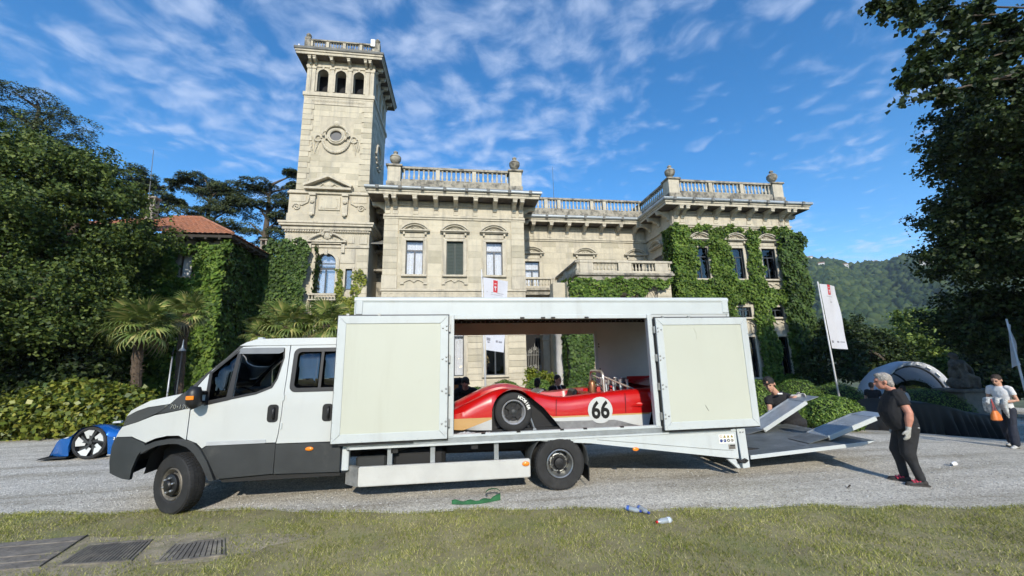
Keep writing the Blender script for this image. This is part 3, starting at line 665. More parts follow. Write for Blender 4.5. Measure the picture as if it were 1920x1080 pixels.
# ---- balcony over the portico
p0, p1, py_ = 7.0, 12.9, 21.6
MB().box(p0 - .18, p1 + .18, py_ - .22, 27.9, 6.84, 6.99).box(p0 - .05, p1 + .05, py_ - .10, 27.9, 6.55, 6.838).build('balcony_slab', LICHEN, villa, bevel=.03)
BALB = baluster_mesh(0.50, 0.075, TRIM)
bb = balustrade(villa, (p0 + .1, py_), (p1 - .1, py_), 6.992, 7.78, [0.075, 0.50, 0.915], .215, matp=TRIM, bal=BALB, bh=.50, pw=.85, rail=.14)
balustrade(villa, (p0, py_ - .1), (p0, 26.5), 6.992, 7.782, [.5], .215, matp=LICHEN, bal=BALB, bh=.50, pw=.5, rail=.14)
balustrade(villa, (p1, py_ - .1), (p1, 26.5), 6.992, 7.782, [.5], .215, matp=LICHEN, bal=BALB, bh=.50, pw=.5, rail=.14)
balustrade(villa, (lb1 + .3, 26.5), (p0 - .14, 26.5), 6.993, 7.775, [.93], .215, matp=TRIM, bal=BALB, bh=.50, pw=.35, rail=.14)
MB().box(lb1 + .01, p0 - .2, 26.25, 27.9, 6.80, 6.991).box(lb1 + .012, p0 - .21, 26.4, 27.9, 6.5, 6.799).build('balcony_slab', LICHEN, villa, bevel=.02)
for xa, xb in ((6.35, 7.5), (12.0, 12.95)):
    for ya in (21.75, 25.6):
        pr_ = MB().box(xa, xb, ya, ya + .9, -2, 6.54).build('portico_pier', STONE, villa)
        stones(pr_, xa, xb, .05, 6.5, ya, rh=.42, ln=(1.4, 1.5), proud=.03, jt=.02)
MB().lathe([(.34, -1.5), (.34, .25), (.27, .3), (.26, 2.0), (.23, 3.3), (.27, 3.35), (.30, 3.42), (.34, 3.6)], 20, Matrix.Translation((5.98, 22.6, .0))).build('column', M('grey column stone', (.42, .40, .37), .8), villa, smooth=40)
MB().box(5.6, 6.4, 22.2, 23.0, 3.6, 6.54).build('column_block', STONE, villa, bevel=.03)
archs = plate([(7.5, 4.3), (8.1, 4.3)] + [(10.0 - 1.9 * math.cos(math.pi * k / 12), 4.3 + 1.55 * math.sin(math.pi * k / 12)) for k in range(1, 12)] + [(11.9, 4.3), (12.0, 4.3), (12.0, 6.54), (7.5, 6.54)], [], .8, base=21.8)
archs.build('portico_arch', STONE, villa)
# ---- link between tower and pavilion
MB().box(-5.88, lb0 - .01, 27.0, 27.4, -1.5, 12.5).build('link_wall', LICHEN, villa)
window(villa, -5.32, 5.6, 7.6, .8, 27.0, 'curtain', ped=False, apron=False, fr=.12)
for a_, b_, c_ in ((26.2, 9.4, 9.55), (26.0, 8.0, 8.14)): MB().box(-5.87, lb0 - .02, a_, 26.99, b_, c_).build('link_ledge', LICHEN, villa, bevel=.02)
MB().hexa([(-5.86, 24.9, 9.56), (lb0 - .06, 24.9, 9.56), (-5.86, 27, 10.4), (lb0 - .06, 27, 10.4), (-5.86, 24.9, 9.64), (lb0 - .06, 24.9, 9.64), (-5.86, 27, 10.5), (lb0 - .06, 27, 10.5)]).build('lean_to_roof', ROOFDK, villa)
MB().box(lb0 + .4, rw1 - .4, 33.9, 34.3, -2.8, 12.3).build('rear_wall', STONE, villa)
# ------------------------------------------------------------------ tower
TC, TH, TY, TD = -8.09, 2.19, 24.5, 4.4
tx0, tx1 = TC - TH, TC + TH
def tbox(nm, gx, z0, z1, gy=None, mat=TRIM, bev=.015, par=None, xc=None):
    gy = gx if gy is None else gy; c = TC if xc is None else xc
    return MB().box(c - TH - gx, c + TH + gx, TY - gy, TY + TD + gy, z0, z1).build(nm, mat, par or tower, bevel=bev)
# base stage with the arched window
bx0, bx1, by = TC - 2.58, TC + 2.42, TY - .12
hol = [arch_poly(-8.16, 1.20, 6.14, 8.12, 12), [(-6.97, 6.42), (-6.58, 6.42), (-6.58, 7.74), (-6.97, 7.74)]]
tw = plate([(bx0, 0), (bx1, 0), (bx1, 10.06), (bx0, 10.06)], hol, .45, base=by).build('wall', STONE, tower)
MB().box(bx0, bx1, by + .45, TY + TD + .1, 0, 10.06).build('core_wall', STONE, tower)
aw = MB()                                            # archivolt and jambs
n = 14
for k in range(n):
    a0, a1 = math.pi * k / n, math.pi * (k + 1) / n
    q = [(-8.16 + r_ * math.cos(a), 8.12 + r_ * math.sin(a)) for r_, a in ((.60, a0), (.80, a0), (.80, a1), (.60, a1))]
    aw.add([(u, by - .10, v) for u, v in q] + [(u, by + .1, v) for u, v in q], [(3, 2, 1, 0), (4, 5, 6, 7), (0, 1, 5, 4), (1, 2, 6, 5), (2, 3, 7, 6), (3, 0, 4, 7)])
for s_ in (-1, 1): aw.box(-8.16 + s_ * .70 - .10, -8.16 + s_ * .70 + .10, by - .10, by + .1, 6.14, 8.12)
aw.box(-8.25, -8.07, by - .16, by + .05, 8.62, 8.95)
awin = aw.build('arched_window', TRIM, tower)
f_ = MB()
for a, b_, c, d in ((-8.76, -8.69, 6.14, 8.12), (-7.63, -7.56, 6.14, 8.12), (-8.2, -8.12, 6.14, 7.72), (-8.69, -7.63, 7.72, 7.84), (-8.69, -7.63, 6.14, 6.24), (-8.69, -7.63, 8.06, 8.12)): f_.box(a, b_, by + .10, by + .17, c, d)
for k in range(12):
    a0, a1 = math.pi * k / 12, math.pi * (k + 1) / 12
    q = [(-8.16 + r_ * math.cos(a), 8.12 + r_ * math.sin(a)) for r_, a in ((.53, a0), (.60, a0), (.60, a1), (.53, a1))]
    f_.add([(u, by + .10, v) for u, v in q] + [(u, by + .17, v) for u, v in q], [(3, 2, 1, 0), (4, 5, 6, 7), (0, 1, 5, 4), (1, 2, 6, 5), (2, 3, 7, 6), (3, 0, 4, 7)])
f_.build('sash', SASH, awin)
GLASST = glass('tower window glass', (0.9, 0.92, 0.95), 0.14)
for a, b_, c, d in ((-8.69, -8.2, 6.24, 7.72), (-8.12, -7.63, 6.24, 7.72), (-8.69, -7.63, 7.84, 8.06)): MB().box(a, b_, by + .13, by + .136, c, d).build('pane', GLASST, awin)
MB().prism([(-8.16 + .53 * math.cos(math.pi * k / 12), 8.12 + .53 * math.sin(math.pi * k / 12)) for k in range(13)], 'y', by + .13, by + .136).build('pane', GLASST, awin)
MB().box(-8.7, -7.6, by + .40, by + .42, 6.2, 8.7).build('curtain', CURT, awin)  # white sheet put in to imitate cloud reflections in the panes
sw_ = MB().box(-7.09, -6.97, by - .08, by + .1, 6.3, 7.86).box(-6.58, -6.46, by - .08, by + .1, 6.3, 7.86).box(-6.97, -6.58, by - .08, by + .1, 7.74, 7.86).build('side_window', TRIM, tower, bevel=.01)
MB().box(-6.97, -6.58, by + .1, by + .14, 6.42, 7.74).build('sash', SASH, sw_); MB().box(-6.91, -6.64, by + .085, by + .099, 6.5, 7.66).build('pane', GLASST, sw_)
# balconette
bc = MB().box(-8.95, -7.35, by - .42, by, 5.72, 5.80).box(-8.95, -7.35, by - .42, by - .28, 6.04, 6.14).build('balconette', TRIM, tower, bevel=.01)
BS = baluster_mesh(.24, .05, TRIM)
for k in range(9): put('baluster', BS, bc, (-8.88 + k * .182, by - .35, 5.80))
# hood over the window
hood = MB(); 
for s_ in (-1, 1):
    pts = [(-8.16 + s_ * (1.12 - .95 * k / 8), by - .16, 9.52 + .46 * math.sin(math.pi / 2 * k / 8)) for k in range(9)] + [(-8.16 + s_ * .22, by - .18, 9.88), (-8.16 + s_ * .30, by - .18, 9.84)]
    hood.tube(pts, .07, 8)
    hood.box(-8.16 + s_ * .98 - .10, -8.16 + s_ * .98 + .10, by - .18, by, 8.75, 9.38)
hood.box(-9.32, -7.0, by - .26, by, 9.40, 9.50).box(-9.25, -7.07, by - .18, by, 9.30, 9.399)
hood.lathe([(.02, 0), (.20, .02), (.24, .09), (.16, .14), (.02, .15)], 10, Matrix.Translation((-8.16, by - .02, 9.86)) @ Matrix.Rotation(rad(90), 4, 'X'))
hood.box(-8.34, -7.98, by - .22, by, 10.08, 10.22)
for k in range(8): hood.lathe([(.02, 0), (.07, .02), (.02, .06)], 6, Matrix.Translation((-8.85 + k * .197, by - .01, 9.58 + .06 * math.sin(k * 2.2))) @ Matrix.Rotation(rad(90), 4, 'X'))
hood.build('window_hood', TRIM, tower, smooth=40)
# panels, pilaster courses, dentils, base cornice
for xa, xb in ((bx0 + .02, bx0 + .50), (bx1 - .66, bx1 - .02)):
    stones(tw, xa, xb, 4.6, 9.0, by, rh=.40, ln=(.9, 1.0), proud=.04, jt=.016)
    MB().box(xa + .08, xb - .08, by - .05, by - .001, 9.35, 9.85).build('panel', TRIM, tower, bevel=.02)
for xa, xb, za, zb in ((-9.75, -9.35, 9.4, 9.85), (-6.95, -6.55, 9.4, 9.85), (-7.35, -6.45, 8.1, 9.05)): MB().box(xa, xb, by - .04, by - .001, za, zb).build('panel', TRIM, tower, bevel=.02)
MB().box(bx0 - .04, bx1 + .04, by - .08, by - .001, 9.08, 9.24).build('impost_band', TRIM, tower, bevel=.02)
MB().box(bx0 - .30, bx1 + .26, by - .32, TY + TD + .3, 10.42, 10.56).box(bx0 - .36, bx1 + .32, by - .38, TY + TD + .36, 10.561, 10.70).box(bx0 - .16, bx1 + .14, by - .18, TY + TD + .2, 10.20, 10.419).box(bx0 - .06, bx1 + .05, by - .07, TY + TD + .08, 10.061, 10.199).build('base_cornice', TRIM, tower, bevel=.02)
dm = MB()
for k in range(34): dm.box(bx0 + .02 + k * .147, bx0 + .11 + k * .147, by - .16, by - .06, 10.08, 10.18)
tag(dm.build('dentil_course', TRIM, tower), kind='stuff')
# pedestal stage with plaque and pediment
s20, s21, sy = TC - 2.55, TC + 2.33, TY - .10
MB().box(s20, s21, sy, TY + TD + .1, 10.701, 12.62).build('stage_wall', STONE, tower); MB().box(s20 - .06, s21 + .05, sy - .06, TY + TD + .15, 10.702, 11.30).build('stage_plinth', STONE, tower, bevel=.02)
MB().box(s20 - .10, s21 + .08, sy - .12, TY + TD + .2, 12.621, 12.74).box(s20 - .04, s21 + .03, sy - .05, TY + TD + .15, 12.741, 12.86).build('stage_ledge', TRIM, tower, bevel=.02)
pl = MB().box(-8.85, -7.55, sy - .08, sy - .001, 11.55, 12.45).build('plaque', TRIM, tower, bevel=.02); MB().box(-8.72, -7.68, sy - .11, sy - .081, 11.66, 12.34).build('plaque_field', ASHLAR, pl, bevel=.01)
for s_ in (-1, 1):
    for dz in (11.74, 12.26): MB().lathe([(.02, 0), (.04, .01), (.01, .04)], 6, Matrix.Translation((-8.2 + s_ * .44, sy - .11, dz)) @ Matrix.Rotation(rad(90), 4, 'X')).build('stud', TRIM, pl)
    cs = MB().box(-8.2 + s_ * .98 - .16, -8.2 + s_ * .98 + .16, sy - .20, sy, 11.2, 12.62).box(-8.2 + s_ * .98 - .20, -8.2 + s_ * .98 + .20, sy - .30, sy, 12.45, 12.621)
    cs.lathe([(.02, 0), (.12, .03), (.14, .10), (.05, .16)], 8, Matrix.Translation((-8.2 + s_ * .98, sy - .19, 12.05)) @ Matrix.Rotation(rad(90), 4, 'X'))
    cs.lathe([(.02, 0), (.10, .03), (.12, .08), (.05, .12)], 8, Matrix.Translation((-8.2 + s_ * .98, sy - .19, 11.2)) @ Matrix.Rotation(rad(90), 4, 'X'))
    cs.build('console', TRIM, tower, smooth=40)
    vo = MB().tube([(-8.2 + s_ * (1.95 + .24 * (1 - k / 22) * math.cos(k * .55)), sy - .05, 11.72 + .24 * (1 - k / 22) * math.sin(k * .55)) for k in range(21)], .045, 6)
    vo.tube([(-8.2 + s_ * 1.22, sy - .05, 12.5), (-8.2 + s_ * 1.30, sy - .05, 12.05), (-8.2 + s_ * 1.62, sy - .05, 11.85), (-8.2 + s_ * 1.95, sy - .05, 11.95)], .04, 6)
    vo.build('volute', TRIM, tower, smooth=50)
    MB().box(-8.2 + s_ * 1.85 - .42, -8.2 + s_ * 1.85 + .42, sy - .03, sy - .001, 12.1, 12.5).build('panel', TRIM, tower, bevel=.01)
pd = MB()
for s_ in (-1, 1):
    pd.hexa([(-8.29, sy - .40, 13.68), (-8.29 + s_ * 1.42, sy - .40, 13.02), (-8.29, sy + .1, 13.68), (-8.29 + s_ * 1.42, sy + .1, 13.02), (-8.29, sy - .40, 13.84), (-8.29 + s_ * 1.5, sy - .40, 13.14), (-8.29, sy + .1, 13.84), (-8.29 + s_ * 1.5, sy + .1, 13.14)])
pd.box(-9.7, -6.88, sy - .34, sy + .1, 12.861, 13.0)
pd.prism([(-9.5, 13.0), (-7.08, 13.0), (-8.29, 13.62)], 'y', sy - .08, sy + .12)
pd.lathe([(.02, 0), (.16, .03), (.19, .10), (.05, .16)], 10, Matrix.Translation((-8.29, sy - .08, 13.2)) @ Matrix.Rotation(rad(90), 4, 'X'))
for s_ in (-1, 1): pd.tube([(-8.29 + s_ * .15, sy - .1, 13.12), (-8.29 + s_ * .35, sy - .12, 13.3), (-8.29 + s_ * .55, sy - .1, 13.12)], .05, 6)
pd.build('pediment', TRIM, tower)
# shaft
sh = MB().box(tx0, tx1, TY, TY + TD, 12.861, 19.64).build('shaft', STONE, tower)
stones(sh, tx0 + .66, tx1 - .66, 12.95, 19.02, TY, [(-9.15, -7.05, 15.5, 17.95)], rh=.40, ln=(.55, 1.3), proud=.012, jz=.003, jt=.008)
zq = np.linspace(12.92, 19.04, 17)
for i in range(16):
    for s_ in (0, 1):
        l = .66 if i % 2 else .52
        x0 = tx0 - .035 if s_ == 0 else tx1 - l
        put('stone', UB, sh, (x0, TY - .05, zq[i] + .012), (l + .035, .07 if s_ == 0 else .30, zq[i + 1] - zq[i] - .024))
        if s_: put('stone', UB, sh, (tx1 - .02, TY + .25, zq[i] + .012), (.055, .35 if i % 2 else .55, zq[i + 1] - zq[i] - .024))
stones(sh, TY + .85, TY + TD, 12.95, 19.02, tx1, [], face='x', side=1, rh=.40, proud=.012, ln=(.6, 1.2))
MB().box(tx0 - .03, tx1 + .03, TY - .04, TY + TD + .03, 19.06, 19.62).build('frieze', TRIM, tower)
fz = MB()
for k in range(21):
    x = tx0 + .55 + k * .164; fz.tube([(x - .08, TY - .05, 19.22), (x, TY - .06, 19.36), (x + .08, TY - .05, 19.22)], .018, 5)
tag(fz.build('lattice_relief', TRIM, tower), kind='stuff')
tbox('belvedere_sill', .12, 19.641, 19.92); tbox('sill_moulding', .06, 19.50, 19.64, bev=.02)
oc = MB(); O = Matrix.Translation((-8.1, TY - .02, 16.75)) @ Matrix.Rotation(rad(90), 4, 'X')
oc.lathe([(.37, 0), (.37, .14), (.45, .18), (.50, .12), (.56, .12), (.60, .06), (.60, 0)], 28, O, caps=False)
ocw = oc.build('oculus', TRIM, tower, smooth=40)
MB().lathe([(.001, .0), (.372, .0)], 24, Matrix.Translation((-8.1, TY - .032, 16.75)) @ Matrix.Rotation(rad(90), 4, 'X'), caps=False).build('pane', M('dusty oculus glass', (.10, .10, .105), .45, spec=.3), ocw)
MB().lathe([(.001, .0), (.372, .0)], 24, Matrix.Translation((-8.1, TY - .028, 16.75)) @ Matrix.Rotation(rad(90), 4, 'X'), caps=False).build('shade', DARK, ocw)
cv = MB()
for k in range(17):                                 # garland under the oculus
    a = math.pi * (1.06 + .88 * k / 16); cv.lathe([(.01, 0), (.09, .04), (.10, .10), (.03, .15)], 7, Matrix.Translation((-8.1 + .84 * math.cos(a), TY - .01, 16.55 + .95 * math.sin(a))) @ Matrix.Rotation(rad(90), 4, 'X'))
cv.tube([(-8.1 + .72 * math.cos(math.pi * k / 14), TY - .08, 16.85 + .70 * math.sin(math.pi * k / 14)) for k in range(15)], .075, 7)
cv.tube([(-8.95, TY - .08, 16.9), (-8.75, TY - .1, 16.75), (-8.7, TY - .1, 16.5)], .07, 6); cv.tube([(-7.25, TY - .08, 16.9), (-7.45, TY - .1, 16.75), (-7.5, TY - .1, 16.5)], .07, 6)
cv.lathe([(.02, 0), (.17, .05), (.20, .13), (.10, .22)], 10, Matrix.Translation((-8.1, TY - .03, 17.62)) @ Matrix.Rotation(rad(90), 4, 'X'))
for s_ in (-1, 1):
    for k in range(5): cv.tube([(-8.1 + s_ * (1.0 + .10 * k + .03 * j), TY - .05, 16.4 - .16 * ((k * 7) % 5) + .28 * math.sin(j * 1.4 + k)) for j in range(5)], .028, 5)
for s_ in (-1, 1):
    cv.tube([(-8.1 + s_ * 1.12 + .20 * math.cos(k * .5), TY - .07, 16.55 + .22 * math.sin(k * .5)) for k in range(13)], .055, 6)
    cv.tube([(-8.1 + s_ * .60, TY - .14, 17.05), (-8.1 + s_ * .78, TY - .16, 17.0), (-8.1 + s_ * .86, TY - .14, 16.8), (-8.1 + s_ * .74, TY - .14, 16.72)], .06, 6)
cv.build('carved_garland', TRIM, tower, smooth=50)
cv2 = MB().tube([(tx1 + .06, 26.7 + .7 * math.cos(k * .45), 16.75 + .7 * math.sin(k * .45)) for k in range(15)], .09, 7)
for k in range(9): cv2.lathe([(.01, 0), (.10, .04), (.10, .10), (.03, .15)], 7, Matrix.Translation((tx1 + .01, 26.7 + .85 * math.cos(math.pi * (1 + k / 8)), 16.5 + .9 * math.sin(math.pi * (1 + k / 8)))) @ Matrix.Rotation(rad(90), 4, 'Y'))
cv2.build('carved_garland', TRIM, tower, smooth=50)
# belvedere
AC = (-9.22, -8.07, -6.90); zb, zs = 20.02, 21.34
bel = plate([(tx0, 19.92), (tx1, 19.92), (tx1, 22.3), (tx0, 22.3)], [arch_poly(x, .70, zb, zs) for x in AC], .38, base=TY).build('belvedere_wall', STONE, tower)
sidew = plate([(TY + .38, 19.92), (TY + TD - .38, 19.92), (TY + TD - .38, 22.3), (TY + .38, 22.3)], [arch_poly(TY + TD / 2 + d, .70, zb, zs) for d in (-1.15, 0, 1.15)], .38, plane='x', base=tx1 - .38); sidew.build('belvedere_wall', STONE, tower)
sidew = plate([(TY + .38, 19.92), (TY + TD - .38, 19.92), (TY + TD - .38, 22.3), (TY + .38, 22.3)], [arch_poly(TY + TD / 2 + d, .70, zb, zs) for d in (-1.15, 0, 1.15)], .38, plane='x', base=tx0); sidew.build('belvedere_wall', STONE, tower)
MB().box(tx0, tx1, TY + TD - .38, TY + TD, 19.92, 22.3).build('belvedere_wall', STONE, tower)
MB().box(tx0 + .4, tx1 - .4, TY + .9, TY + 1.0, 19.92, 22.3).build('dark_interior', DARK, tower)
for x in (-10.11, -9.83, -8.645, -7.485, -6.32, -6.02):
    p_ = MB().box(x - .13, x + .13, TY - .07, TY - .001, 19.93, 21.7).box(x - .17, x + .17, TY - .11, TY - .001, 21.701, 21.86).build('pilaster', TRIM, tower, bevel=.01)
for x in AC:
    m = MB()
    for k in range(10):
        a0, a1 = math.pi * k / 10, math.pi * (k + 1) / 10
        q = [(x + r_ * math.cos(a), zs + r_ * math.sin(a)) for r_, a in ((.35, a0), (.45, a0), (.45, a1), (.35, a1))]
        m.add([(u, TY - .06, v) for u, v in q] + [(u, TY + .1, v) for u, v in q], [(3, 2, 1, 0), (4, 5, 6, 7), (0, 1, 5, 4), (1, 2, 6, 5), (2, 3, 7, 6), (3, 0, 4, 7)])
    for s_ in (-1, 1): m.box(x + s_ * .40 - .05, x + s_ * .40 + .05, TY - .05, TY + .1, zb, zs)
    m.box(x - .06, x + .06, TY - .10, TY, zs + .34, zs + .54)
    m.build('arch_surround', TRIM, tower)
tbox('belvedere_architrave', .06, 21.87, 22.0); tbox('belvedere_frieze', .02, 22.001, 22.359, bev=0)
BRT = bracket_mesh(.46, .40, .17); BRTX = BRT.copy(); BRTX.transform(Matrix.Rotation(rad(90), 4, 'Z'))
for x in (-10.02, -9.72, -8.63, -7.52, -6.42, -6.12): put('bracket', BRT, tower, (x, TY - .02, 22.358))
for k in range(5): put('bracket', BRTX, tower, (tx1 + .02, TY + .35 + k * .92, 22.358))
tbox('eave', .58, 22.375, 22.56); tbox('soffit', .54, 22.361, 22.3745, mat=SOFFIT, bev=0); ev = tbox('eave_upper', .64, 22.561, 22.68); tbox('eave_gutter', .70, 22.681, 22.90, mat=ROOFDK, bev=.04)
# roof terrace balustrade, finials, aerial boxes
BT = baluster_mesh(.42, .06, LICHEN); zt = 24.02
for p_, q_ in (((tx0 - .1, TY + .05), (tx1 + .1, TY + .05)), ((tx1 + .1, TY + .05), (tx1 + .1, TY + TD)), ((tx0 - .1, TY + .05), (tx0 - .1, TY + TD))):
    balustrade(tower, p_, q_, 22.901, zt, [.05, .28, .52, .76, .95], .17, bal=BT, bh=.44, pw=.20, rail=.12, th=.2)
for x in (tx0 - .1, tx1 + .1):
    f_ = MB().box(x - .19, x + .19, TY - .12, TY + .26, 22.902, 24.12).build('corner_post', LICHEN, tower, bevel=.02)
    MB().lathe([(.05, 0), (.08, .06), (.17, .16), (.18, .24), (.12, .34), (.04, .42)], 10, Matrix.Translation((x, TY + .07, 24.12))).build('finial', LICHEN, f_, smooth=50)
WPL = M('white plastic box', (.75, .75, .74), .5)
MB().box(tx1 - .32, tx1 - .02, TY - .20, TY - .12, 23.72, 24.30).build('antenna_panel', WPL, tower, bevel=.02)
MB().box(tx0 - .52, tx0 - .44, TY - .45, TY - .37, 22.9, 23.2).build('antenna_stub', WPL, tower, bevel=.01)

# ------------------------------------------------------------------ annex house
annex = thing('annex_house', 'ivy covered house with red tiled hip roof left of the tower', 'house', (-15, 24, 0))
PLAST = M('old plaster', (.30, .27, .22), .9, var=.2, stain=((.12, .11, .09), 1.5, .5, .6))
tm = bpy.data.materials.new('terracotta tiles'); TILE = M('terracotta roof tiles', (.36, .155, .085), .85, var=.35, scale=9, bump=.3, bscale=30, stain=((.17, .10, .07), 1.6, .52, .6))
bpy.data.materials.remove(tm)
ax0, ax1, ay0, ay1, az = -21.0, -11.75, 20.5, 27.6, 8.35
m = plate([(ax0, 0), (ax1, 0), (ax1, az), (ax0, az)], [[(-13.62, 6.35), (-13.0, 6.35), (-13.0, 7.5), (-13.62, 7.5)], [(-17.4, 6.35), (-16.7, 6.35), (-16.7, 7.5), (-17.4, 7.5)], [(-13.62, 2.0), (-12.9, 2.0), (-12.9, 3.5), (-13.62, 3.5)]], .3, base=ay0); m.build('wall', PLAST, annex)
plate([(ay0 + .3, 0), (ay1, 0), (ay1, az), (ay0 + .3, az)], [[(25.3, 4.9), (26.2, 4.9), (26.2, 6.4), (25.3, 6.4)]], .3, plane='x', base=ax1 - .3).build('wall', PLAST, annex)
MB().box(ax0, ax1, ay1, ay1 + .3, 0, az).build('wall', PLAST, annex)
OW = M('white shutter paint', (.62, .62, .60), .6)
for xa, za in ((-13.62, 6.35), (-17.4, 6.35), (-13.62, 2.0)):
    wn_ = MB().box(xa - .1, xa, ay0 - .06, ay0 + .1, za - .1, za + 1.25).box(xa + .66, xa + .76, ay0 - .06, ay0 + .1, za - .1, za + 1.25).box(xa, xa + .66, ay0 - .06, ay0 + .1, za + 1.15, za + 1.25).box(xa, xa + .66, ay0 - .10, ay0 + .1, za - .1, za).build('window', PLAST, annex)
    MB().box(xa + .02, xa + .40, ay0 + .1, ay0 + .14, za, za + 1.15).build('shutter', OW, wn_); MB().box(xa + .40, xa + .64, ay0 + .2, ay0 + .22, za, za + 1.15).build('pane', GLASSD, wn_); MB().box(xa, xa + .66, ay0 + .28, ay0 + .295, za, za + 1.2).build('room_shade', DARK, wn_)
MB().box(ax1 - .2, ax1 - .12, 25.3, 26.2, 4.9, 6.4).build('side_window', OW, annex)
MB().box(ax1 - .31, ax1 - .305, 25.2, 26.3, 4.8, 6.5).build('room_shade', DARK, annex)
def tile_slope(a, b_, c, d, nm, par, rows=14, amp=.035, wl_=.24):
    """slope from eave a-b to ridge d-c covered with half-round tiles"""
    a, b_, c, d = map(Vector, (a, b_, c, d)); nn = max(8, int((b_ - a).length / wl_ * 6)); nrm = (b_ - a).cross(d - a).normalized()
    if nrm.z < 0: nrm = -nrm
    out = []
    for i in range(rows):
        for k2 in (0, .999):
            v = (i + k2) / rows; r_ = []
            for j in range(nn + 1):
                u = j / nn; p = (a.lerp(b_, u)).lerp(d.lerp(c, u), v); s_ = (p - a).dot((b_ - a).normalized())
                h_ = amp * abs(math.sin(math.pi * s_ / wl_)) + (.035 if k2 == 0 else .0) + .006 * math.sin(s_ * 37 + i * 5)
                r_.append(tuple(p + nrm * h_))
            out.append(r_)
    return MB().grid(out).build(nm, TILE, par)
ex, ef, eb, ez, rz_ = ax1 + .62, ay0 - .6, ay1 + .9, az + .04, 10.75
yr = (ef + eb) / 2
rf = tile_slope((ax0 - .6, ef, ez), (ex, ef, ez), (-15.35, yr, rz_), (ax0 + 4, yr, rz_), 'roof', annex)
tile_slope((ex, ef, ez), (ex, eb, ez), (-15.35, yr + .01, rz_), (-15.35, yr, rz_), 'roof_side', annex)
tile_slope((ax0 - .6, eb, ez), (ex, eb, ez), (-15.35, yr, rz_), (ax0 + 4, yr, rz_), 'roof_rear', annex)
WOODD = M('dark eave timber', (.035, .028, .022), .8)
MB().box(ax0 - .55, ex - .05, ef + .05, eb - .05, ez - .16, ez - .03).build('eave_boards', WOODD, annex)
for k in range(12): MB().box(-18.6 + k * .62, -18.5 + k * .62, ef + .02, ay0, ez - .27, ez - .161).build('rafter_end', WOODD, annex)
for k in range(10): MB().box(ax1, ex - .02, ay0 + .1 + k * .7, ay0 + .2 + k * .7, ez - .27, ez - .161).build('rafter_end', WOODD, annex)
MB().tube([(-15.35, yr, rz_ + .03), (ex, ef, ez + .06)], .09, 6).build('hip_tiles', TILE, annex); MB().tube([(-15.35, yr, rz_ + .03), (ax0 + 4, yr, rz_ + .03)], .09, 6).build('ridge_tiles', TILE, annex)
for x, y, z0, z1 in ((-17.15, 23.0, 9.6, 11.45), (-12.75, 26.4, 8.8, 10.15)):
    ch = MB().box(x - .19, x + .19, y - .19, y + .19, z0, z1 - .40).build('chimney', PLAST, annex)
    for s_, q_ in ((-1, -1), (1, -1), (-1, 1), (1, 1)): MB().box(x + s_ * .15 - .04, x + s_ * .15 + .04, y + q_ * .15 - .04, y + q_ * .15 + .04, z1 - .399, z1 - .10).build('chimney_leg', PLAST, ch)
    MB().box(x - .25, x + .25, y - .25, y + .25, z1 - .099, z1).build('chimney_cap', PLAST, ch, bevel=.02)
MB().tube([(-17.5, 23.2, 10.0), (-17.9, 23.4, 14.6)], [.03, .012], 5).build('aerial', SASH, annex)
# low tiled link between house and tower
lk = thing('link_building', 'low red tiled roof between the ivy house and the tower', 'house', (-11.8, 28.3, 0))
MB().box(-13.2, -10.7, 27.95, 31, 0, 8.0).build('wall', PLAST, lk); tile_slope((-13.4, 27.6, 8.0), (-10.72, 27.6, 8.0), (-10.72, 30, 9.0), (-13.4, 30, 9.0), 'roof', lk, rows=5)
# ------------------------------------------------------------------ foliage tools
def unit(v): return v / np.maximum(np.linalg.norm(v, axis=1, keepdims=True), 1e-9)
def leaves(name, P, T, Nn, ln, wd, mat, parent=None, fold=0.25, mi=None):
    """one quad per leaf: base, side, tip, side"""
    P, T, Nn = np.asarray(P), unit(np.asarray(T)), np.asarray(Nn); B = unit(np.cross(Nn, T)); Nn = np.cross(T, B)
    n = len(P); ln = np.broadcast_to(ln, (n,))[:, None]; wd = np.broadcast_to(wd, (n,))[:, None]
    mid = P + T * ln * 0.45; V = np.stack([P, mid + B * wd + Nn * wd * fold, P + T * ln - Nn * ln * .12, mid - B * wd + Nn * wd * fold], 1)
    return fast_mesh(name, V.reshape(-1, 3), np.arange(n * 4).reshape(-1, 4), mat, parent)
def crown_points(blobs_, clumps, per, sig, shell=0.62, under=0.55):
    """leaf positions in clumps spread through the outer part of ellipsoids; returns P, outward"""
    B_ = np.array([list(c) + list(r) for c, r in blobs_]); vol = B_[:, 3] * B_[:, 5]; pr = vol / vol.sum()
    idx = rng.choice(len(B_), clumps, p=pr); d = unit(rng.normal(size=(clumps, 3))); d[:, 2] = np.where(d[:, 2] < 0, d[:, 2] * under, d[:, 2])
    rr = rng.uniform(shell, 1.02, clumps) ** 0.8
    C_ = B_[idx, :3] + d * B_[idx, 3:] * rr[:, None]; S_ = sig * rng.uniform(.6, 1.4, clumps)
    P = np.repeat(C_, per, 0) + rng.normal(size=(clumps * per, 3)) * np.repeat(S_, per)[:, None] * np.array([1, 1, .7])
    return P, np.repeat(d, per, 0)
def foliage(name, blobs_, clumps, per, sig, ln, mat, parent, shell=.62, ratio=.42, up=.5, under=.55):
    P, O = crown_points(blobs_, clumps, per, sig, shell, under); n = len(P)
    Nn = unit(O * .7 + rng.normal(size=(n, 3)) * .75 + np.array([0, 0, up])); T = rng.normal(size=(n, 3)) + O * .5 + np.array([0, 0, -.35])
    T = T - Nn * np.sum(T * Nn, 1)[:, None]; l = ln * rng.uniform(.6, 1.25, n)
    return leaves(name, P, T, Nn, l, l * ratio, mat, parent)
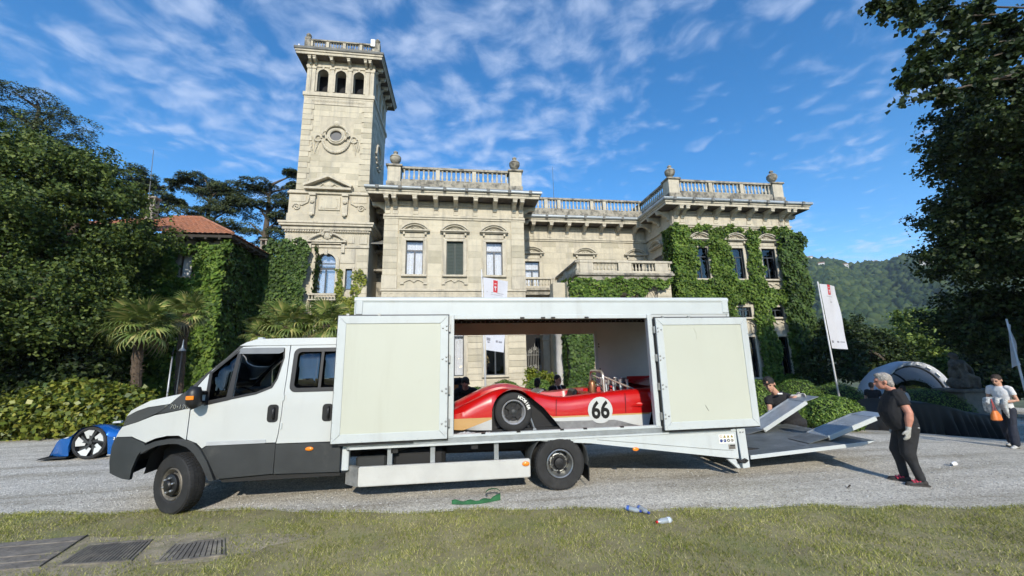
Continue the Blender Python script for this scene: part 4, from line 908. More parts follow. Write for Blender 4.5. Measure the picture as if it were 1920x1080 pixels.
def lumps(blobs_, k=12, f=(.26, .46), under=.6):
    out = []
    for c, r in blobs_:
        n_ = max(4, int(k * (r[0] * r[2]) ** .5 / 1.6))
        for _ in range(n_):
            d = np.array([random.gauss(0, 1), random.gauss(0, 1), random.gauss(0, 1)]); d /= np.linalg.norm(d)
            if d[2] < 0: d[2] *= under
            q = random.uniform(*f); g_ = (r[0] * r[1] * r[2]) ** (1 / 3) * q * random.uniform(.8, 1.25)
            out.append((tuple(np.array(c) + d * np.array(r) * random.uniform(.62, .98)), (g_ * 1.1, g_ * 1.1, g_ * .8)))
    return out
BARK = M('bark', (.085, .068, .05), .95, var=.35, scale=6, bump=.8, bscale=14)
def limb(m, a, b_, r0, r1, bend=.12, n=5):
    a, b_ = Vector(a), Vector(b_); L_ = (b_ - a).length; off = Vector((random.uniform(-1, 1), random.uniform(-1, 1), random.uniform(-.2, .6))) * L_ * bend
    m.tube([a.lerp(b_, k / n) + off * math.sin(math.pi * k / n) for k in range(n + 1)], [r0 + (r1 - r0) * k / n for k in range(n + 1)], 8)
def tree(name, label, base, blobs_, clumps, per, sig, ln, mat, r=.35, cat='tree', group=None, fork=None, lump=0, **kw):
    base = (base[0], base[1], gz(base[0], base[1]) - .1); th = thing(name, label, cat, base, group=group)
    m = MB(); base = Vector(base); top = Vector(np.mean([c for c, _ in blobs_], 0)); fk = base.lerp(top, .35) if fork is None else Vector(fork)
    m.tube([base, base.lerp(fk, .3) + Vector((.1, 0, 0)), fk], [r * 1.25, r, r * .8], 10)
    for c, rr in blobs_: limb(m, fk, c, r * .55, r * .12)
    m.build('trunk', BARK, th, smooth=True)
    foliage('crown', lumps(blobs_, lump) if lump else blobs_, clumps, per, sig, ln, mat, th, **kw)
    return th
LEAFO = M('olive green leaves', (.08, .1, .03), .6, var=.2, scale=.8, spec=.35, trans=.22, island=[(.024, .046, .011), (.054, .089, .018), (.095, .138, .024), (.160, .199, .040)])
LEAFD = M('dark green leaves', (.04, .06, .02), .55, var=.25, scale=.8, spec=.3, trans=.15, island=[(.012, .023, .008), (.023, .043, .012), (.042, .068, .017), (.072, .101, .026)])
LEAFM = M('mid green leaves', (.06, .09, .025), .55, var=.25, scale=.6, spec=.3, trans=.22, island=[(.050, .088, .020), (.098, .156, .031), (.166, .234, .044), (.254, .323, .069)])
NEEDLE = M('cedar needles', (.03, .045, .03), .75, var=.3, scale=.5, spec=.12, trans=.1, island=[(.022, .034, .016), (.045, .062, .027), (.075, .096, .040), (.115, .135, .058)])
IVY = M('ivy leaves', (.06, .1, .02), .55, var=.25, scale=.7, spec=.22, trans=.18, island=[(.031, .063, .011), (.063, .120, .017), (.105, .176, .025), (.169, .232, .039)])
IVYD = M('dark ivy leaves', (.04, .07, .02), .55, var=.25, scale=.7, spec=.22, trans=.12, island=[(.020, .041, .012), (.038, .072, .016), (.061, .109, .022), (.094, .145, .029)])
IVYY = M('yellow green creeper leaves', (.12, .15, .02), .5, var=.25, scale=.9, spec=.35, trans=.22, island=[(.060, .096, .010), (.120, .156, .014), (.192, .216, .022), (.264, .264, .036)])
STEM = M('creeper stems', (.06, .05, .035), .9)
def ivy(name, label, patches, mat, dens=260, ln=.17, base=(0, 0, 0), thick=.28, seed=0, mask=None):
    """patches: (origin, u vector, v vector, outward normal, holes in u,v metres, keep function)"""
    th = thing(name, label, 'ivy', base); Ps = []; Ns = []
    st = MB()
    for o_, u_, v_, n_, holes_, kf in patches:
        o_, u_, v_, n_ = (np.array(q, float) for q in (o_, u_, v_, n_)); Lu, Lv = np.linalg.norm(u_), np.linalg.norm(v_)
        k = int(Lu * Lv * dens); u = rng.uniform(0, Lu, k); v = rng.uniform(0, Lv, k)
        wob = .10 * np.sin(u * 3.1 + v * 1.7 + seed) + .08 * np.sin(u * 7.3 - v * 5.1 + seed * 2)
        keep = np.ones(k, bool)
        for a, b_, c, d in holes_: keep &= ~((u > a + wob) & (u < b_ + wob * .8) & (v > c + wob * .6) & (v < d + wob))
        if kf is not None: keep &= kf(u, v, wob)
        u, v = u[keep], v[keep]
        lump = .5 + .28 * np.sin(u * 2.3 + 1.3 * np.sin(v * 1.9 + seed)) + .22 * np.sin(v * 4.1 + u * 3.7 + seed)
        dpt = thick * (.25 + .75 * lump) * rng.uniform(.35, 1, len(u)) + .03
        Ps.append(o_ + u[:, None] * u_ / Lu + v[:, None] * v_ / Lv + dpt[:, None] * n_); Ns.append(np.repeat(n_[None], len(u), 0))
        for q in range(max(2, int(Lu * 1.2))):
            uu = random.uniform(.1, Lu - .1); pts = [o_ + (uu + .15 * math.sin(j + q)) * u_ / Lu + min(Lv, Lv * j / 6) * v_ / Lv + .03 * n_ for j in range(5)]
            st.tube(pts, .02, 5)
    P = np.concatenate(Ps); Nn = np.concatenate(Ns); n = len(P)
    down = np.array([0, 0, -1.]); T = down + rng.normal(size=(n, 3)) * .45 + Nn * .25
    N2 = unit(Nn + np.array([0, 0, .45]) + rng.normal(size=(n, 3)) * .33); T = T - N2 * np.sum(T * N2, 1)[:, None]
    l = ln * rng.uniform(.6, 1.25, n)
    leaves('foliage', P, T, N2, l, l * .48, mat, th); st.build('stems', STEM, th)
    return th

# ------------------------------------------------------------------ ivy
wn_h = [(x - rw0 - .62, x - rw0 + .62, 7.0, 9.75) for x in RX]
RH = [(16.75 - rw0 - .50, 16.75 - rw0 + .62, 7.2, 9.75), (19.48 - rw0 - .50, 19.48 - rw0 + .74, 7.2, 10.70), (22.0 - rw0 - .74, 22.0 - rw0 + .74, 6.6, 10.70),
      (19.48 - rw0 - .75, 19.48 - rw0 + .72, 3.0, 5.65), (22.0 - rw0 - .60, 22.0 - rw0 + .55, 3.0, 5.4), (19.48 - rw0 - .6, 19.48 - rw0 + .75, 0.3, 3.4), (22.0 - rw0 - .35, 22.0 - rw0 + .55, .7, 3.4),
      (16.75 - rw0 - .7, 16.75 - rw0 + .6, 10.05, 10.7)]
def rkeep(u, v, wob): return (v < 11.05 + wob * 1.6 - .0 * u) & ~((u > 5.8) & (u < 6.5) & (v > 10.8))
ivy('wing_ivy', 'thick green ivy over the front of the villa right wing, around its windows', [((rw0, RWy - .05, 0), (2 * RWh, 0, 0), (0, 0, 11.3), (0, -1, 0), RH, rkeep),
    ((rw0 - .02, RWy - .35, 0), (0, 1.5, 0), (0, 0, 11.0), (-1, 0, 0), [], None), ((rw0 - .32, RWy - .12, 0), (.6, 0, 0), (0, 0, 10.9), (0, -1, 0), [], None)], IVY, 340, .19, (rw0, RWy, 0), .38, 1)
ivy('corner_ivy', 'dark shaggy ivy wrapping the right outer corner of the villa', [((rw1 - 1.75, RWy - .28, 0), (2.4, 0, 0), (0, 0, 10.8), (0, -1, 0), [], lambda u, v, w_: (u < 2.25 + w_) & (v < 10.6 + w_) & (u > .35 + w_ * 2)),
    ((rw1 + .1, RWy - .2, 0), (0, 8, 0), (0, 0, 10.8), (1, 0, 0), [], None)], IVYD, 320, .20, (rw1, RWy, 0), .45, 2)
ivy('portico_ivy', 'green ivy hanging below the portico balcony', [((p0 - .55, 21.62, 5.2), (6.4, 0, 0), (0, 0, 1.62), (0, -1, 0), [], lambda u, v, w_: (v > .05 + w_ * 2 + np.maximum(0, (u - 2.2)) * .27) & (v < 1.45 + w_ + u * .02)),
    ((p0 - .30, 21.6, 5.0), (0, 4.5, 0), (0, 0, 1.8), (-1, 0, 0), [], None)], IVY, 300, .17, (p0, 21.6, 0), .40, 3)
ivy('pier_ivy', 'green ivy wrapped round the left portico pier, behind the open truck', [((6.15, 21.70, 0), (1.65, 0, 0), (0, 0, 5.4), (0, -1, 0), [], lambda u, v, w_: (u > .05 + w_ * .4) & (u < 1.6 + w_ * .5)),
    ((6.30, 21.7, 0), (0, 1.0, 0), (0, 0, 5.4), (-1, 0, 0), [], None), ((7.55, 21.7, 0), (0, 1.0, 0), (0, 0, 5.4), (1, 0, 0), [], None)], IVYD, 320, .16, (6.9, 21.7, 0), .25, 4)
ivy('tower_ivy', 'bushy column of green ivy up the left side of the tower', [((-11.55, by - .30, 0), (2.65, 0, 0), (0, 0, 9.75), (0, -1, 0), [], lambda u, v, w_: (v < 9.45 + w_ - .0 * u) & (u > .05 + .10 * (v > 8) * (v - 8)) & (u < 2.45 + w_)),
    ((-8.95, by - .25, 0), (0, .35, 0), (0, 0, 9.3), (1, 0, 0), [], None), ((-11.5, by - .3, 0), (0, 1.2, 0), (0, 0, 9.2), (-1, 0, 0), [], None)], IVYD, 300, .18, (-10.3, by, 0), .45, 5)
ivy('young_creeper', 'bright yellow green creeper on the tower wall right of the arched window', [((-8.4, by, 0), (2.75, 0, 0), (0, 0, 7.9), (0, -1, 0), [(0, .9, 5.6, 9), (1.35, 1.85, 6.3, 7.9)],
    lambda u, v, w_: (v < 5.9 + w_ * 2) | ((u > .88 + w_ * .5) & (u < 1.28 + w_) & (v < 7.75)) | ((u > 1.85 + w_ * .5) & (u < 2.45 + w_ * 2) & (v < 7.6 + w_) & (rng.random(len(u)) < .55)))], IVYY, 250, .17, (-7.2, by, 0), .16, 6)
ivy('house_ivy', 'lush green ivy over the front of the red roofed house', [((-16.6, ay0 - .02, 0), (4.9, 0, 0), (0, 0, 8.3), (0, -1, 0), [(2.9, 3.75, 6.25, 7.6)], lambda u, v, w_: (v < 8.0 + w_) & (rng.random(len(u)) < np.clip(.6 + u * .6, 0, 1))),
    ((-12.2, ay0 - .16, 0), (.72, 0, 0), (0, 0, 7.9), (0, -1, 0), [], None),
    ((ax1 + .02, ay0 - .1, 7.2), (.45, 0, 0), (0, 0, 1.1), (0, -1, 0), [], lambda u, v, w_: v > .2 + w_ * 3)], IVY, 380, .19, (-14, ay0, 0), .34, 7)
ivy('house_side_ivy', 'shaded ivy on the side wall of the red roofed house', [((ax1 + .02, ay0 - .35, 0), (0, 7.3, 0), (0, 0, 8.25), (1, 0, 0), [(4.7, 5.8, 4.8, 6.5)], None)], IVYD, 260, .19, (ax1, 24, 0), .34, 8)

# ------------------------------------------------------------------ trees
def A(px, py, Y, r, rz, ry=None): return (tuple(at(px, py, Y)), (r, ry or r, rz))
tree('broadleaf_tree', 'big leafy olive green tree at the left edge, behind the hedge', (-17.6, 17.0, 0),
     [A(60, 420, 17, 3.4, 2.8), A(165, 430, 17, 2.2, 2.2), A(120, 335, 17.5, 2.5, 1.5), A(10, 330, 17.5, 2.4, 1.5), A(175, 560, 16.5, 1.35, 1.8), A(60, 590, 16.3, 3.2, 2.4), A(200, 470, 17, .9, 1.4),
      A(110, 640, 16.4, 2.0, 1.1), A(-110, 400, 17, 3.6, 3.8), A(-100, 600, 17, 3.6, 3.0), A(170, 352, 17.4, 1.4, 1.0)], 3300, 56, .17, .125, LEAFO, r=.42, fork=(-16.6, 17, 3.2), lump=26, shell=.45)
for nm_, lb_, pads, base_, fk_ in (
    ('cedar_tree', 'tall dark cedar behind the big leafy tree at far left', [(25, 168, 34, 2.6, .7), (70, 185, 34, 3.0, .8), (10, 205, 33.5, 2.6, .7), (100, 215, 34, 2.6, .7), (50, 235, 33.5, 3.4, .8), (125, 250, 34, 2.3, .7), (0, 265, 33, 3.4, .8), (90, 275, 33.5, 3.4, .8), (140, 285, 34, 1.9, .7), (60, 320, 33.5, 4, 1.2), (-60, 240, 34, 3, 1), (150, 300, 34, 1.6, .6)], (-36, 34, 0), None),
    ('cedar_tree', 'cedar with drooping tips between the leafy tree and the chimney', [(240, 320, 35, 1.9, .6), (265, 335, 35, 2.0, .6), (225, 345, 34.5, 1.8, .6), (290, 358, 35, 1.7, .5), (310, 345, 36, 1.2, .4), (270, 375, 34.5, 2.2, .6), (305, 385, 35, 1.6, .5), (235, 390, 34.5, 2.2, .7), (330, 378, 35.5, .8, .3)], (-31, 35, 0), None),
    ('cedar_tree', 'broad flat topped cedar behind the red roof', [(345, 338, 36, 1.5, .4), (380, 328, 36, 1.7, .45), (400, 345, 36, 2.0, .5), (365, 352, 35.5, 1.5, .4), (430, 350, 36, 1.9, .5), (395, 375, 35.5, 2.1, .55), (360, 395, 35.5, 1.7, .5), (430, 392, 35.5, 2.0, .5), (400, 415, 35, 1.9, .5), (445, 372, 36, 1.4, .4)], (-26, 36, 0), None),
    ('cedar_tree', 'dark cedar with spreading branches close beside the tower', [(470, 345, 35, 1.9, .5), (500, 352, 35, 1.8, .5), (455, 372, 34.5, 1.7, .5), (520, 375, 34.5, 1.8, .5), (485, 385, 34.5, 2.1, .5), (540, 352, 36, 1.3, .5), (548, 328, 36, .9, .5), (525, 408, 34, 1.7, .5), (470, 415, 34, 1.9, .5), (500, 435, 34, 1.9, .5), (455, 450, 34, 1.5, .45), (520, 458, 33.5, 1.5, .5), (490, 470, 34, 1.7, .4), (550, 385, 35, 1.2, .5)], (-21.5, 34.5, 0), None)):
    th = thing(nm_, lb_, 'tree', base_, group='cedars behind the house'); bl = [A(*q[:3], q[3], q[4]) for q in pads]
    m = MB(); top = Vector(max((b_[0] for b_ in bl), key=lambda q: q[2])); bs = Vector(base_)
    cx_ = Vector((np.mean([b_[0][0] for b_ in bl]), np.mean([b_[0][1] for b_ in bl]), top.z - 1.6)); bs.x, bs.y = cx_.x, cx_.y
    m.tube([bs, bs.lerp(cx_, .5), cx_], [.55, .42, .08], 8)
    for c, r_ in bl:
        zc = min(c[2] - 1.2, cx_.z - .2); limb(m, (cx_.x, cx_.y, max(3, zc)), (c[0], c[1], c[2] - .12), .13, .03, bend=.05)
    m.build('trunk', BARK, th, smooth=True)
    sub = []
    for c, r_ in bl:
        for q in range(7):
            a_ = random.uniform(0, 6.283); d_ = r_[0] * random.uniform(.15, .95); rs_ = r_[0] * random.uniform(.26, .46)
            sub.append(((c[0] + d_ * math.cos(a_), c[1] + d_ * math.sin(a_), c[2] + random.uniform(-.75, .75) * r_[2] - .10 * d_), (rs_, rs_, .11)))
    n = 330 * len(sub); C_ = np.repeat(np.array([q[0] for q in sub]), 330, 0); Rr = np.repeat(np.array([q[1][0] for q in sub]), 330)
    a_ = rng.uniform(0, 2 * np.pi, n); q_ = np.sqrt(rng.random(n)); O = np.stack([np.cos(a_), np.sin(a_), np.zeros(n)], 1)
    P = C_ + O * (Rr * q_)[:, None]; P[:, 2] += rng.normal(size=n) * .07 - .55 * Rr * q_ ** 2.2 + .10 * np.sin(a_ * 5) * q_
    Nn = unit(rng.normal(size=(n, 3)) * .40 + np.array([0, -.55, 1.0])); T = O + rng.normal(size=(n, 3)) * .5 + np.array([0, 0, -.45]); T = T - Nn * np.sum(T * Nn, 1)[:, None]
    l = rng.uniform(.12, .26, n); leaves('crown', P, T, Nn, l, l * .22, NEEDLE, th)
us = thing('understory_shrubs', 'dark shrubs in the shade under the big leafy tree', 'shrub', (-16, 17.2, 0))  # added shrubs, dark leaves standing in for deep shade below the crown
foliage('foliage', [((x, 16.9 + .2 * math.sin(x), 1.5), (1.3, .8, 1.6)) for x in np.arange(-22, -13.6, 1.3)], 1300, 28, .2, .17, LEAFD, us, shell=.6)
m = MB()
for x in np.arange(-21.5, -13.6, .9): m.tube([(x, 17.0, 0), (x + .2 * math.sin(x * 3), 16.9, 1.8)], [.03, .012], 5)
m.build('stems', STEM, us)
# right hand side
tree('maple_tree', 'huge dark leafy tree filling the right edge', (24.0, 9.0, 0),
     [A(1850, 330, 10, 1.5, 1.9), A(1800, 300, 10, .75, 1.0), A(1790, 390, 10.5, .7, 1.0), A(1845, 410, 10.3, 1.2, 1.3), A(1930, 260, 9, 2.4, 2.4), A(1800, 460, 11, .85, 1.0), A(1860, 480, 10.5, 1.6, 1.5), A(1940, 450, 10, 2.4, 2.4), A(1815, 550, 12, .9, .9), A(1870, 590, 12, 1.9, 1.2), A(1950, 600, 11, 2.4, 1.7), A(1850, 640, 13, 1.3, .8), A(1900, 170, 8.5, 1.5, 1.2), A(2060, 330, 9.5, 3.0, 3.6), A(1825, 240, 9.5, .7, .8)], 3400, 42, .15, .125, LEAFD, r=.22, fork=(22, 9.5, 4.0), lump=26, shell=.4)
ov = thing('overhanging_branch', 'leafy maple branches hanging into the top right corner', 'branch', tuple(at(1990, 60, 7.6)))
m = MB(); br = [((2100, 20), (1830, 12), (1700, 8)), ((2080, 60), (1880, 40), (1740, 60)), ((2080, 100), (1880, 100), (1780, 130)), ((2080, 60), (1860, 80), (1700, 120)), ((2060, 140), (1850, 150), (1740, 180)), ((2060, 20), (1800, 30), (1650, 5)), ((1980, 120), (1800, 165), (1690, 197))]
for pts in br: m.tube([at(x, y, 7.6 + .25 * i) for i, (x, y) in enumerate(pts)], [.05, .025, .008], 6)
m.build('boughs', BARK, ov, smooth=True)
cl = [(1640, 8, .12), (1665, 25, .16), (1690, 10, .18), (1720, 30, .2), (1755, 15, .22), (1790, 35, .2), (1830, 20, .22), (1870, 45, .22), (1705, 45, .12), (1740, 75, .17), (1770, 95, .2), (1725, 118, .17), (1745, 140, .17), (1705, 150, .12), (1765, 165, .14), (1795, 130, .2), (1830, 90, .2), (1850, 130, .22), (1885, 100, .22), (1910, 60, .24), (1720, 95, .12), (1810, 60, .18), (1775, 185, .10), (1735, 180, .08), (1700, 165, .07), (1688, 196, .03), (1910, 150, .25), (1835, 165, .2)]
bl = [A(x, y, 7.9, s_ * 1.25, s_ * .9) for x, y, s_ in cl]; foliage('leaves', bl, 420, 26, .10, .135, LEAFD, ov, shell=.2, ratio=.5, under=1)
tree('yew_tree', 'dark tree behind the tall white banner, right of the ivy wing', (30, 23.0, 0), [A(1585, 645, 23, 1.7, 1.4), A(1555, 690, 22, 1.5, 1.6), A(1625, 685, 23.5, 2.2, 1.3), A(1650, 655, 24, 1.2, .9), A(1600, 612, 24, 1.0, .8), A(1560, 615, 23, .8, 1.0), A(1680, 700, 24.5, 1.6, .9)], 900, 40, .2, .17, LEAFD, r=.3, fork=(29, 23, 1.0), lump=16)
tree('round_tree', 'rounded sunlit green tree below the wooded hill', (42, 26, 0), [A(1740, 640, 27, 2.9, 2.0), A(1690, 665, 26, 2.3, 1.6), A(1790, 655, 26, 2.3, 1.6), A(1730, 690, 25, 3.2, 1.2), A(1800, 690, 25, 2.2, 1.2), A(1660, 685, 26, 1.5, 1.0)], 1200, 40, .26, .24, LEAFM, r=.35, fork=(41, 26, 1.5), lump=18)
tree('backdrop_tree', 'dark tree behind the statue at right', (36, 18, 0), [A(1850, 690, 22, 2.2, 1.3), A(1905, 650, 19, 2.2, 2.0), A(1925, 715, 18, 1.8, 1.3), A(1800, 712, 25, 1.6, 1.0)], 800, 36, .28, .18, LEAFD, r=.3, fork=(35, 18, 1.2))
# unseen trees added behind the photographer to shade the right hand trees
for i, (bx_, by_, hh_) in enumerate(((17.5, -3.0, 11), (24, -9, 15), (31, -5, 15), (22, 1.5, 12.5))):
    tree('park_tree', ['tall park tree off the right edge, nearest the drive', 'tall park tree behind the photographer on the right', 'tall park tree farthest off to the right', 'park tree beside the huge right hand tree'][i], (bx_, by_, 0), [((bx_, by_, hh_ * .62), (3.6, 3.6, hh_ * .36)), ((bx_ + 1.5, by_ - 1, hh_ * .5), (3.4, 3.4, hh_ * .3))], 420, 20, .5, .55, LEAFD, r=.4, group='park trees out of the frame', shell=.3)

for k in range(9):  # distant unseen trees, added to darken reflections in glass and paint
    bx_ = -44 + k * 11 + random.uniform(-2, 2); by_ = -46 - random.uniform(0, 14); hh_ = random.uniform(9, 13)
    tree('park_tree', 'park tree far behind the photographer, %s from the left' % ('first', 'second', 'third', 'fourth', 'fifth', 'sixth', 'seventh', 'eighth', 'ninth')[k], (bx_, by_, 0), [((bx_, by_, hh_ * .6), (5.0, 4, hh_ * .4)), ((bx_ + 2, by_ - 1, hh_ * .45), (4.4, 4, hh_ * .33))], 260, 16, .7, .9, LEAFD, r=.4, group='park trees behind the photographer', shell=.4)

# ------------------------------------------------------------------ palms
FROND = M('palm fronds', (.07, .1, .03), .5, var=.25, scale=2, spec=.4, trans=.2, island=[(.071, .111, .024), (.132, .192, .041), (.223, .264, .071), (.386, .345, .121)])
FROND2 = M('dry palm fronds', (.25, .2, .1), .7, var=.3)
PTRUNK = M('fibrous palm trunk', (.085, .06, .04), .95, var=.4, scale=12, bump=1.0, bscale=30)
def frond_mesh(mat, droop=.5):
    m = MB(); m.tube([(0, 0, 0), (.35, 0, .05), (.62, 0, .02)], [.014, .010, .008], 5); n = 20; o = Vector((.60, 0, .02))
    for k in range(n):
        a = rad(-135 + 270 * k / (n - 1)); l = .62 * (1 - .22 * abs(math.cos(a * .5 + math.pi / 2)) ** 2); d = Vector((math.cos(a), math.sin(a), 0)); s = Vector((-d.y, d.x, 0)); wv_ = .044
        q = [o, o + d * l * .5 + s * wv_ + Vector((0, 0, .02)), o + d * l * .8 + s * wv_ * .4 - Vector((0, 0, droop * .10)), o + d * l - Vector((0, 0, droop * .30)), o + d * l * .8 - s * wv_ * .4 - Vector((0, 0, droop * .10)), o + d * l * .5 - s * wv_ - Vector((0, 0, .01))]
        m.add(q, [(0, 1, 5), (1, 2, 4, 5), (2, 3, 4)])
    return mesh_only(m, 'frond', mat, fix=False)
FM = [frond_mesh(FROND, .4), frond_mesh(FROND, .9), frond_mesh(FROND2, 1.5)]
def palm(label, base, top, r, nf=38, rt=.105):
    th = thing('fan_palm', label, 'palm', base, group='fan palms before the house'); base, top = Vector(base), Vector(top)
    m = MB(); nn = 16; pts = [base.lerp(top, k / nn) + Vector((.05 * math.sin(k * .4), 0, 0)) for k in range(nn + 1)]
    m.tube(pts, [rt * (1.05 + .22 * (k % 2)) * (1 + .25 * k / nn) for k in range(nn + 1)], 10); m.build('trunk', PTRUNK, th, smooth=30)
    # fibre stubs
    sm_ = MB()
    for k in range(140):
        f = random.random(); p = base.lerp(top, f); a = random.uniform(0, 6.28); d = Vector((math.cos(a), math.sin(a), .5)); sm_.tube([p + d * rt * .9, p + d * rt * 1.7], [.018, .004], 4)
    tag(sm_.build('fibre_stubs', PTRUNK, th), kind='stuff')
    for k in range(nf):
        el = rad(75 - 125 * (k / nf) ** .85); a = k * 2.39996 + random.uniform(-.2, .2); me = FM[0 if k < nf * .5 else 1 if k < nf * .95 else 2]
        s_ = r / 1.2 * random.uniform(.85, 1.1)
        put('frond', me, th, top + Vector((0, 0, .05)), (s_, s_, s_), (random.uniform(-.4, .4), -el, a))
    return th
palm('nearest fan palm with shaggy trunk, beside the truck nose', tuple(at(247, 780, 14.6))[:2] + (0,), tuple(at(268, 612, 14.6)), 1.15)
palm('fan palm with thin dark trunk in front of the ivy house', tuple(at(331, 740, 16.6))[:2] + (0,), tuple(at(352, 588, 16.6)), .95, 24, .11)
palm('low fan palm behind the cab roof, left of the other one there', tuple(at(530, 700, 17.4))[:2] + (0,), tuple(at(535, 612, 17.4)), 1.35, 26)
palm('low fan palm behind the cab roof, nearest the truck box', tuple(at(606, 700, 17.0))[:2] + (0,), tuple(at(612, 608, 17.0)), 1.25, 26)
palm('small fan palm behind the windscreen of the truck', tuple(at(484, 700, 16.6))[:2] + (0,), tuple(at(488, 628, 16.6)), .8, 20)

# ------------------------------------------------------------------ hedges and clipped balls
LAUREL = M('laurel leaves', (.12, .15, .03), .45, var=.25, scale=1.5, spec=.45, trans=.2, island=[(.050, .081, .013), (.106, .144, .018), (.188, .213, .025), (.312, .300, .056)])
BOXL = M('box leaves', (.06, .1, .02), .5, var=.2, scale=2, spec=.4, trans=.15, island=[(.042, .088, .017), (.084, .158, .026), (.147, .241, .036), (.220, .315, .053)])
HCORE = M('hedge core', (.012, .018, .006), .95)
hg = thing('laurel_hedge', 'yellow green laurel hedge along the drive at left', 'hedge', (-11.5, 14.3, 0))
bl = [((x, 14.4 + .02 * x, z * .52), (1.0, .75, z * .56)) for x, z in ((-20, 1.0), (-18.4, 1.0), (-17, 1.0), (-15.6, 1.0), (-14.4, 1.0), (-13.3, .95), (-12.6, 1.2), (-11.9, 1.42), (-11.3, 1.30), (-10.8, 1.22))]
foliage('foliage', bl, 2600, 26, .14, .16, LAUREL, hg, shell=.72, ratio=.40, under=1)
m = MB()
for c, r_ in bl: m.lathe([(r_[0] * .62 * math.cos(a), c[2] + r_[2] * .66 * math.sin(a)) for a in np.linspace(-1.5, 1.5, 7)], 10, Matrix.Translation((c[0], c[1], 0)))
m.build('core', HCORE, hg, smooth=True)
def ball(label, x, y, rx, rz, zc=None, n=2600, ry=None, mat=None, p=2.25, g=0.0):
    n = int(n * 2.1)
    zc = rz * .55 if zc is None else zc; th = thing('clipped_ball', label, 'shrub', (x, y, g), group='clipped box balls'); ry = ry or rx; zc += g
    d = unit(rng.normal(size=(n, 3))); f = (np.abs(d) ** p).sum(1) ** (-1 / p); S = d * f[:, None] * np.array([rx, ry, rz])
    lump = 1 + .035 * np.sin(S[:, 0] * 9 + x) * np.sin(S[:, 2] * 11) + .02 * np.sin(S[:, 1] * 17)
    P = S * lump[:, None] * rng.uniform(.93, 1.03, n)[:, None] + np.array([x, y, zc]); k = P[:, 2] > g; P, d = P[k], d[k]; n = len(P)
    Nn = unit(d + rng.normal(size=(n, 3)) * .5 + np.array([0, 0, .3])); T = rng.normal(size=(n, 3)) + np.array([0, 0, .5]); T = T - Nn * np.sum(T * Nn, 1)[:, None]
    l = rng.uniform(.035, .065, n); leaves('foliage', P, T, Nn, l, l * .42, mat or BOXL, th)
    rows = []
    for a in np.linspace(-1.45, 1.5, 9):
        r_ = []
        for k in range(14):
            b_ = 2 * math.pi * k / 14; q = np.array([math.cos(a) * math.cos(b_), math.cos(a) * math.sin(b_), math.sin(a)]); q = q * (np.abs(q) ** p).sum() ** (-1 / p) * np.array([rx, ry, rz]) * .95; r_.append((x + q[0], y + q[1], max(g - .05, zc + q[2])))
        rows.append(r_)
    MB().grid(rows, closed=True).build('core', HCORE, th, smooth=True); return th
def ballpx(label, x0, x1, yt, Y, **kw):
    a, b_ = at(x0, yt + 30, Y), at(x1, yt + 30, Y); tp = at((x0 + x1) / 2, yt, Y); rx = (b_.x - a.x) / 2 * .90
    g_ = gz((a.x + b_.x) / 2, Y); h_ = tp.z - g_; return ball(label, (a.x + b_.x) / 2, Y + rx * .6, rx, h_ * .58, h_ * .44, g=g_, **kw)
ballpx('clipped box mass behind the young man holding the ramp', 1408, 1478, 716, 11.6, n=5200)
ballpx('clipped box dome between the two ramps, behind the young man', 1478, 1552, 714, 13.2, n=4200)
ballpx('clipped box dome at the foot of the tall white banner pole', 1552, 1640, 722, 14.6, n=4200)
ballpx('squarish clipped box bush nearest the drive, beside the raised ramps', 1534, 1634, 746, 10.2, n=5600)
ballpx('small clipped box bush just right of the young man', 1496, 1526, 758, 10.8, n=2200)
ballpx('long clipped box dome in front of the tent and statue', 1722, 1836, 733, 14.4, n=4200)
ballpx('clipped box dome behind the covered car, right of the statue', 1838, 1905, 735, 15.0, n=3000)
ballpx('dark clipped mound inside the white tent arch', 1705, 1775, 706, 19.5, n=3500, mat=IVYD)
ballpx('clipped box dome seen through the truck, below the flag', 914, 984, 716, 15.2, n=4200)
ballpx('clipped box dome seen through the truck, behind the two men', 984, 1042, 712, 15.6, n=4200)
ballpx('clipped box dome low behind the crouching man in the truck', 878, 914, 728, 14.4, n=2200)
ballpx('clipped box dome at the foot of the ivy pier', 1042, 1110, 728, 16.5, n=2600)
sh_ = thing('flowering_shrub', 'loose light green shrub in front of the iron gate', 'shrub', tuple(gnd(1010, 770)))
foliage('foliage', [A(1005, 712, 18.5, .55, .45), A(1028, 708, 18.5, .4, .4), A(995, 700, 18.5, .25, .35), A(1015, 725, 18.3, .7, .5)], 90, 26, .10, .12, IVYY, sh_, shell=.3)
c = at(1010, 715, 18.5); m = MB()
for k in range(7): m.tube([(c.x + .1 * k - .3, 18.5, 0), (c.x + .16 * k - .5, 18.5, c.z)], [.015, .005], 5)
m.build('stems', STEM, sh_)
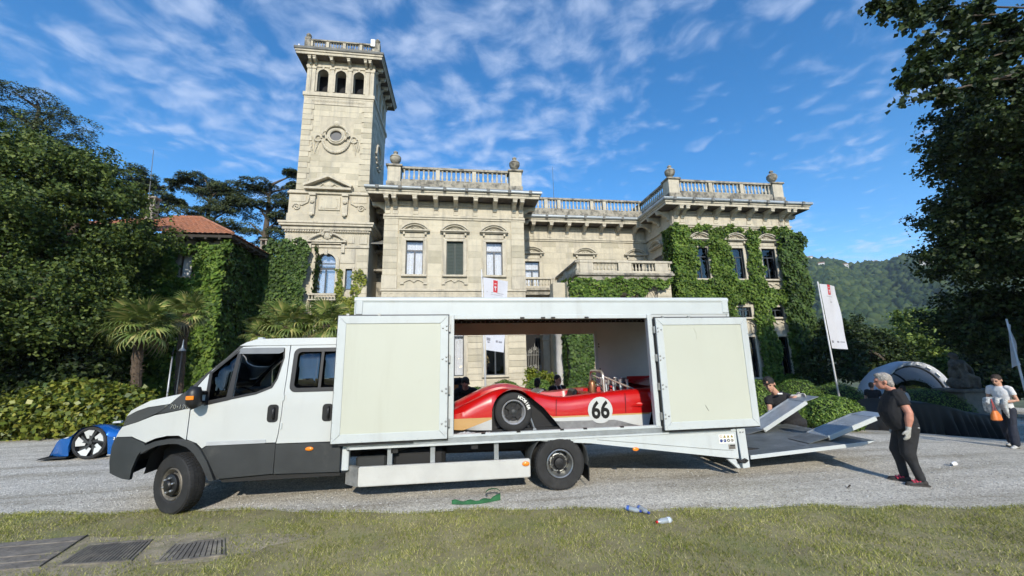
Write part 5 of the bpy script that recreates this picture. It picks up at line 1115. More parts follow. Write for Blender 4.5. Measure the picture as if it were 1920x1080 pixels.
# ------------------------------------------------------------------ truck
WHITE = M('white vehicle paint', (.51, .53, .515), .35, streak=((.40, .40, .38), .56, .35), var=.03, scale=1.5, coat=.35, stain=((.43, .435, .41), 2.2, .62, .5))
WALU = M('white lacquered aluminium', (.51, .545, .54), .4, streak=((.36, .37, .35), .55, .45), var=.04, scale=3, stain=((.40, .41, .39), 4, .62, .5))
CREAM = M('cream plywood lining', (.50, .515, .435), .5, streak=((.42, .42, .34), .55, .4), var=.025, scale=.8, stain=((.43, .43, .35), 3.0, .66, .6))
GREYP = M('grey cladding plastic', (.030, .033, .034), .55, var=.2, scale=3, bump=.1, bscale=120, stain=((.075, .075, .07), 2.5, .58, .5))
BLK = M('black plastic', (.012, .012, .013), .45); RUB = M('tyre rubber', (.018, .018, .018), .8, var=.3, scale=8, stain=((.05, .048, .044), 5, .55, .5))
STEEL = M('worn steel', (.42, .42, .40), .42, metal=.85, var=.2, scale=8, stain=((.16, .13, .10), 6, .58, .6))
ALU = M('ribbed aluminium', (.42, .45, .47), .42, metal=.75, var=.15, scale=6)
DKALU = M('scuffed platform steel', (.15, .165, .17), .55, metal=.4, var=.3, scale=3, bump=.25, bscale=60, stain=((.30, .31, .31), 4, .56, .6))
CHAS = M('chassis paint', (.012, .012, .012), .7); ORANGE = M('orange lens', (.85, .24, .015), .25, coat=.6); LENS = M('headlamp lens', (.05, .055, .06), .08, coat=1.0)
SEAT = M('dark seat cloth', (.02, .02, .022), .9); LINER = M('grey headliner', (.35, .35, .33), .9)
CGL = glass('tinted cab glass', (.12, .14, .14), .03)
truck = thing('truck', 'white crew cab truck with open sided car transporter box', 'truck', (0, 7.2, 0))
YN, YC = 6.28, 7.28
def cw(x, z): return .13 * max(0, z - 1.45) ** 1.15 + (.22 * ((-4.0 - x) / .68) ** 2 if x < -4.0 else 0) + .03 * max(0, .75 - z)
def nx(x): return x - (.17 * ((-4.1 - x) / .6) if x < -4.1 else 0)
def cabp(nm, outer, mat, holes=(), off=0.0, th=.035, par=None, both=True, cut=.14, smooth=25):
    m = plate(outer, holes, th, lambda x, z: cw(x, z) + off, cut, base=YN); m.v = [(nx(x), y, z) for x, y, z in m.v]; o = m.build(nm, mat, par or truck, smooth=smooth)
    if both:
        m2 = MB(); m2.v = [(x, 2 * YC - y, z) for x, y, z in m.v]; m2.f = [f[::-1] for f in m.f]; m2.m = m.m; m2.build(nm, mat, par or truck, smooth=smooth)
    return o
# wheel arch curve
ARCH = [(-4.27, .93), (-4.16, .985), (-4.0, 1.01), (-3.84, 1.0), (-3.70, .95), (-3.58, .84), (-3.48, .68), (-3.40, .50), (-3.37, .43)]
wing = cabp('front_wing', [(-4.68, 1.03), (-4.655, 1.10), (-4.61, 1.17), (-4.41, 1.24), (-4.22, 1.33), (-3.802, 1.412), (-3.802, 1.03), (-3.805, .985)] + [(-3.9, 1.045), (-4.05, 1.05), (-4.18, 1.02), (-4.28, .965)] + [(-4.46, 1.045)], WHITE, th=.03)
cabp('bumper', [(-4.68, .55), (-4.71, .70), (-4.71, .90), (-4.68, 1.02), (-4.46, 1.035), (-4.285, .955), (-4.27, .93), (-4.34, .80), (-4.39, .62), (-4.40, .48), (-4.5, .49)], GREYP, off=-.02, th=.05)
cabp('headlight', [(-4.60, 1.18), (-4.57, 1.31), (-4.44, 1.385), (-4.31, 1.435), (-4.08, 1.475), (-4.17, 1.375), (-4.40, 1.25)], LENS, off=-.004, th=.03)
cabp('hood_edge', [(-4.57, 1.315), (-4.52, 1.395), (-4.30, 1.53), (-4.12, 1.58), (-3.94, 1.612), (-4.07, 1.482), (-4.31, 1.443), (-4.44, 1.393)], WHITE, th=.03)
cowl = cabp('cowl_panel', [(-4.20, 1.345), (-4.065, 1.478), (-3.935, 1.61), (-3.86, 1.675), (-3.66, 1.90), (-3.60, 1.945), (-3.80, 1.67), (-3.80, 1.42)], GREYP, off=.002, th=.03)
cabp('arch_flare', ARCH + [(-3.44, .43), (-3.56, .66), (-3.66, .80), (-3.76, .89), (-3.88, .94), (-4.0, .945), (-4.14, .925), (-4.24, .87), (-4.30, .82), (-4.30, .90)], GREYP, off=-.035, th=.09)
cabp('windscreen_pillar', [(-3.86, 1.678), (-3.66, 1.905), (-3.45, 2.105), (-3.285, 2.29), (-3.235, 2.285), (-3.43, 2.085), (-3.60, 1.95)], GREYP, th=.06)
# front door: shell with quarter light and dropped window
DW = [(-3.24, 2.20), (-2.66, 2.215), (-2.645, 2.10), (-2.70, 1.80), (-2.76, 1.69), (-2.95, 1.61), (-3.265, 1.55), (-3.26, 1.86)]
QW = [(-3.60, 1.90), (-3.44, 2.06), (-3.28, 2.215), (-3.30, 1.90), (-3.33, 1.54), (-3.585, 1.49), (-3.60, 1.70)]
door1 = cabp('front_door', [(-3.79, 1.655), (-3.60, 1.94), (-3.43, 2.08), (-3.235, 2.275), (-3.0, 2.285), (-2.572, 2.285), (-2.565, 1.82), (-2.575, 1.30), (-2.60, 1.0), (-2.62, .895), (-3.52, .905), (-3.585, .86), (-3.66, .935), (-3.79, .99)], WHITE, [DW[::-1], QW[::-1]])
cabp('window_trim', [(-3.63, 1.90), (-3.44, 2.085), (-3.25, 2.25), (-2.64, 2.25), (-2.625, 2.10), (-2.68, 1.79), (-2.74, 1.66), (-2.95, 1.575), (-3.27, 1.515), (-3.33, 1.50), (-3.62, 1.44)], BLK, [DW[::-1], [(-3.59, 1.895), (-3.44, 2.045), (-3.295, 2.185), (-3.315, 1.90), (-3.345, 1.555), (-3.575, 1.51)][::-1]], off=-.004, th=.02, par=door1, both=False)
cabp('wind_deflector', [(-3.26, 2.17), (-3.255, 2.255), (-2.64, 2.255), (-2.645, 2.19), (-2.70, 2.165)], M('smoked acrylic', (.20, .20, .19), .2, coat=.6), off=-.03, th=.008, par=door1, both=False)
cabp('pane', [(-3.59, 1.895), (-3.44, 2.045), (-3.295, 2.185), (-3.315, 1.90), (-3.345, 1.555), (-3.575, 1.51)], CGL, off=.012, th=.005, par=door1, smooth=True)
cabp('door_sill', [(-3.585, .845), (-3.52, .89), (-2.62, .882), (-2.625, .47), (-3.36, .44), (-3.44, .60)], GREYP, off=.004, par=door1)
cabp('rub_strip', [(-3.53, .895), (-3.53, .945), (-2.75, .94), (-2.75, .895)], M('grey rub strip', (.42, .44, .45), .5), off=-.012, th=.014, par=door1, cut=None)
# rear door
RWN = rrect(-2.47, -1.78, 1.62, 2.215, .07)
door2 = cabp('rear_door', [(-2.558, 2.285), (-1.72, 2.285), (-1.72, .872), (-2.61, .88), (-2.59, 1.0), (-2.567, 1.30), (-2.556, 1.82)], WHITE, [RWN[::-1]])
cabp('window_trim', rrect(-2.50, -1.75, 1.59, 2.245, .09), BLK, [rrect(-2.44, -1.81, 1.65, 2.185, .06)[::-1]], off=-.006, th=.02, par=door2)
cabp('window_mullion', [(-2.10, 1.65), (-2.06, 1.65), (-2.06, 2.185), (-2.10, 2.185)], BLK, off=-.002, th=.02, par=door2, cut=None)
RGL = glass('rear door glass', (.16, .175, .18), .10)
for a, b_ in ((-2.44, -2.10), (-2.06, -1.81)): cabp('pane', [(a, 1.65), (b_, 1.65), (b_, 2.185), (a, 2.185)], RGL, off=.004, th=.005, par=door2, smooth=True)
cabp('door_sill', [(-2.615, .868), (-1.72, .858), (-1.72, .445), (-2.615, .465)], GREYP, off=.004, par=door2)
cabp('sill_rail', [(-3.36, .435), (-2.62, .462), (-1.72, .44), (-1.72, .38), (-3.30, .38)], CHAS, off=.05, cut=None)
cabp('roof_side', [(-3.29, 2.292), (-3.20, 2.345), (-3.06, 2.39), (-2.6, 2.40), (-1.72, 2.40), (-1.72, 2.292)], WHITE, off=.004, th=.04)
for nm_, x, zc in (('door_handle', -2.69, 1.30), ('door_handle', -1.93, 1.285)):
    par = door1 if x < -2 else door2
    cabp('handle_recess', rrect(x - .075, x + .075, zc - .125, zc + .125, .05), BLK, off=-.006, th=.012, par=par, both=False, cut=None)
    MB().tube([(x + .015, YN - .008, zc + .085), (x + .015, YN - .035, zc + .05), (x + .015, YN - .035, zc - .05), (x + .015, YN - .008, zc - .085)], .018, 8).build(nm_, BLK, par, smooth=True)
for zc in (1.52, 1.12): MB().box(-2.572, -2.548, YN - .018, YN + .01, zc - .04, zc + .04).build('door_hinge', WALU, door2)
MB().lathe([(.02, 0), (.06, .004), (.055, .016), (.01, .02)], 14, Matrix.Translation((-2.15, YN + .004, .785)) @ Matrix.Rotation(rad(90), 4, 'X') @ Matrix.Diagonal((1, .5, 1, 1))).build('side_marker', ORANGE, truck, smooth=True)
# mirror
mr = MB().tube([(-3.66, YN - .16, 1.72), (-3.67, YN - .17, 1.64), (-3.66, YN - .17, 1.50), (-3.63, YN - .16, 1.43)], [.06, .095, .095, .06], 12).tube([(-3.62, YN + .0, 1.62), (-3.66, YN - .14, 1.64)], .03, 8).tube([(-3.60, YN + .0, 1.48), (-3.64, YN - .14, 1.50)], .03, 8).build('mirror', BLK, truck, smooth=True)
MB().box(-3.71, -3.61, YN - .275, YN - .255, 1.545, 1.60).build('turn_lamp', ORANGE, mr, bevel=.006)
m = text_mesh('70•170', .085, M('chrome badge', (.6, .6, .6), .25, metal=.9), 'badge', M=Matrix.Translation((-3.94, YN - .008, 1.435)) @ Matrix.Rotation(rad(3), 4, 'Y'), parent=truck)
# cab skins across
def skin(nm, prof, mat, inset=.0, bulge=0.0, par=None, th=None):
    rows = []
    for x, z in prof:
        y0 = YN + cw(x, z) + .004 + inset; y1 = 2 * YC - y0
        rows.append([(nx(x) - bulge * math.sin(math.pi * k / 10), y0 + (y1 - y0) * k / 10, z + .03 * math.sin(math.pi * k / 10) * (1 if z > 1.4 else 0)) for k in range(11)])
    return MB().grid(rows).build(nm, mat, par or truck, smooth=50)
skin('hood', [(-4.52, 1.395), (-4.30, 1.53), (-4.12, 1.58), (-3.94, 1.612)], WHITE, bulge=.10)
skin('grille', [(-4.68, 1.02), (-4.60, 1.18), (-4.57, 1.31), (-4.52, 1.395)], GREYP, bulge=.16); skin('bumper_front', [(-4.5, .49), (-4.68, .55), (-4.71, .70), (-4.71, .90), (-4.68, 1.02)], GREYP, bulge=.16)
skin('scuttle', [(-3.94, 1.612), (-3.86, 1.675)], GREYP, bulge=.06)
WSG = glass('windscreen glass', (.62, .68, .66), .04)
skin('windscreen', [(-3.86, 1.675), (-3.66, 1.90), (-3.45, 2.10), (-3.28, 2.29)], WSG, bulge=.08)
skin('roof', [(-3.29, 2.292), (-3.20, 2.345), (-3.06, 2.39), (-2.6, 2.40), (-1.72, 2.40)], WHITE, bulge=.06)
MB().box(-1.76, -1.72, YN + .06, 2 * YC - YN - .06, .5, 2.34).build('cab_rear_wall', WHITE, truck)
MB().box(-3.3, -1.76, YN + .16, 2 * YC - YN - .16, 2.27, 2.30).build('headliner', LINER, truck)
for s_ in (0, 1):                       # roof marker lamps and rain channel
    MB().box(-3.17, -3.09, YN + .35 + s_ * 1.2, YN + .45 + s_ * 1.2, 2.40, 2.43).build('roof_lamp', WALU, truck, bevel=.01)
MB().box(-3.9, -3.42, YN + .10, 2 * YC - YN - .10, 1.30, 1.60).build('dashboard', BLK, truck, bevel=.05)
st_ = MB(); ctr = Vector((-3.30, YN + .55, 1.55)); ax_ = Vector((.55, 0, .83)).normalized(); u_ = Vector((0, 1, 0)); v_ = ax_.cross(u_)
st_.tube([ctr + (u_ * math.cos(2 * math.pi * k / 20) + v_ * math.sin(2 * math.pi * k / 20)) * .21 for k in range(21)], .016, 7); st_.tube([ctr - u_ * .2, ctr + u_ * .2], .02, 6); st_.tube([ctr, ctr - ax_ * .4], .03, 6)
st_.build('steering_wheel', BLK, truck, smooth=True)
for x, y in ((-2.95, YN + .5), (-2.95, YN + 1.45), (-2.05, YN + .5), (-2.05, YN + 1.45)):
    s_ = MB().box(x - .25, x + .25, y - .25, y + .25, .95, 1.12).build('seat', SEAT, truck, bevel=.05)
    MB().hexa([(x + .15, y - .25, 1.1), (x + .30, y - .25, 1.1), (x + .15, y + .25, 1.1), (x + .30, y + .25, 1.1), (x + .27, y - .22, 1.68), (x + .38, y - .22, 1.68), (x + .27, y + .22, 1.68), (x + .38, y + .22, 1.68)]).build('backrest', SEAT, s_, bevel=.03)
    MB().box(x + .28, x + .38, y - .13, y + .13, 1.72, 1.92).build('headrest', SEAT, s_, bevel=.03)
MB().box(-3.78, -1.75, YN + .06, 2 * YC - YN - .06, .50, .56).build('cab_floor', CHAS, truck)
MB().box(-4.25, -3.45, YN + .30, 2 * YC - YN - .30, .45, 1.02).build('wheel_well', CHAS, truck)
# mudguard arch inside
MB().grid([[(x, y, z) for x, z in [(-4.30, .55), (-4.26, .80), (-4.12, .93), (-3.9, .97), (-3.7, .92), (-3.55, .78), (-3.45, .5)]] for y in (YN + .04, YN + .40)]).build('inner_arch', CHAS, truck, smooth=True)

# ---- wheels
def wheel_parts(root, r, wd, rim_r, dish, front=True, tread=True):
    """axle along local Y, outer face at -Y; built about the origin of root"""
    A_ = Matrix.Rotation(rad(90), 4, 'X')       # lathe z -> -Y
    h = wd / 2
    ty = MB().lathe([(rim_r, h * .80), (rim_r + .02, h * .98), (r * .80, h * 1.05), (r * .94, h * .98), (r * .985, h * .80), (r, h * .55), (r, -h * .55), (r * .985, -h * .80), (r * .94, -h * .98), (rim_r, -h * .9)], 44, A_, caps=False)
    t_ = ty.build('tyre', RUB, root, smooth=35)
    if tread:
        tm_ = MB(); nb = 52
        for k in range(nb):
            a = 2 * math.pi * k / nb
            for j, (y0, y1) in enumerate(((-.88, -.50), (-.42, -.06), (.02, .40), (.48, .88))):
                aa = a + (.03 if j % 2 else 0); b_ = .044; q = []
                for zz_ in (r - .004, r + .008):
                    for yy in (y0 * h, y1 * h):
                        for sg in (-1, 1): q.append((zz_ * (1 - .02 * (abs(yy) > h * .7)) * math.cos(aa + sg * b_), yy, zz_ * (1 - .02 * (abs(yy) > h * .7)) * math.sin(aa + sg * b_)))
                tm_.hexa(q)
        tag(tm_.build('tread_blocks', RUB, t_), kind='stuff')
    return t_, A_
DIRTY = M('brake dusted steel', (.16, .145, .12), .6, metal=.5, var=.4, scale=14, stain=((.45, .44, .42), 9, .58, .7))
def truck_wheel(nm, loc, rz, front):
    root = MB().lathe([(.05, -.05), (.12, -.05), (.12, .02), (.05, .02)], 16, Matrix.Rotation(rad(90), 4, 'X')).build(nm, CHAS, None)
    r, wd, rr = .388, .215, .215
    t_, A_ = wheel_parts(root, r, wd, rr, 0, front)
    if front:
        rim = MB().lathe([(rr, .085), (rr - .012, .10), (rr - .03, .085), (rr - .05, .03), (rr - .06, .02), (.135, .075), (.12, .09)], 32, A_, caps=False).build('rim', DIRTY, root, smooth=35)
        hubm = MB().lathe([(.140, .085), (.140, .115), (.125, .125), (.07, .125), (.066, .15), (.05, .165), (.001, .168)], 28, A_, caps=False).build('hub_cover', BLK, rim, smooth=35); hr, hz_ = .096, .125
    else:
        rim = MB().lathe([(rr, .10), (rr - .012, .112), (rr - .024, .10), (rr - .03, .02), (rr - .055, -.02), (.155, -.045), (.145, -.02), (.135, -.015), (.0, -.015)], 32, A_, caps=False).build('rim', STEEL, root, smooth=35)
        hubm = MB().lathe([(.085, -.015), (.085, .05), (.075, .075), (.03, .085), (.001, .086)], 24, A_, caps=False).build('hub_cover', BLK, rim, smooth=35); hr, hz_ = .115, -.015
    for k in range(6):
        a = 2 * math.pi * (k + .3) / 6; put('wheel_nut', NUT, rim, (hr * math.cos(a), -hz_, hr * math.sin(a)))
    for k in range(8):
        a = 2 * math.pi * k / 8; c_ = (rr - .06 if front else .152); yy = -.035 if front else .02
        put('vent_hole', VENT, rim, (c_ * math.cos(a), yy, c_ * math.sin(a)), None, (0, -a, 0))
    root.location = loc; root.rotation_euler = (0, 0, rz); root.parent = truck; root.matrix_parent_inverse = WM[truck.name].inverted()
    return root
NUT = mesh_only(MB().lathe([(.017, -.01), (.017, .02), (.010, .034), (.001, .036)], 6, Matrix.Rotation(rad(90), 4, 'X'), caps=False), 'wheel_nut', STEEL)
VENT = mesh_only(MB().lathe([(.018, 0), (.018, .022), (.001, .0225)], 10, Matrix.Rotation(rad(90), 4, 'X') @ Matrix.Diagonal((1, 1.5, 1, 1)), caps=False), 'vent_hole', DARK)
truck_wheel('front_wheel', (-3.90, 6.42, .392), rad(-27), True)
truck_wheel('rear_wheel', (1.575, 6.335, .392), 0, False)
for nm_, loc, rz in (('front_wheel', (-3.90, 8.15, .392), rad(161)), ('rear_wheel', (1.575, 8.27, .392), math.pi), ('rear_wheel', (1.575, 6.60, .392), 0), ('rear_wheel', (1.575, 8.0, .392), math.pi)):
    r_ = MB().lathe([(.02, -.10), (.20, -.10), (.20, .10), (.02, .10)], 20, Matrix.Rotation(rad(90), 4, 'X')).build(nm_, STEEL, None); wheel_parts(r_, .388, .215, .21, 0, tread=False)
    r_.location = loc; r_.rotation_euler = (0, 0, rz); r_.parent = truck; r_.matrix_parent_inverse = WM[truck.name].inverted()
MB().tube([(1.575, 6.4, .392), (1.575, 8.2, .392)], .07, 10).lathe([(.05, -.18), (.18, -.08), (.2, 0), (.18, .08), (.05, .18)], 14, Matrix.Translation((1.575, 7.3, .392)) @ Matrix.Rotation(rad(90), 4, 'X')).build('rear_axle', CHAS, truck, smooth=40)
mg = [(1.575 + .46 * math.cos(rad(a)), .40 + .46 * math.sin(rad(a))) for a in range(-8, 50, 8)]
mg2 = [(1.575 + .475 * math.cos(rad(a)), .40 + .475 * math.sin(rad(a))) for a in range(-8, 50, 8)]
for sg in (1, -1):
    g1 = [(1.575 + sg * (x - 1.575), z) for x, z in mg]; g2 = [(1.575 + sg * (x - 1.575), z) for x, z in mg2]
    MB().grid([[(x, y, z) for x, z in g1] for y in (6.26, 6.72)]).grid([[(x, 6.26, z) for x, z in g1], [(x, 6.26, z) for x, z in g2]]).grid([[(x, y, z) for x, z in g2] for y in (6.26, 6.72)]).build('mudguard', GREYP, truck, smooth=True, weld=.001)
MB().hexa([(2.03, 6.26, .10), (2.045, 6.26, .10), (2.03, 6.68, .10), (2.045, 6.68, .10), (2.04, 6.26, .40), (2.055, 6.26, .40), (2.04, 6.68, .40), (2.055, 6.68, .40)]).build('mud_flap', BLK, truck)

# ---- box body
B0, B1, BYN, BYF, ZF, ZR = -1.63, 4.80, 6.24, 8.50, .80, 3.02
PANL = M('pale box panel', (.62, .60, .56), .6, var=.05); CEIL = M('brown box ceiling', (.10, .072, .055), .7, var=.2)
fl = MB().box(B0, B1, BYN + .02, BYF, ZF - .06, ZF).build('box_floor', M('box floor plywood', (.06, .055, .05), .7, bump=.3, bscale=80), truck)
MB().box(B0, B1 - .16, BYN, BYN + .10, .745, .862).build('side_rail', ALU, truck, bevel=.008); MB().box(B0 + .1, B1 - .17, BYN - .012, BYN - .001, .855, .872).build('rail_lip', WALU, truck); MB().box(B0, B1 - .16, BYF - .1, BYF, .745, .862).build('side_rail', ALU, truck)
MB().box(B0 + .05, B1 - .17, BYN - .008, BYN - .0005, .748, .775).build('rail_lip', WALU, truck)
fas = MB().box(B0 + .02, B1 - .02, BYN + .02, BYN + .08, 2.73, 2.96).build('roof_fascia', WALU, truck)
MB().tube([(B0, BYN + .06, 2.975), (B1, BYN + .06, 2.975)], .055, 10).build('roof_edge', WALU, fas, smooth=40); MB().box(B0 + .01, B1 - .01, BYN + .06, BYF - .01, 2.97, 3.02).build('roof', WALU, truck)
MB().box(B0 + .005, B0 + .15, BYN + .005, BYN + .09, 2.725, 2.99).build('corner_cap', WALU, truck, bevel=.03); MB().box(B1 - .15, B1 + .005, BYN + .005, BYN + .09, 2.725, 2.99).build('corner_cap', WALU, truck, bevel=.03)
MB().box(B0, B0 + .05, BYN + .03, BYF, ZF, 2.97).build('front_wall', WHITE, truck)
for xa, xb in ((B0 + .05, -.16), (3.30, B1 - .05)):
    MB().box(xa, xb, BYN + .03, BYN + .07, ZF, 2.73).build('near_wall', WHITE, truck)
for x in (-.16, 3.215): MB().box(x, x + .085, BYN - .012, BYN + .09, .872, 2.728).build('door_post', WALU, truck, bevel=.006)
MB().box(-.074, 3.214, BYN, BYN + .07, 2.66, 2.728).build('door_header', WALU, truck, bevel=.006); MB().box(-.074, 3.214, BYN - .004, BYN + .06, .8625, .895).build('door_threshold', WALU, truck)
for x in (.9, 1.6, 1.98, 2.6, .35): MB().box(x, x + .06, BYN - .012, BYN + .03, .885, .905).build('latch', BLK, truck)
for x in (1.35, 1.52, 2.1, 1.0): MB().box(x, x + .07, BYN - .012, BYN + .02, 2.665, 2.69).build('latch', BLK, truck)
# far wall with its own opening
plate([(B0 + .05, ZF), (B1 - .06, ZF), (B1 - .06, 2.93), (B0 + .05, 2.93)], [[(-.20, ZF + .08), (3.05, ZF + .08), (3.05, 2.545), (-.20, 2.545)]], .05, base=BYF - .05).build('far_wall', PANL, truck)
fr_ = MB().box(3.05, 3.11, BYF - .058, BYF - .051, ZF + .08, 2.6).build('far_door_frame', WALU, truck)
for z in (1.15, 1.7, 2.25): MB().lathe([(.018, 0), (.012, .008)], 8, Matrix.Translation((3.14, BYF - .052, z)) @ Matrix.Rotation(rad(90), 4, 'X')).build('rivet', BLK, truck); MB().lathe([(.018, 0), (.012, .008)], 8, Matrix.Translation((3.14, BYF - .052, z + .06)) @ Matrix.Rotation(rad(90), 4, 'X')).build('rivet', BLK, truck)
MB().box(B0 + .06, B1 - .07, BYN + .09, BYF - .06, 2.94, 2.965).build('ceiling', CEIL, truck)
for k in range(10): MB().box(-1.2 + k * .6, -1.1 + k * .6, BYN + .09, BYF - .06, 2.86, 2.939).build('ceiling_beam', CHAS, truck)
led = MB().box(-1.5, 4.6, BYF - .11, BYF - .052, 2.80, 2.85).build('led_strip', CHAS, truck)
LEDM = mesh_only(MB().lathe([(.010, 0), (.008, .008), (.001, .009)], 6, Matrix.Rotation(rad(90), 4, 'X'), caps=False), 'led', M('white led lens', (.9, .9, .92), .3))
for k in range(44): put('led', LEDM, led, (-.15 + k * .103, BYF - .11, 2.825))
MB().box(B1 - .06, B1, BYN + .03, BYN + .12, ZF, 2.97).box(B1 - .06, B1, BYF - .1, BYF, ZF, 2.97).box(B1 - .06, B1, BYN + .12, BYF - .1, 2.8, 2.969).build('rear_frame', WALU, truck)
# open doors folded flat along the sides
def box_door(nm, x0, x1, z0, z1, hinge_right):
    y = BYN - .085; f = .125
    d_ = MB().box(x0 + .01, x1 - .01, y + .012, y + .05, z0 + .01, z1 - .01).build(nm, CREAM, truck)
    for a, b_, c, e_ in (((x0, z0), (x1, z0), (x1 - f, z0 + f), (x0 + f, z0 + f)), ((x1, z0), (x1, z1), (x1 - f, z1 - f), (x1 - f, z0 + f)), ((x1, z1), (x0, z1), (x0 + f, z1 - f), (x1 - f, z1 - f)), ((x0, z1), (x0, z0), (x0 + f, z0 + f), (x0 + f, z1 - f))):
        cx_, cz_ = (a[0] + b_[0] + c[0] + e_[0]) / 4, (a[1] + b_[1] + c[1] + e_[1]) / 4
        sh = lambda q: (q[0] + (.0015 if q[0] < cx_ else -.0015), q[1] + (.0015 if q[1] < cz_ else -.0015))
        MB().prism([sh(a), sh(b_), sh(c), sh(e_)], 'y', y, y + .055).build('door_frame', WALU, d_, bevel=.004)
    for k in range(9):
        zk = z0 + .08 + k * (z1 - z0 - .16) / 8; put('rivet', RIV, d_, (x0 + .016, y, zk)); put('rivet', RIV, d_, (x1 - .016, y, zk))
    for k in range(1, 8):
        xk = x0 + .04 + k * (x1 - x0 - .08) / 8; put('rivet', RIV, d_, (xk, y, z0 + .016)); put('rivet', RIV, d_, (xk, y, z1 - .016))
    MB().box(x0 - .012, x1 + .012, y + .03, y + .075, z0 - .02, z1 + .018).build('door_seal', BLK, d_)
    hx = x1 - .05 if hinge_right else x0 + .05
    for k in range(4):
        z = z0 + .22 + k * (z1 - z0 - .42) / 3
        for dx, dz in ((-.035, 0), (.025, .03), (.025, -.035)): put('bolt_head', BOLT, d_, (hx + (dx if hinge_right else -dx), y, z + dz))
        hxx = x1 + .01 if hinge_right else x0 - .035
        MB().box(hxx, hxx + .025, y + .02, y + .06, z - .06, z + .06).build('hinge', STEEL, d_, bevel=.004)
    for x in (x0 + .12, x0 + (x1 - x0) * .35): MB().box(x, x + .04, y - .006, y + .03, z1 + .004, z1 + .03).build('roller', STEEL, d_)
    MB().box(x0 + .1, x1 - .5, y + .02, y + .06, z0 - .035, z0 - .021).build('weather_strip', BLK, d_)
    return d_
BOLT = mesh_only(MB().lathe([(.016, 0), (.015, .006), (.008, .010), (.001, .011)], 8, Matrix.Rotation(rad(90), 4, 'X'), caps=False), 'bolt_head', STEEL)
RIV = mesh_only(MB().lathe([(.007, 0), (.005, .003), (.001, .0035)], 6, Matrix.Rotation(rad(90), 4, 'X'), caps=False), 'rivet', ALU)
tag(box_door('side_door', -1.83, -.165, .855, 2.715, True), 'open side door folded forward over the cab, cream inside')
d_ = box_door('side_door', 3.325, 5.04, .82, 2.655, False); tag(d_, 'open side door folded to the rear, cream inside')
SCR = M('scratch', (.10, .10, .09), .7)
MB().tube([(4.08, BYN - .0745, 1.19), (4.13, BYN - .0745, 1.10)], .004, 4).build('scratch', SCR, d_); MB().tube([(4.02, BYN - .0745, 2.47), (4.05, BYN - .0745, 2.40), (4.06, BYN - .0745, 2.28)], .0025, 4).build('scratch', M('faint scratch', (.5, .5, .42), .7), d_)
# ---- tail taper, rear post, stickers
MB().prism([(1.25, .742), (B1 - .165, .742), (B1 - .165, .30), (2.1, .665)], 'y', BYN + .005, BYN + .04).build('tail_panel', WALU, truck)
MB().prism([(1.25, .742), (B1 - .165, .742), (B1 - .165, .30), (2.1, .665)], 'y', BYF - .04, BYF - .005).build('tail_panel', WALU, truck)
MB().tube([(2.2, BYN + .003, .715), (4.35, BYN + .003, .455), (4.55, BYN + .003, .44)], .0035, 4).build('panel_seam', SCR, truck)
MB().prism([(B1 - .155, .79), (B1, .79), (B1 + .01, .16), (B1 - .12, .15)], 'y', BYN - .012, BYN + .10).build('rear_post', WALU, truck, bevel=.006)
MB().prism([(B1 - .36, .30), (B1 - .22, .30), (B1 - .15, .155), (B1 - .2, .155)], 'y', BYN + .01, BYN + .08).build('lift_arm', WALU, truck)
MB().tube([(B1 - .2, BYN - .01, .30), (B1 - .15, BYN - .03, .26), (B1 - .08, BYN - .03, .255), (B1 - .04, BYN - .03, .28), (B1 - .08, BYN - .03, .30), (B1 - .2, BYN - .02, .25)], .018, 7).build('hook_chain', CHAS, truck, smooth=True)
for dx in (-.10, -.05): put('bolt_head', BOLT, truck, (B1 + dx, BYN - .012, .725))
MB().lathe([(.02, 0), (.055, .004), (.05, .016), (.01, .02)], 14, Matrix.Translation((2.83, BYN - .003, .545)) @ Matrix.Rotation(rad(90), 4, 'X') @ Matrix.Diagonal((1, .55, 1, 1))).build('side_marker', ORANGE, truck, smooth=True)
SW = M('sticker white', (.8, .8, .74), .5); SY = M('sticker yellow', (.35, .26, .03), .5); SBL = M('sticker blue', (.03, .06, .22), .5); SG = M('sticker grey', (.25, .23, .20), .5)
stk = MB().box(4.31, 4.59, BYN + .0015, BYN + .0045, .555, .70).build('warning_sticker', SW, truck)
for k in range(4):
    x = 4.35 + k * .066
    if k: MB().prism([(x - .024, .645), (x + .024, .645), (x, .69)], 'y', BYN - .0005, BYN + .001).build('warning_triangle', SY, stk); MB().box(x - .003, x + .003, BYN - .0012, BYN - .0006, .654, .675).build('warning_mark', CHAS, stk)
    else:
        MB().lathe([(.019, 0), (.025, 0), (.025, .0008), (.019, .0008)], 16, Matrix.Translation((x, BYN + .0008, .667)) @ Matrix.Rotation(rad(90), 4, 'X'), caps=False).tube([(x - .015, BYN, .682), (x + .015, BYN, .652)], .003, 4).build('prohibition_ring', M('faded red print', (.45, .30, .25), .5), stk)
    c_ = (SBL, SBL, CHAS, SG)[k]
    MB().lathe([(.001 if k in (0, 2) else .016, .0008), (.026, .0008), (.026, 0)], 16, Matrix.Translation((x, BYN + .0006, .60)) @ Matrix.Rotation(rad(90), 4, 'X'), caps=False).build('pictogram', c_, stk)
    if k: MB().box(x - .008, x + .010, BYN - .0018, BYN - .0008, .585, .612).build('pictogram_mark', SW if k == 2 else c_, stk)
pl_ = MB().box(4.47, 4.595, BYN + .0015, BYN + .0045, .46, .535).build('rating_plate', SG, truck)
MB().box(4.50, 4.59, BYN + .0005, BYN + .001, .508, .526).build('plate_print', CHAS, pl_)
for k in range(3): MB().box(4.48, 4.585, BYN + .0005, BYN + .001, .468 + k * .013, .474 + k * .013).build('plate_print', CHAS, pl_)
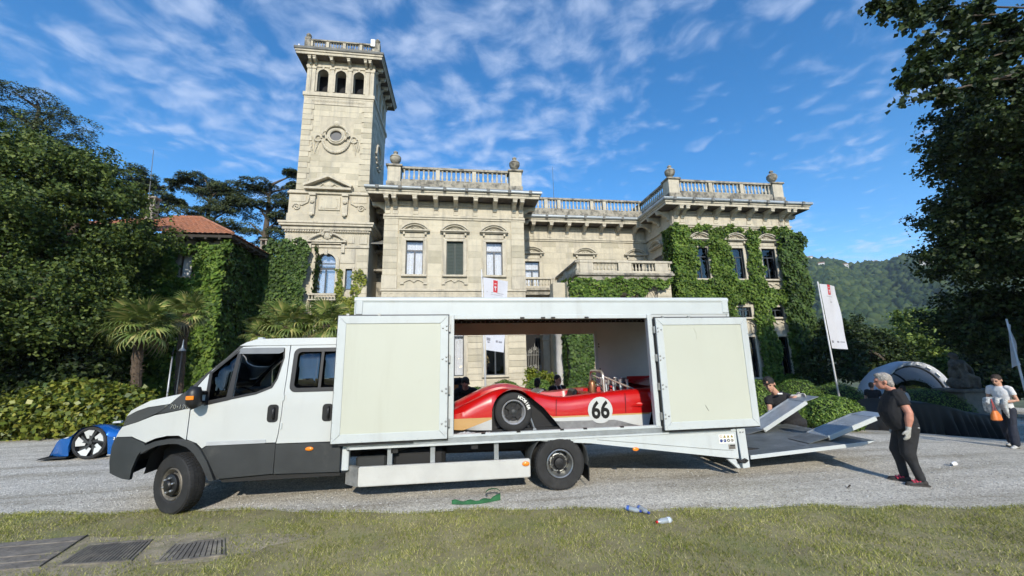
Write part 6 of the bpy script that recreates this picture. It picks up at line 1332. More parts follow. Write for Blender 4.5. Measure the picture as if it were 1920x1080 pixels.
# ---- underbody: skirt, tank, frame
SKM = M('dusty white skirt', (.50, .50, .47), .5, var=.08, scale=3, stain=((.45, .44, .41), 4, .55, .6))
sk = MB().hexa([(-1.44, 6.225, .235), (1.10, 6.225, .225), (-1.44, 6.29, .235), (1.10, 6.29, .225), (-1.44, 6.225, .505), (1.10, 6.225, .49), (-1.44, 6.29, .505), (1.10, 6.29, .49)]).build('side_guard', SKM, truck, bevel=.012, seg=2)
MB().hexa([(-1.66, 6.41, .24), (-1.445, 6.227, .236), (-1.62, 6.45, .24), (-1.42, 6.28, .236), (-1.66, 6.41, .50), (-1.445, 6.227, .503), (-1.62, 6.45, .50), (-1.42, 6.28, .503)]).build('guard_end', M('dirty guard end', (.20, .20, .19), .6, var=.3, scale=8), sk)
MB().lathe([(.02, 0), (.06, .004), (.055, .018), (.01, .022)], 14, Matrix.Translation((1.03, 6.225, .425)) @ Matrix.Rotation(rad(90), 4, 'X') @ Matrix.Diagonal((1, .6, 1, 1))).build('side_marker', ORANGE, sk, smooth=True)
for x in (-1.05, -.42, .55): MB().box(x, x + .07, 6.30, 6.36, .26, .74).build('guard_bracket', ALU, truck)
for x in (-.6, .55): MB().box(x, x + .05, 6.32, 7.1, .20, .24).build('guard_bracket', CHAS, truck)
MB().box(-1.70, -1.60, 6.30, 6.40, .45, .85).build('body_bracket', WALU, truck, bevel=.01)
for y in (6.85, 7.65): MB().box(-4.2, 4.7, y, y + .09, .52, .72).build('frame_rail', CHAS, truck)
for x in (-1.0, .2, 2.6, 3.6): MB().box(x, x + .1, 6.3, 8.4, .66, .738).build('cross_member', CHAS, truck)
MB().box(-1.0, -.2, 6.45, 6.82, .36, .66).build('fuel_tank', CHAS, truck, bevel=.06); MB().box(-1.55, -1.1, 6.5, 6.85, .34, .6).build('battery_box', GREYP, truck, bevel=.03); MB().box(.1, .9, 7.75, 8.2, .38, .66).build('tool_box', CHAS, truck, bevel=.03)
MB().tube([(-1.2, 6.42, .74), (-1.0, 6.40, .66), (-.8, 6.40, .70), (-.72, 6.42, .74)], .012, 6).build('cable_loop', GREYP, truck)
MB().tube([(-2.8, 7.28, .5), (1.575, 7.28, .42)], .05, 8).build('drive_shaft', CHAS, truck); MB().box(-4.0, -2.9, 6.9, 7.7, .35, .9).build('engine_block', CHAS, truck, bevel=.05)
MB().tube([(-3.9, 6.5, .392), (-3.9, 8.1, .392)], .05, 8).build('front_axle', CHAS, truck)
MB().box(-1.45, 1.05, 8.42, 8.47, .24, .5).build('side_guard', SKM, truck)
# ---- tail lift platform
px0, px1 = 4.86, 7.34
def pz_(x): return .335 + (x - px0) / (px1 - px0) * .125
plm = MB().hexa([(px0, 6.27, pz_(px0) - .05), (px1 - .30, 6.27, pz_(px1 - .3) - .055), (px0, 8.16, pz_(px0) - .05), (px1 - .30, 8.16, pz_(px1 - .3) - .055), (px0, 6.27, pz_(px0)), (px1 - .3, 6.27, pz_(px1 - .3)), (px0, 8.16, pz_(px0)), (px1 - .3, 8.16, pz_(px1 - .3))])
lift = plm.build('lift_platform', DKALU, truck)
MB().hexa([(px1 - .30, 6.27, pz_(px1 - .3) - .055), (px1, 6.27, pz_(px1) - .012), (px1 - .30, 8.16, pz_(px1 - .3) - .055), (px1, 8.16, pz_(px1) - .012), (px1 - .30, 6.27, pz_(px1 - .3)), (px1, 6.27, pz_(px1)), (px1 - .30, 8.16, pz_(px1 - .3)), (px1, 8.16, pz_(px1))]).build('platform_lip', DKALU, lift)
MB().hexa([(px0, 6.255, pz_(px0) - .058), (px1 - .28, 6.255, pz_(px1 - .28) - .06), (px0, 6.269, pz_(px0) - .058), (px1 - .28, 6.269, pz_(px1 - .28) - .06), (px0, 6.255, pz_(px0) + .004), (px1, 6.255, pz_(px1) + .002), (px0, 6.269, pz_(px0) + .004), (px1, 6.269, pz_(px1) + .002)]).build('platform_edge', WALU, lift, bevel=.003)
for y in (6.6, 7.8): MB().tube([(4.3, y, .45), (5.4, y, .31)], .04, 8).build('lift_strut', CHAS, truck)
for x in (6.3,): MB().box(x, x + .25, 7.3, 7.42, .0, .06).box(x + .08, x + .16, 7.32, 7.40, .06, .37).build('support_foot', CHAS, truck, bevel=.02)
# ---- loading ramps resting on the platform
def ramp_thing(label, a, b_, wd, flap):
    """a: lower near corner, b_: upper near corner; width runs along +Y"""
    a, b_ = Vector(a), Vector(b_); th = thing('loading_ramp', label, 'ramp', tuple(a), group='aluminium loading ramps')
    d = (b_ - a).normalized(); n = Vector((-d.z, 0, d.x)); Ln = (b_ - a).length; w_ = Vector((0, wd, 0))
    def slab(nm, s0, s1, y0, y1, h0, h1, mat=ALU):
        q = []
        for h_ in (h0, h1):
            for yy in (y0, y1):
                for s_ in (s0, s1): q.append(a + d * s_ + n * h_ + Vector((0, yy, 0)))
        return MB().hexa(q).build(nm, mat, th, bevel=.002)
    slab('deck', 0, Ln * .84, .02, wd - .02, .028, .036)
    for k in range(7): slab('deck_rib', .02, Ln * .84 - .02, .05 + k * (wd - .1) / 6.4, .066 + k * (wd - .1) / 6.4, .0365, .043)
    for yy in (0, wd - .022): slab('side_beam', 0, Ln * .86, yy, yy + .022, -.03, .05, WALU if yy == 0 else ALU)
    f0 = a + d * Ln * .84 + n * .033
    MB().hexa([f0, b_ + Vector((flap, 0, .02)), f0 + w_, b_ + w_ + Vector((flap, 0, .02)), f0 + n * .01, b_ + Vector((flap, 0, .03)), f0 + w_ + n * .01, b_ + w_ + Vector((flap, 0, .03))]).build('end_flap', ALU, th)
    tq = a + Vector((-.42, 0, pz_(a.x - .42) + .006 - a.z)); MB().hexa([tq, a + n * .02, tq + w_, a + w_ + n * .02, tq + Vector((0, 0, .008)), a + n * .035, tq + w_ + Vector((0, 0, .008)), a + w_ + n * .035]).build('tongue', DKALU, th)
    MB().tube([a + Vector((.0, -.01, .0)), a + w_ + Vector((0, .01, 0))], .02, 8).build('hinge_tube', STEEL, th)
    return th
ramp_thing('far loading ramp lifted by the young man in black cap', (6.28, 7.58, .445), (7.55, 7.58, 1.06), .46, .12)
ramp_thing('near loading ramp raised towards the grey haired man', (6.66, 6.50, .475), (7.90, 6.50, .83), .46, .10)
# ------------------------------------------------------------------ race car on the box floor
def interp(pts, x): return float(np.interp(x, [p[0] for p in pts], [p[1] for p in pts]))
def smooth_i(pts, x):                 # monotone-ish smooth interpolation
    xs = [p[0] for p in pts]; ys = [p[1] for p in pts]
    if x <= xs[0]: return ys[0]
    if x >= xs[-1]: return ys[-1]
    i = int(np.searchsorted(xs, x)) - 1; i = max(0, min(i, len(xs) - 2))
    def sl(k):
        if k <= 0 or k >= len(xs) - 1: return 0.0 if k <= 0 else (ys[-1] - ys[-2]) / (xs[-1] - xs[-2])
        return (ys[k + 1] - ys[k - 1]) / (xs[k + 1] - xs[k - 1])
    h = xs[i + 1] - xs[i]; t = (x - xs[i]) / h; a, b_ = sl(i) * h, sl(i + 1) * h
    return ys[i] * (2 * t ** 3 - 3 * t * t + 1) + a * (t ** 3 - 2 * t * t + t) + ys[i + 1] * (-2 * t ** 3 + 3 * t * t) + b_ * (t ** 3 - t * t)
def carpaint(name, col, flake=.0):
    return M(name, col, .3, metal=flake, var=.02, coat=.55, spec=.5)
RED = carpaint('red race paint', (.48, .006, .006)); CARW = carpaint('white race paint', (.56, .57, .55)); BEI = carpaint('gold stripe paint', (.52, .32, .13)); ALS = M('brushed aluminium sill', (.33, .33, .33), .5, metal=.25, var=.15, scale=14)
ALUP = M('polished rim alloy', (.62, .62, .62), .3, metal=.6)
CHROME = M('polished metal', (.75, .74, .72), .12, metal=1.0); NICK = M('bronze nickel tube', (.62, .56, .50), .3, metal=.7)
car = thing('race_car', 'red and white open race car number 66 inside the truck box', 'race car', (1.9, 7.55, ZF))
YS, CY = 6.72, 7.55
ZT = [(-.75, 1.0), (-.45, 1.07), (-.09, 1.185), (.25, 1.34), (.55, 1.465), (.85, 1.525), (1.1, 1.50), (1.35, 1.425), (1.6, 1.365), (1.85, 1.34), (2.2, 1.365), (2.7, 1.405), (3.2, 1.43), (3.46, 1.445), (3.9, 1.46), (4.3, 1.45)]
ZC = [(-.75, .96), (-.3, 1.03), (.2, 1.15), (.6, 1.24), (1.0, 1.27), (1.25, 1.27), (1.40, 1.05), (2.15, 1.05), (2.3, 1.36), (2.55, 1.34), (2.65, 1.15), (3.3, 1.15), (3.45, 1.38), (4.3, 1.42)]
FW_, RW_, WZ = .93, 3.76, 1.122
def zb(x):
    if x < .56: return interp([(-.75, .93), (-.1, .885), (.3, .855), (.56, .845)], x)
    if x < 1.16: return WZ + math.sqrt(max(0, .375 ** 2 - (x - FW_) ** 2))
    if x < 1.74: return interp([(1.16, 1.415), (1.45, 1.18), (1.66, .93), (1.74, .83)], x)
    if x < 3.33: return .815
    if x < 3.42: return .815 + (x - 3.33) * 3.2
    if x < 4.14: return max(1.10, WZ + .03 + math.sqrt(max(0, .42 ** 2 - (x - RW_) ** 2)))
    return 1.0
def r1(x): return max(.8, .85 + (x - .02) * .33) if x < 1.1 else interp([(1.1, .955), (2.7, .935), (2.85, .90), (3.05, .84), (3.2, .815), (4.4, .815)], x)
def r2(x): return r1(x) if x < 1.1 else 1.005
def r3(x): return 1.055 if x < 1.1 else 1.03
XS = sorted(set(list(np.arange(-.75, 4.31, .05)) + [.555, .56, 1.16, 3.33, 3.42, 4.14, .5601]))
rows = []
for x in XS:
    t_, b_, c_ = smooth_i(ZT, x), zb(x), interp(ZC, x); ins = .30 * (max(0, -x) / .75) ** 2 + (.05 * max(0, x - 3.9))
    cl = lambda z: min(max(z, b_), t_ - .001)
    sec = [(.03, b_), (.0, cl(r1(x))), (.0, cl(r2(x))), (.0, cl(r3(x))), (.006, cl((r3(x) + t_) / 2)), (.03, cl(t_ - .085)), (.075, cl(t_ - .03)), (.16, t_), (.28, t_ - .012), (.40, t_ - .06 if x < 1.3 else t_ - .015), (.47, c_ + .02 if x < 1.35 or x > 3.4 else c_), (.60, c_), (.83 - ins * .0, c_ + .015)]
    rows.append([(x, YS + ins * (1 - d_ / .83) + d_, z) for d_, z in sec])
def tri_area(q): 
    a, b_, c = (Vector(v) for v in q[:3]); d = Vector(q[3]); return ((b_ - a).cross(c - a)).length + ((c - a).cross(d - a)).length
nm_rows = ['sill', 'white', 'stripe'] + ['red'] * 9
for side in (0, 1):
    ms = {k: MB() for k in ('red', 'white', 'nosewhite', 'stripe', 'stripe2', 'sill', 'pit')}
    for i in range(len(rows) - 1):
        x = rows[i][0][0]
        for j in range(12):
            q = [rows[i][j], rows[i + 1][j], rows[i + 1][j + 1], rows[i][j + 1]]
            if tri_area(q) < 2e-6: continue
            k = nm_rows[j]
            if k == 'sill' and x < 1.1: k = 'nosewhite'
            if k == 'stripe' and x < 1.1: k = 'stripe2'
            if j >= 10 and (1.36 < x < 2.18 or 2.6 < x < 3.34): k = 'pit'
            if side: q = [(a, 2 * CY - b_, c) for a, b_, c in q]
            ms[k].add(q, [(0, 1, 2, 3) if side == 0 else (3, 2, 1, 0)])
    for k, nm_, mt in (('red', 'body_shell', RED), ('white', 'lower_panel', CARW), ('nosewhite', 'nose_panel', CARW), ('stripe', 'gold_stripe', BEI), ('stripe2', 'nose_gold_band', BEI), ('sill', 'sill_panel', ALS), ('pit', 'cockpit_lining', BLK)):
        if ms[k].f: ms[k].build(nm_, mt, car, smooth=40, weld=.0004)
MB().box(-.5, 4.1, YS + .10, 2 * CY - YS - .10, .80, .845).build('floor_pan', BLK, car)
for y in (YS + .20, 2 * CY - YS - .22): MB().box(.35, 1.95, y, y + .02, .815, 1.33).build('inner_panel', BLK, car); MB().box(3.3, 4.2, y, y + .02, .815, 1.4).build('inner_panel', BLK, car)
MB().tube([(1.215, YS + .04, 1.04), (1.28, YS + .02, .84)], .014, 7).lathe([(.03, 0), (.03, .03)], 10, Matrix.Translation((1.28, YS + .03, .83)) @ Matrix.Rotation(rad(90), 4, 'X')).build('tie_down_rod', ALU, car)
for x in (1.66, 2.92): MB().tube([(x, YS - .004, r3(x) + .01), (x + .01, YS - .003, smooth_i(ZT, x) - .12), (x + .03, YS + .05, smooth_i(ZT, x) - .045)], .0045, 5).build('panel_gap', BLK, car)
# duct blister on the flank
MB().grid([[(3.02, YS - .001, 1.15), (3.20, YS - .03, 1.145), (3.42, YS - .03, 1.18)], [(3.10, YS - .03, 1.185), (3.22, YS - .05, 1.19), (3.42, YS - .05, 1.22)], [(3.16, YS - .001, 1.215), (3.26, YS - .002, 1.225), (3.42, YS - .002, 1.25)]]).build('side_duct', RED, car, smooth=True)
dsc = MB().lathe([(.001, .003), (.222, .003), (.224, 0)], 48, Matrix.Translation((2.455, YS - .0025, 1.105)) @ Matrix.Rotation(rad(90), 4, 'X'), caps=False).build('number_roundel', CARW, car, smooth=40)
text_mesh('66', .395, M('black number print', (.008, .008, .008), .35), 'number', bold=.012, sx=.84, M=Matrix.Translation((2.455, YS - .0085, 1.095)), parent=dsc)
# wheels
def race_wheel(x, y, r, wd, txt):
    root = MB().lathe([(.03, -.06), (.08, -.06), (.08, .06), (.03, .06)], 14, Matrix.Rotation(rad(90), 4, 'X')).build('wheel', BLK, None); A_ = Matrix.Rotation(rad(90), 4, 'X'); h = wd / 2; rr = r * .64
    ty = MB().lathe([(rr, h * .86), (rr + .015, h * .98), (r * .80, h * 1.0), (r * .93, h * .95), (r * .985, h * .84), (r, h * .7), (r, -h * .7), (r * .985, -h * .84), (r * .8, -h), (rr, -h * .9)], 48, A_, caps=False).build('tyre', RUB, root, smooth=35)
    rim = MB().lathe([(rr, h * .86), (rr - .010, h * .95), (rr - .022, h * .86), (rr - .035, h * .4), (rr - .05, h * .25), (rr - .06, -h * .4)], 40, A_, caps=False).build('rim', ALUP, root, smooth=35)
    MB().lathe([(rr - .052, h * .2), (.001, h * .18)], 32, A_, caps=False).build('rim_centre', BLK, rim)
    for k in range(4):
        a = math.pi / 2 * k + math.pi / 4; d = Vector((math.cos(a), 0, math.sin(a))); p = Vector((-d.z, 0, d.x)); o = Vector((0, -h * .2, 0))
        q = [o + d * .03 - p * .030, o + d * (rr - .05) - p * .052, o + d * .03 + p * .030, o + d * (rr - .05) + p * .052]
        MB().hexa([q[0], q[1], q[2], q[3]] + [v + Vector((0, -.035, 0)) for v in (q[0], q[1] , q[2], q[3])]).build('spoke', BLK, rim, bevel=.006)
    MB().lathe([(.045, h * .2), (.045, h * .55), (.03, h * .65), (.001, h * .66)], 14, A_, caps=False).build('hub_nut', GREYP, rim, smooth=40)
    if txt:
        for k, ch in enumerate(txt):
            a = rad(68 - k * 9.2); rl = r * .815; T = Matrix.Translation((rl * math.cos(a), -h * 1.012 - .001, rl * math.sin(a))) @ Matrix.Rotation(-(a - math.pi / 2), 4, 'Y')
            text_mesh(ch, .066, SW, 'lettering', bold=.003, M=T, parent=ty)
    root.location = (x, y, .80 + r + .002); root.parent = car; root.matrix_parent_inverse = WM[car.name].inverted(); return root
race_wheel(FW_, YS + .115, .322, .235, 'HOOSIER'); race_wheel(FW_, 2 * CY - YS - .15, .322, .235, None); race_wheel(RW_, YS + .13, .345, .33, None); race_wheel(RW_, 2 * CY - YS - .18, .345, .33, None)
# roll hoop and braces, trumpets, screen, mirrors
hp = [(2.72, 7.17, 1.33), (2.715, 7.17, 1.60), (2.71, 7.19, 1.70), (2.705, 7.24, 1.745), (2.70, 7.50, 1.75), (2.695, 7.74, 1.745), (2.69, 7.79, 1.70), (2.69, 7.81, 1.60), (2.69, 7.81, 1.33)]
MB().tube(hp, .028, 10).build('roll_hoop', NICK, car, smooth=50)
for y in (7.18, 7.80): MB().tube([(2.71, y, 1.66), (3.32, y, 1.40)], .018, 8).build('hoop_brace', NICK, car, smooth=50)
MB().tube([(2.715, 7.20, 1.42), (2.69, 7.79, 1.64)], .016, 8).build('hoop_brace', NICK, car, smooth=50)
TRU = mesh_only(MB().lathe([(.020, 0), (.022, .16), (.026, .22), (.042, .25), (.040, .25), (.022, .22)], 14, caps=False), 'intake_trumpet', ALUP, smooth=50)
for k in range(4):
    for y, dz in ((7.33, 0), (7.62, .03)): put('intake_trumpet', TRU, car, (2.83 + k * .145, y, 1.33 + dz), None, (rad(-8 if y < 7.5 else 8), 0, 0))
MB().box(2.80, 3.40, 7.28, 7.68, 1.12, 1.33).build('engine', STEEL, car, bevel=.03); MB().lathe([(.06, 0), (.065, .02), (.065, .20), (.05, .23), (.02, .25)], 14, Matrix.Translation((2.55, 7.36, 1.33))).build('oil_tank', M('copper tank', (.34, .16, .08), .35, metal=.6), car, smooth=40)
scr = MB().grid([[(1.30 + .16 * (1 - abs(k - 5) / 5), 7.18 + .074 * k, 1.29) for k in range(11)], [(1.52 + .10 * (1 - abs(k - 5) / 5), 7.22 + .066 * k, 1.43) for k in range(11)]]).build('wind_screen', M('grey screen', (.12, .13, .13), .2, coat=.5), car, smooth=True)
MB().tube([(1.30, 7.18, 1.30), (1.56, 7.20, 1.44)], .014, 6).build('screen_frame', ALU, car)
MB().box(1.55, 2.1, 7.3, 7.8, .9, 1.0).build('seat', BLK, car, bevel=.05); MB().hexa([(2.05, 7.3, .95), (2.15, 7.3, .95), (2.05, 7.8, .95), (2.15, 7.8, .95), (2.18, 7.33, 1.42), (2.27, 7.33, 1.42), (2.18, 7.77, 1.42), (2.27, 7.77, 1.42)]).build('seat_back', BLK, car, bevel=.04)
wgm = MB().grid([[(3.55, y, 1.47), (3.9, y, 1.53), (4.25, y, 1.60)] for y in (YS + .25, 2 * CY - YS - .25)]).build('rear_wing', RED, car, smooth=True)
MB().box(3.60, 4.2, 2 * CY - YS - .30, 2 * CY - YS - .28, 1.40, 1.60).build('wing_end_plate', RED, car)
# rags and netting on the floor under the nose
RAG = M('grey rag', (.45, .46, .48), .9, var=.3, scale=8); RAGW = M('white rag', (.70, .69, .66), .9, var=.1)
def rag(name, label, x, y, z, rx, ry, h_, mat, sd):
    r_ = np.random.default_rng(sd); rows = []
    for i in range(11):
        rr = []
        for j in range(20):
            a = 2 * math.pi * j / 20; q = i / 10; w_ = 1 + .22 * math.sin(3 * a + sd) + .12 * math.sin(7 * a); rr.append((x + rx * q * w_ * math.cos(a), y + ry * q * w_ * math.sin(a), z + h_ * (1 - q ** 2) * (.6 + .4 * math.sin(5 * a + 6 * q + sd)) + .012 * r_.random()))
        rows.append(rr)
    o = MB().grid(rows, closed=True).build(name, mat, smooth=True); return tag(o, label, 'cloth')
rag('crumpled_rag', 'crumpled grey rag on the truck floor under the car nose', .12, 6.60, .803, .26, .14, .06, RAG, 3)
rag('white_cloth', 'small white cloth beside the front tyre of the race car', .48, 6.52, .803, .11, .07, .055, RAGW, 5)
rag('dark_net', 'dark netting bundled on the truck floor under the car nose', .02, 6.80, .803, .42, .20, .05, SEAT, 8)

# ------------------------------------------------------------------ blue concept car
BLUE = M('metallic blue paint', (.008, .13, .46), .25, metal=.45, var=.03, coat=1.0); BLUD = M('deep blue paint', (.008, .022, .12), .3, metal=.3, coat=1.0)
bc_ = thing('blue_sports_car', 'low metallic blue concept car parked beyond the truck nose', 'sports car', (-7, 11.2, 0))
yb = 10.3; cyb = 11.25
BT_ = [(-9.12, .075), (-9.0, .20), (-8.86, .42), (-8.7, .50), (-8.55, .60), (-8.4, .69), (-8.22, .735), (-8.05, .72), (-7.85, .64), (-7.6, .58), (-7.2, .57), (-6.5, .60), (-5.8, .70), (-5.2, .74), (-4.7, .70)]
BC_ = [(-9.12, .07), (-8.9, .30), (-8.5, .50), (-8.0, .62), (-7.7, .70), (-7.4, .84), (-7.0, 1.0), (-6.5, 1.08), (-5.9, 1.02), (-5.2, .86), (-4.7, .70)]
def zbb(x):
    if abs(x + 8.22) < .385: return .335 + math.sqrt(max(0, .385 ** 2 - (x + 8.22) ** 2))
    if abs(x + 5.55) < .385: return .335 + math.sqrt(max(0, .385 ** 2 - (x + 5.55) ** 2))
    return .09
XS2 = sorted(set(list(np.arange(-9.12, -4.69, .05)) + [-8.606, -7.834, -5.936, -5.164])); rows = []
for x in XS2:
    t_, b_, c_ = smooth_i(BT_, x), zbb(x), smooth_i(BC_, x); b_ = min(b_, t_ - .01); ins = .22 * (max(0, -8.7 - x) / .45) ** 1.5
    cl = lambda z: min(max(z, b_), t_ - .001)
    rows.append([(x, yb + ins * (1 - d_ / .95) + d_, z) for d_, z in [(.05, b_), (.01, cl(.30)), (.0, cl(.47)), (.012, cl(.475)), (.03, cl(t_ - .07)), (.08, cl(t_ - .02)), (.18, t_), (.36, t_ - .03), (.48, max(t_ - .08, c_ - .22) if x > -7.9 else t_ - .06), (.60, c_ - .05), (.95, c_)]])
for side in (0, 1):
    ma, mb_ = MB(), MB()
    for i in range(len(rows) - 1):
        for j in range(10):
            q = [rows[i][j], rows[i + 1][j], rows[i + 1][j + 1], rows[i][j + 1]]
            if tri_area(q) < 2e-6: continue
            if side: q = [(a, 2 * cyb - b_, c) for a, b_, c in q]
            (mb_ if j >= 8 and rows[i][0][0] > -7.8 else ma).add(q, [(0, 1, 2, 3) if side == 0 else (3, 2, 1, 0)])
    ma.build('body_shell', BLUE, bc_, smooth=40, weld=.0004); mb_.build('canopy', BLUD, bc_, smooth=40, weld=.0004)
MB().prism([(-9.2, .035), (-9.12, .075), (-8.62, .085), (-8.62, .06)], 'y', yb + .02, 2 * cyb - yb - .02).build('front_splitter', BLK, bc_); MB().box(-7.82, -5.95, yb + .01, yb + .06, .075, .088).build('side_skirt', CARW, bc_)
MB().prism([(-8.93, .40), (-8.86, .445), (-8.70, .50), (-8.72, .47)], 'y', yb + .10, yb + .24).build('headlight', CARW, bc_)
MB().hexa([(-7.98, yb + .22, .735), (-7.80, yb + .22, .735), (-7.98, yb + .30, .735), (-7.80, yb + .30, .735), (-7.96, yb + .22, .775), (-7.80, yb + .22, .785), (-7.96, yb + .30, .775), (-7.80, yb + .30, .785)]).build('camera_pod', CARW, bc_, bevel=.01)
text_mesh('24-6', .075, SW, 'lettering', bold=.002, M=Matrix.Translation((-7.66, yb - .004, .43)), parent=bc_)
for x, y in ((-8.22, yb + .13), (-5.55, yb + .13), (-8.22, 2 * cyb - yb - .13), (-5.55, 2 * cyb - yb - .13)):
    A_ = Matrix.Rotation(rad(90), 4, 'X'); wr_ = MB().lathe([(.03, -.05), (.07, -.05), (.07, .05), (.03, .05)], 12, A_).build('wheel', BLK, None)
    MB().lathe([(.295, .10), (.31, .115), (.34, .105), (.352, .08), (.352, -.08), (.30, -.1)], 44, A_, caps=False).build('tyre', RUB, wr_, smooth=40)
    rim = MB().lathe([(.297, .10), (.29, .112), (.283, .10), (.275, .02), (.001, .01)], 40, A_, caps=False).build('rim', BLK, wr_, smooth=35)
    MB().lathe([(.283, .098), (.293, .111), (.297, .10)], 40, A_, caps=False).build('rim_ring', ALU, rim, smooth=40)
    for k in range(5):
        a = 2 * math.pi * k / 5 + .5; P_ = lambda r_, b_, yy: (r_ * math.cos(a + b_), -yy, r_ * math.sin(a + b_))
        MB().add([P_(.275, -.42, .095), P_(.285, .0, .10), P_(.278, .36, .095), P_(.13, .62, .06), P_(.10, .15, .06)], [(0, 1, 2, 3, 4)]).build('aero_blade', CARW, rim)
        MB().add([P_(.05, -.3, .07), P_(.27, -.55, .06), P_(.20, .05, .075), P_(.05, .4, .075)], [(0, 1, 2, 3)]).build('spoke', GREYP, rim)
    MB().lathe([(.045, .02), (.045, .09), (.02, .095)], 14, A_).build('hub_cap', GREYP, rim)
    wr_.location = (x, y, .353); wr_.rotation_euler = (0, 0, math.pi if y > cyb else 0); wr_.parent = bc_; wr_.matrix_parent_inverse = WM[bc_.name].inverted()
# ------------------------------------------------------------------ people
SKIN = M('sunlit skin', (.52, .29, .20), .55, var=.08, scale=20, spec=.35); SKINR = M('ruddy skin', (.50, .23, .16), .55, var=.12, scale=25, spec=.35)  # even base skin colours
CBLK = M('black cotton', (.013, .013, .015), .9, var=.25, scale=14, bump=.9, bscale=11); CDRK = M('charcoal trousers', (.018, .018, .020), .85, var=.3, scale=10, bump=.9, bscale=10)
CNAV = M('navy trousers', (.016, .020, .034), .85, var=.25, scale=9, bump=.9, bscale=9); CWHT = M('white cotton', (.62, .62, .62), .85, var=.06, scale=10, bump=.7, bscale=11); CGRY = M('grey jacket', (.09, .09, .095), .85, bump=.3)
HGREY = M('grey hair', (.33, .30, .27), .8, var=.35, scale=40, bump=.9, bscale=70); HDRK = M('dark hair', (.014, .011, .009), .6, var=.4, scale=40, bump=.8, bscale=70); HBRN = M('dark brown hair', (.03, .018, .012), .6, bump=.8, bscale=70)
GLOV = M('pale work glove', (.42, .41, .37), .9, var=.2, scale=30, bump=.3); GLOVW = M('white glove', (.62, .60, .56), .9, var=.1, scale=30); SHOE = M('dark shoe', (.03, .026, .024), .7); SHOER = M('red shoe mesh', (.55, .05, .09), .7); SOLE = M('shoe sole', (.05, .045, .04), .8); EYE = M('eye', (.01, .008, .008), .2)
def remesh(mb, name, mat, parent, vox, smooth_it=4):
    me = bpy.data.meshes.new('tmp'); me.from_pydata([tuple(v) for v in mb.v], [], mb.f); me.materials.append(mat)
    o = bpy.data.objects.new('tmp', me); COL.objects.link(o)
    r = o.modifiers.new('r', 'REMESH'); r.mode = 'VOXEL'; r.voxel_size = vox
    s = o.modifiers.new('s', 'SMOOTH'); s.factor = .5; s.iterations = smooth_it
    dg = bpy.context.evaluated_depsgraph_get(); out = bpy.data.meshes.new_from_object(o.evaluated_get(dg)); bpy.data.objects.remove(o)
    out.name = name; out.materials.clear(); out.materials.append(mat); out.polygons.foreach_set('use_smooth', [True] * len(out.polygons))
    return link(bpy.data.objects.new(name, out), parent)
def ball_(m, c, r, sq=(1, 1, 1), n=10, R_=None):
    prof = [(max(.001, r * math.cos(a)), r * math.sin(a)) for a in np.linspace(-math.pi / 2, math.pi / 2, 8)]
    m.lathe(prof, n, Matrix.Translation(c) @ (R_ or Matrix()) @ Matrix.Diagonal((*sq, 1)), caps=False)
def chain(m, pts, rs, n=10):
    m.tube(pts, rs, n)
    for p, r in zip(pts, rs): ball_(m, p, r * .995, n=n)
def loft(m, pts, rxy, xax, n=16):
    """elliptical rings: half widths along xax and across"""
    vs = []; pts = [Vector(p) for p in pts]; xax = Vector(xax)
    for i, p in enumerate(pts):
        d = (pts[min(i + 1, len(pts) - 1)] - pts[max(0, i - 1)]).normalized(); x = (xax - d * xax.dot(d)).normalized(); y = d.cross(x)
        for k in range(n):
            a = 2 * math.pi * k / n; ca, sa = math.cos(a), math.sin(a); e = .85
            vs.append(p + x * rxy[i][0] * math.copysign(abs(ca) ** e, ca) + y * rxy[i][1] * math.copysign(abs(sa) ** e, sa))
    fs = [(i * n + k, i * n + (k + 1) % n, (i + 1) * n + (k + 1) % n, (i + 1) * n + k) for i in range(len(pts) - 1) for k in range(n)]
    fs += [tuple(range(n - 1, -1, -1)), tuple(range((len(pts) - 1) * n, len(pts) * n))]; m.add(vs, fs)
def hand_mb(m, wrist, dirv, palm_n, s, curl=.5, grow=0.0):
    """palm and five unequal bent fingers; dirv towards the fingers, palm_n out of the palm"""
    d = Vector(dirv).normalized(); pn = Vector(palm_n); pn = (pn - d * pn.dot(d)).normalized(); t = d.cross(pn)
    w_ = Vector(wrist); R_ = Matrix((t, pn, d)).transposed().to_4x4()
    ball_(m, w_ + d * .045 * s, .047 * s + grow, (.86, .42, 1.05), 10, R_)
    chain(m, [w_ - d * .02 * s, w_ + d * .03 * s], [.027 * s + grow, .028 * s + grow])
    for k, (o_, l) in enumerate(((-.030, .072), (-.010, .082), (.010, .076), (.029, .060))):
        a = w_ + d * .085 * s + t * o_ * s; c1 = (d * math.cos(curl * .6) + pn * math.sin(curl * .6)); c2 = (d * math.cos(curl * 1.5) + pn * math.sin(curl * 1.5))
        b_ = a + (c1 + t * o_ * 1.2) * l * .5 * s; c = b_ + c2 * l * .5 * s; chain(m, [a, b_, c], [.0098 * s + grow, .0092 * s + grow, .0080 * s + grow], 8)
    a = w_ + d * .03 * s - t * .033 * s; b_ = a + (d * .6 - t * .55 + pn * .35).normalized() * .035 * s; chain(m, [a, b_, b_ + (d * .85 - t * .15 + pn * .35).normalized() * .03 * s], [.0125 * s + grow, .0108 * s + grow, .009 * s + grow], 8)
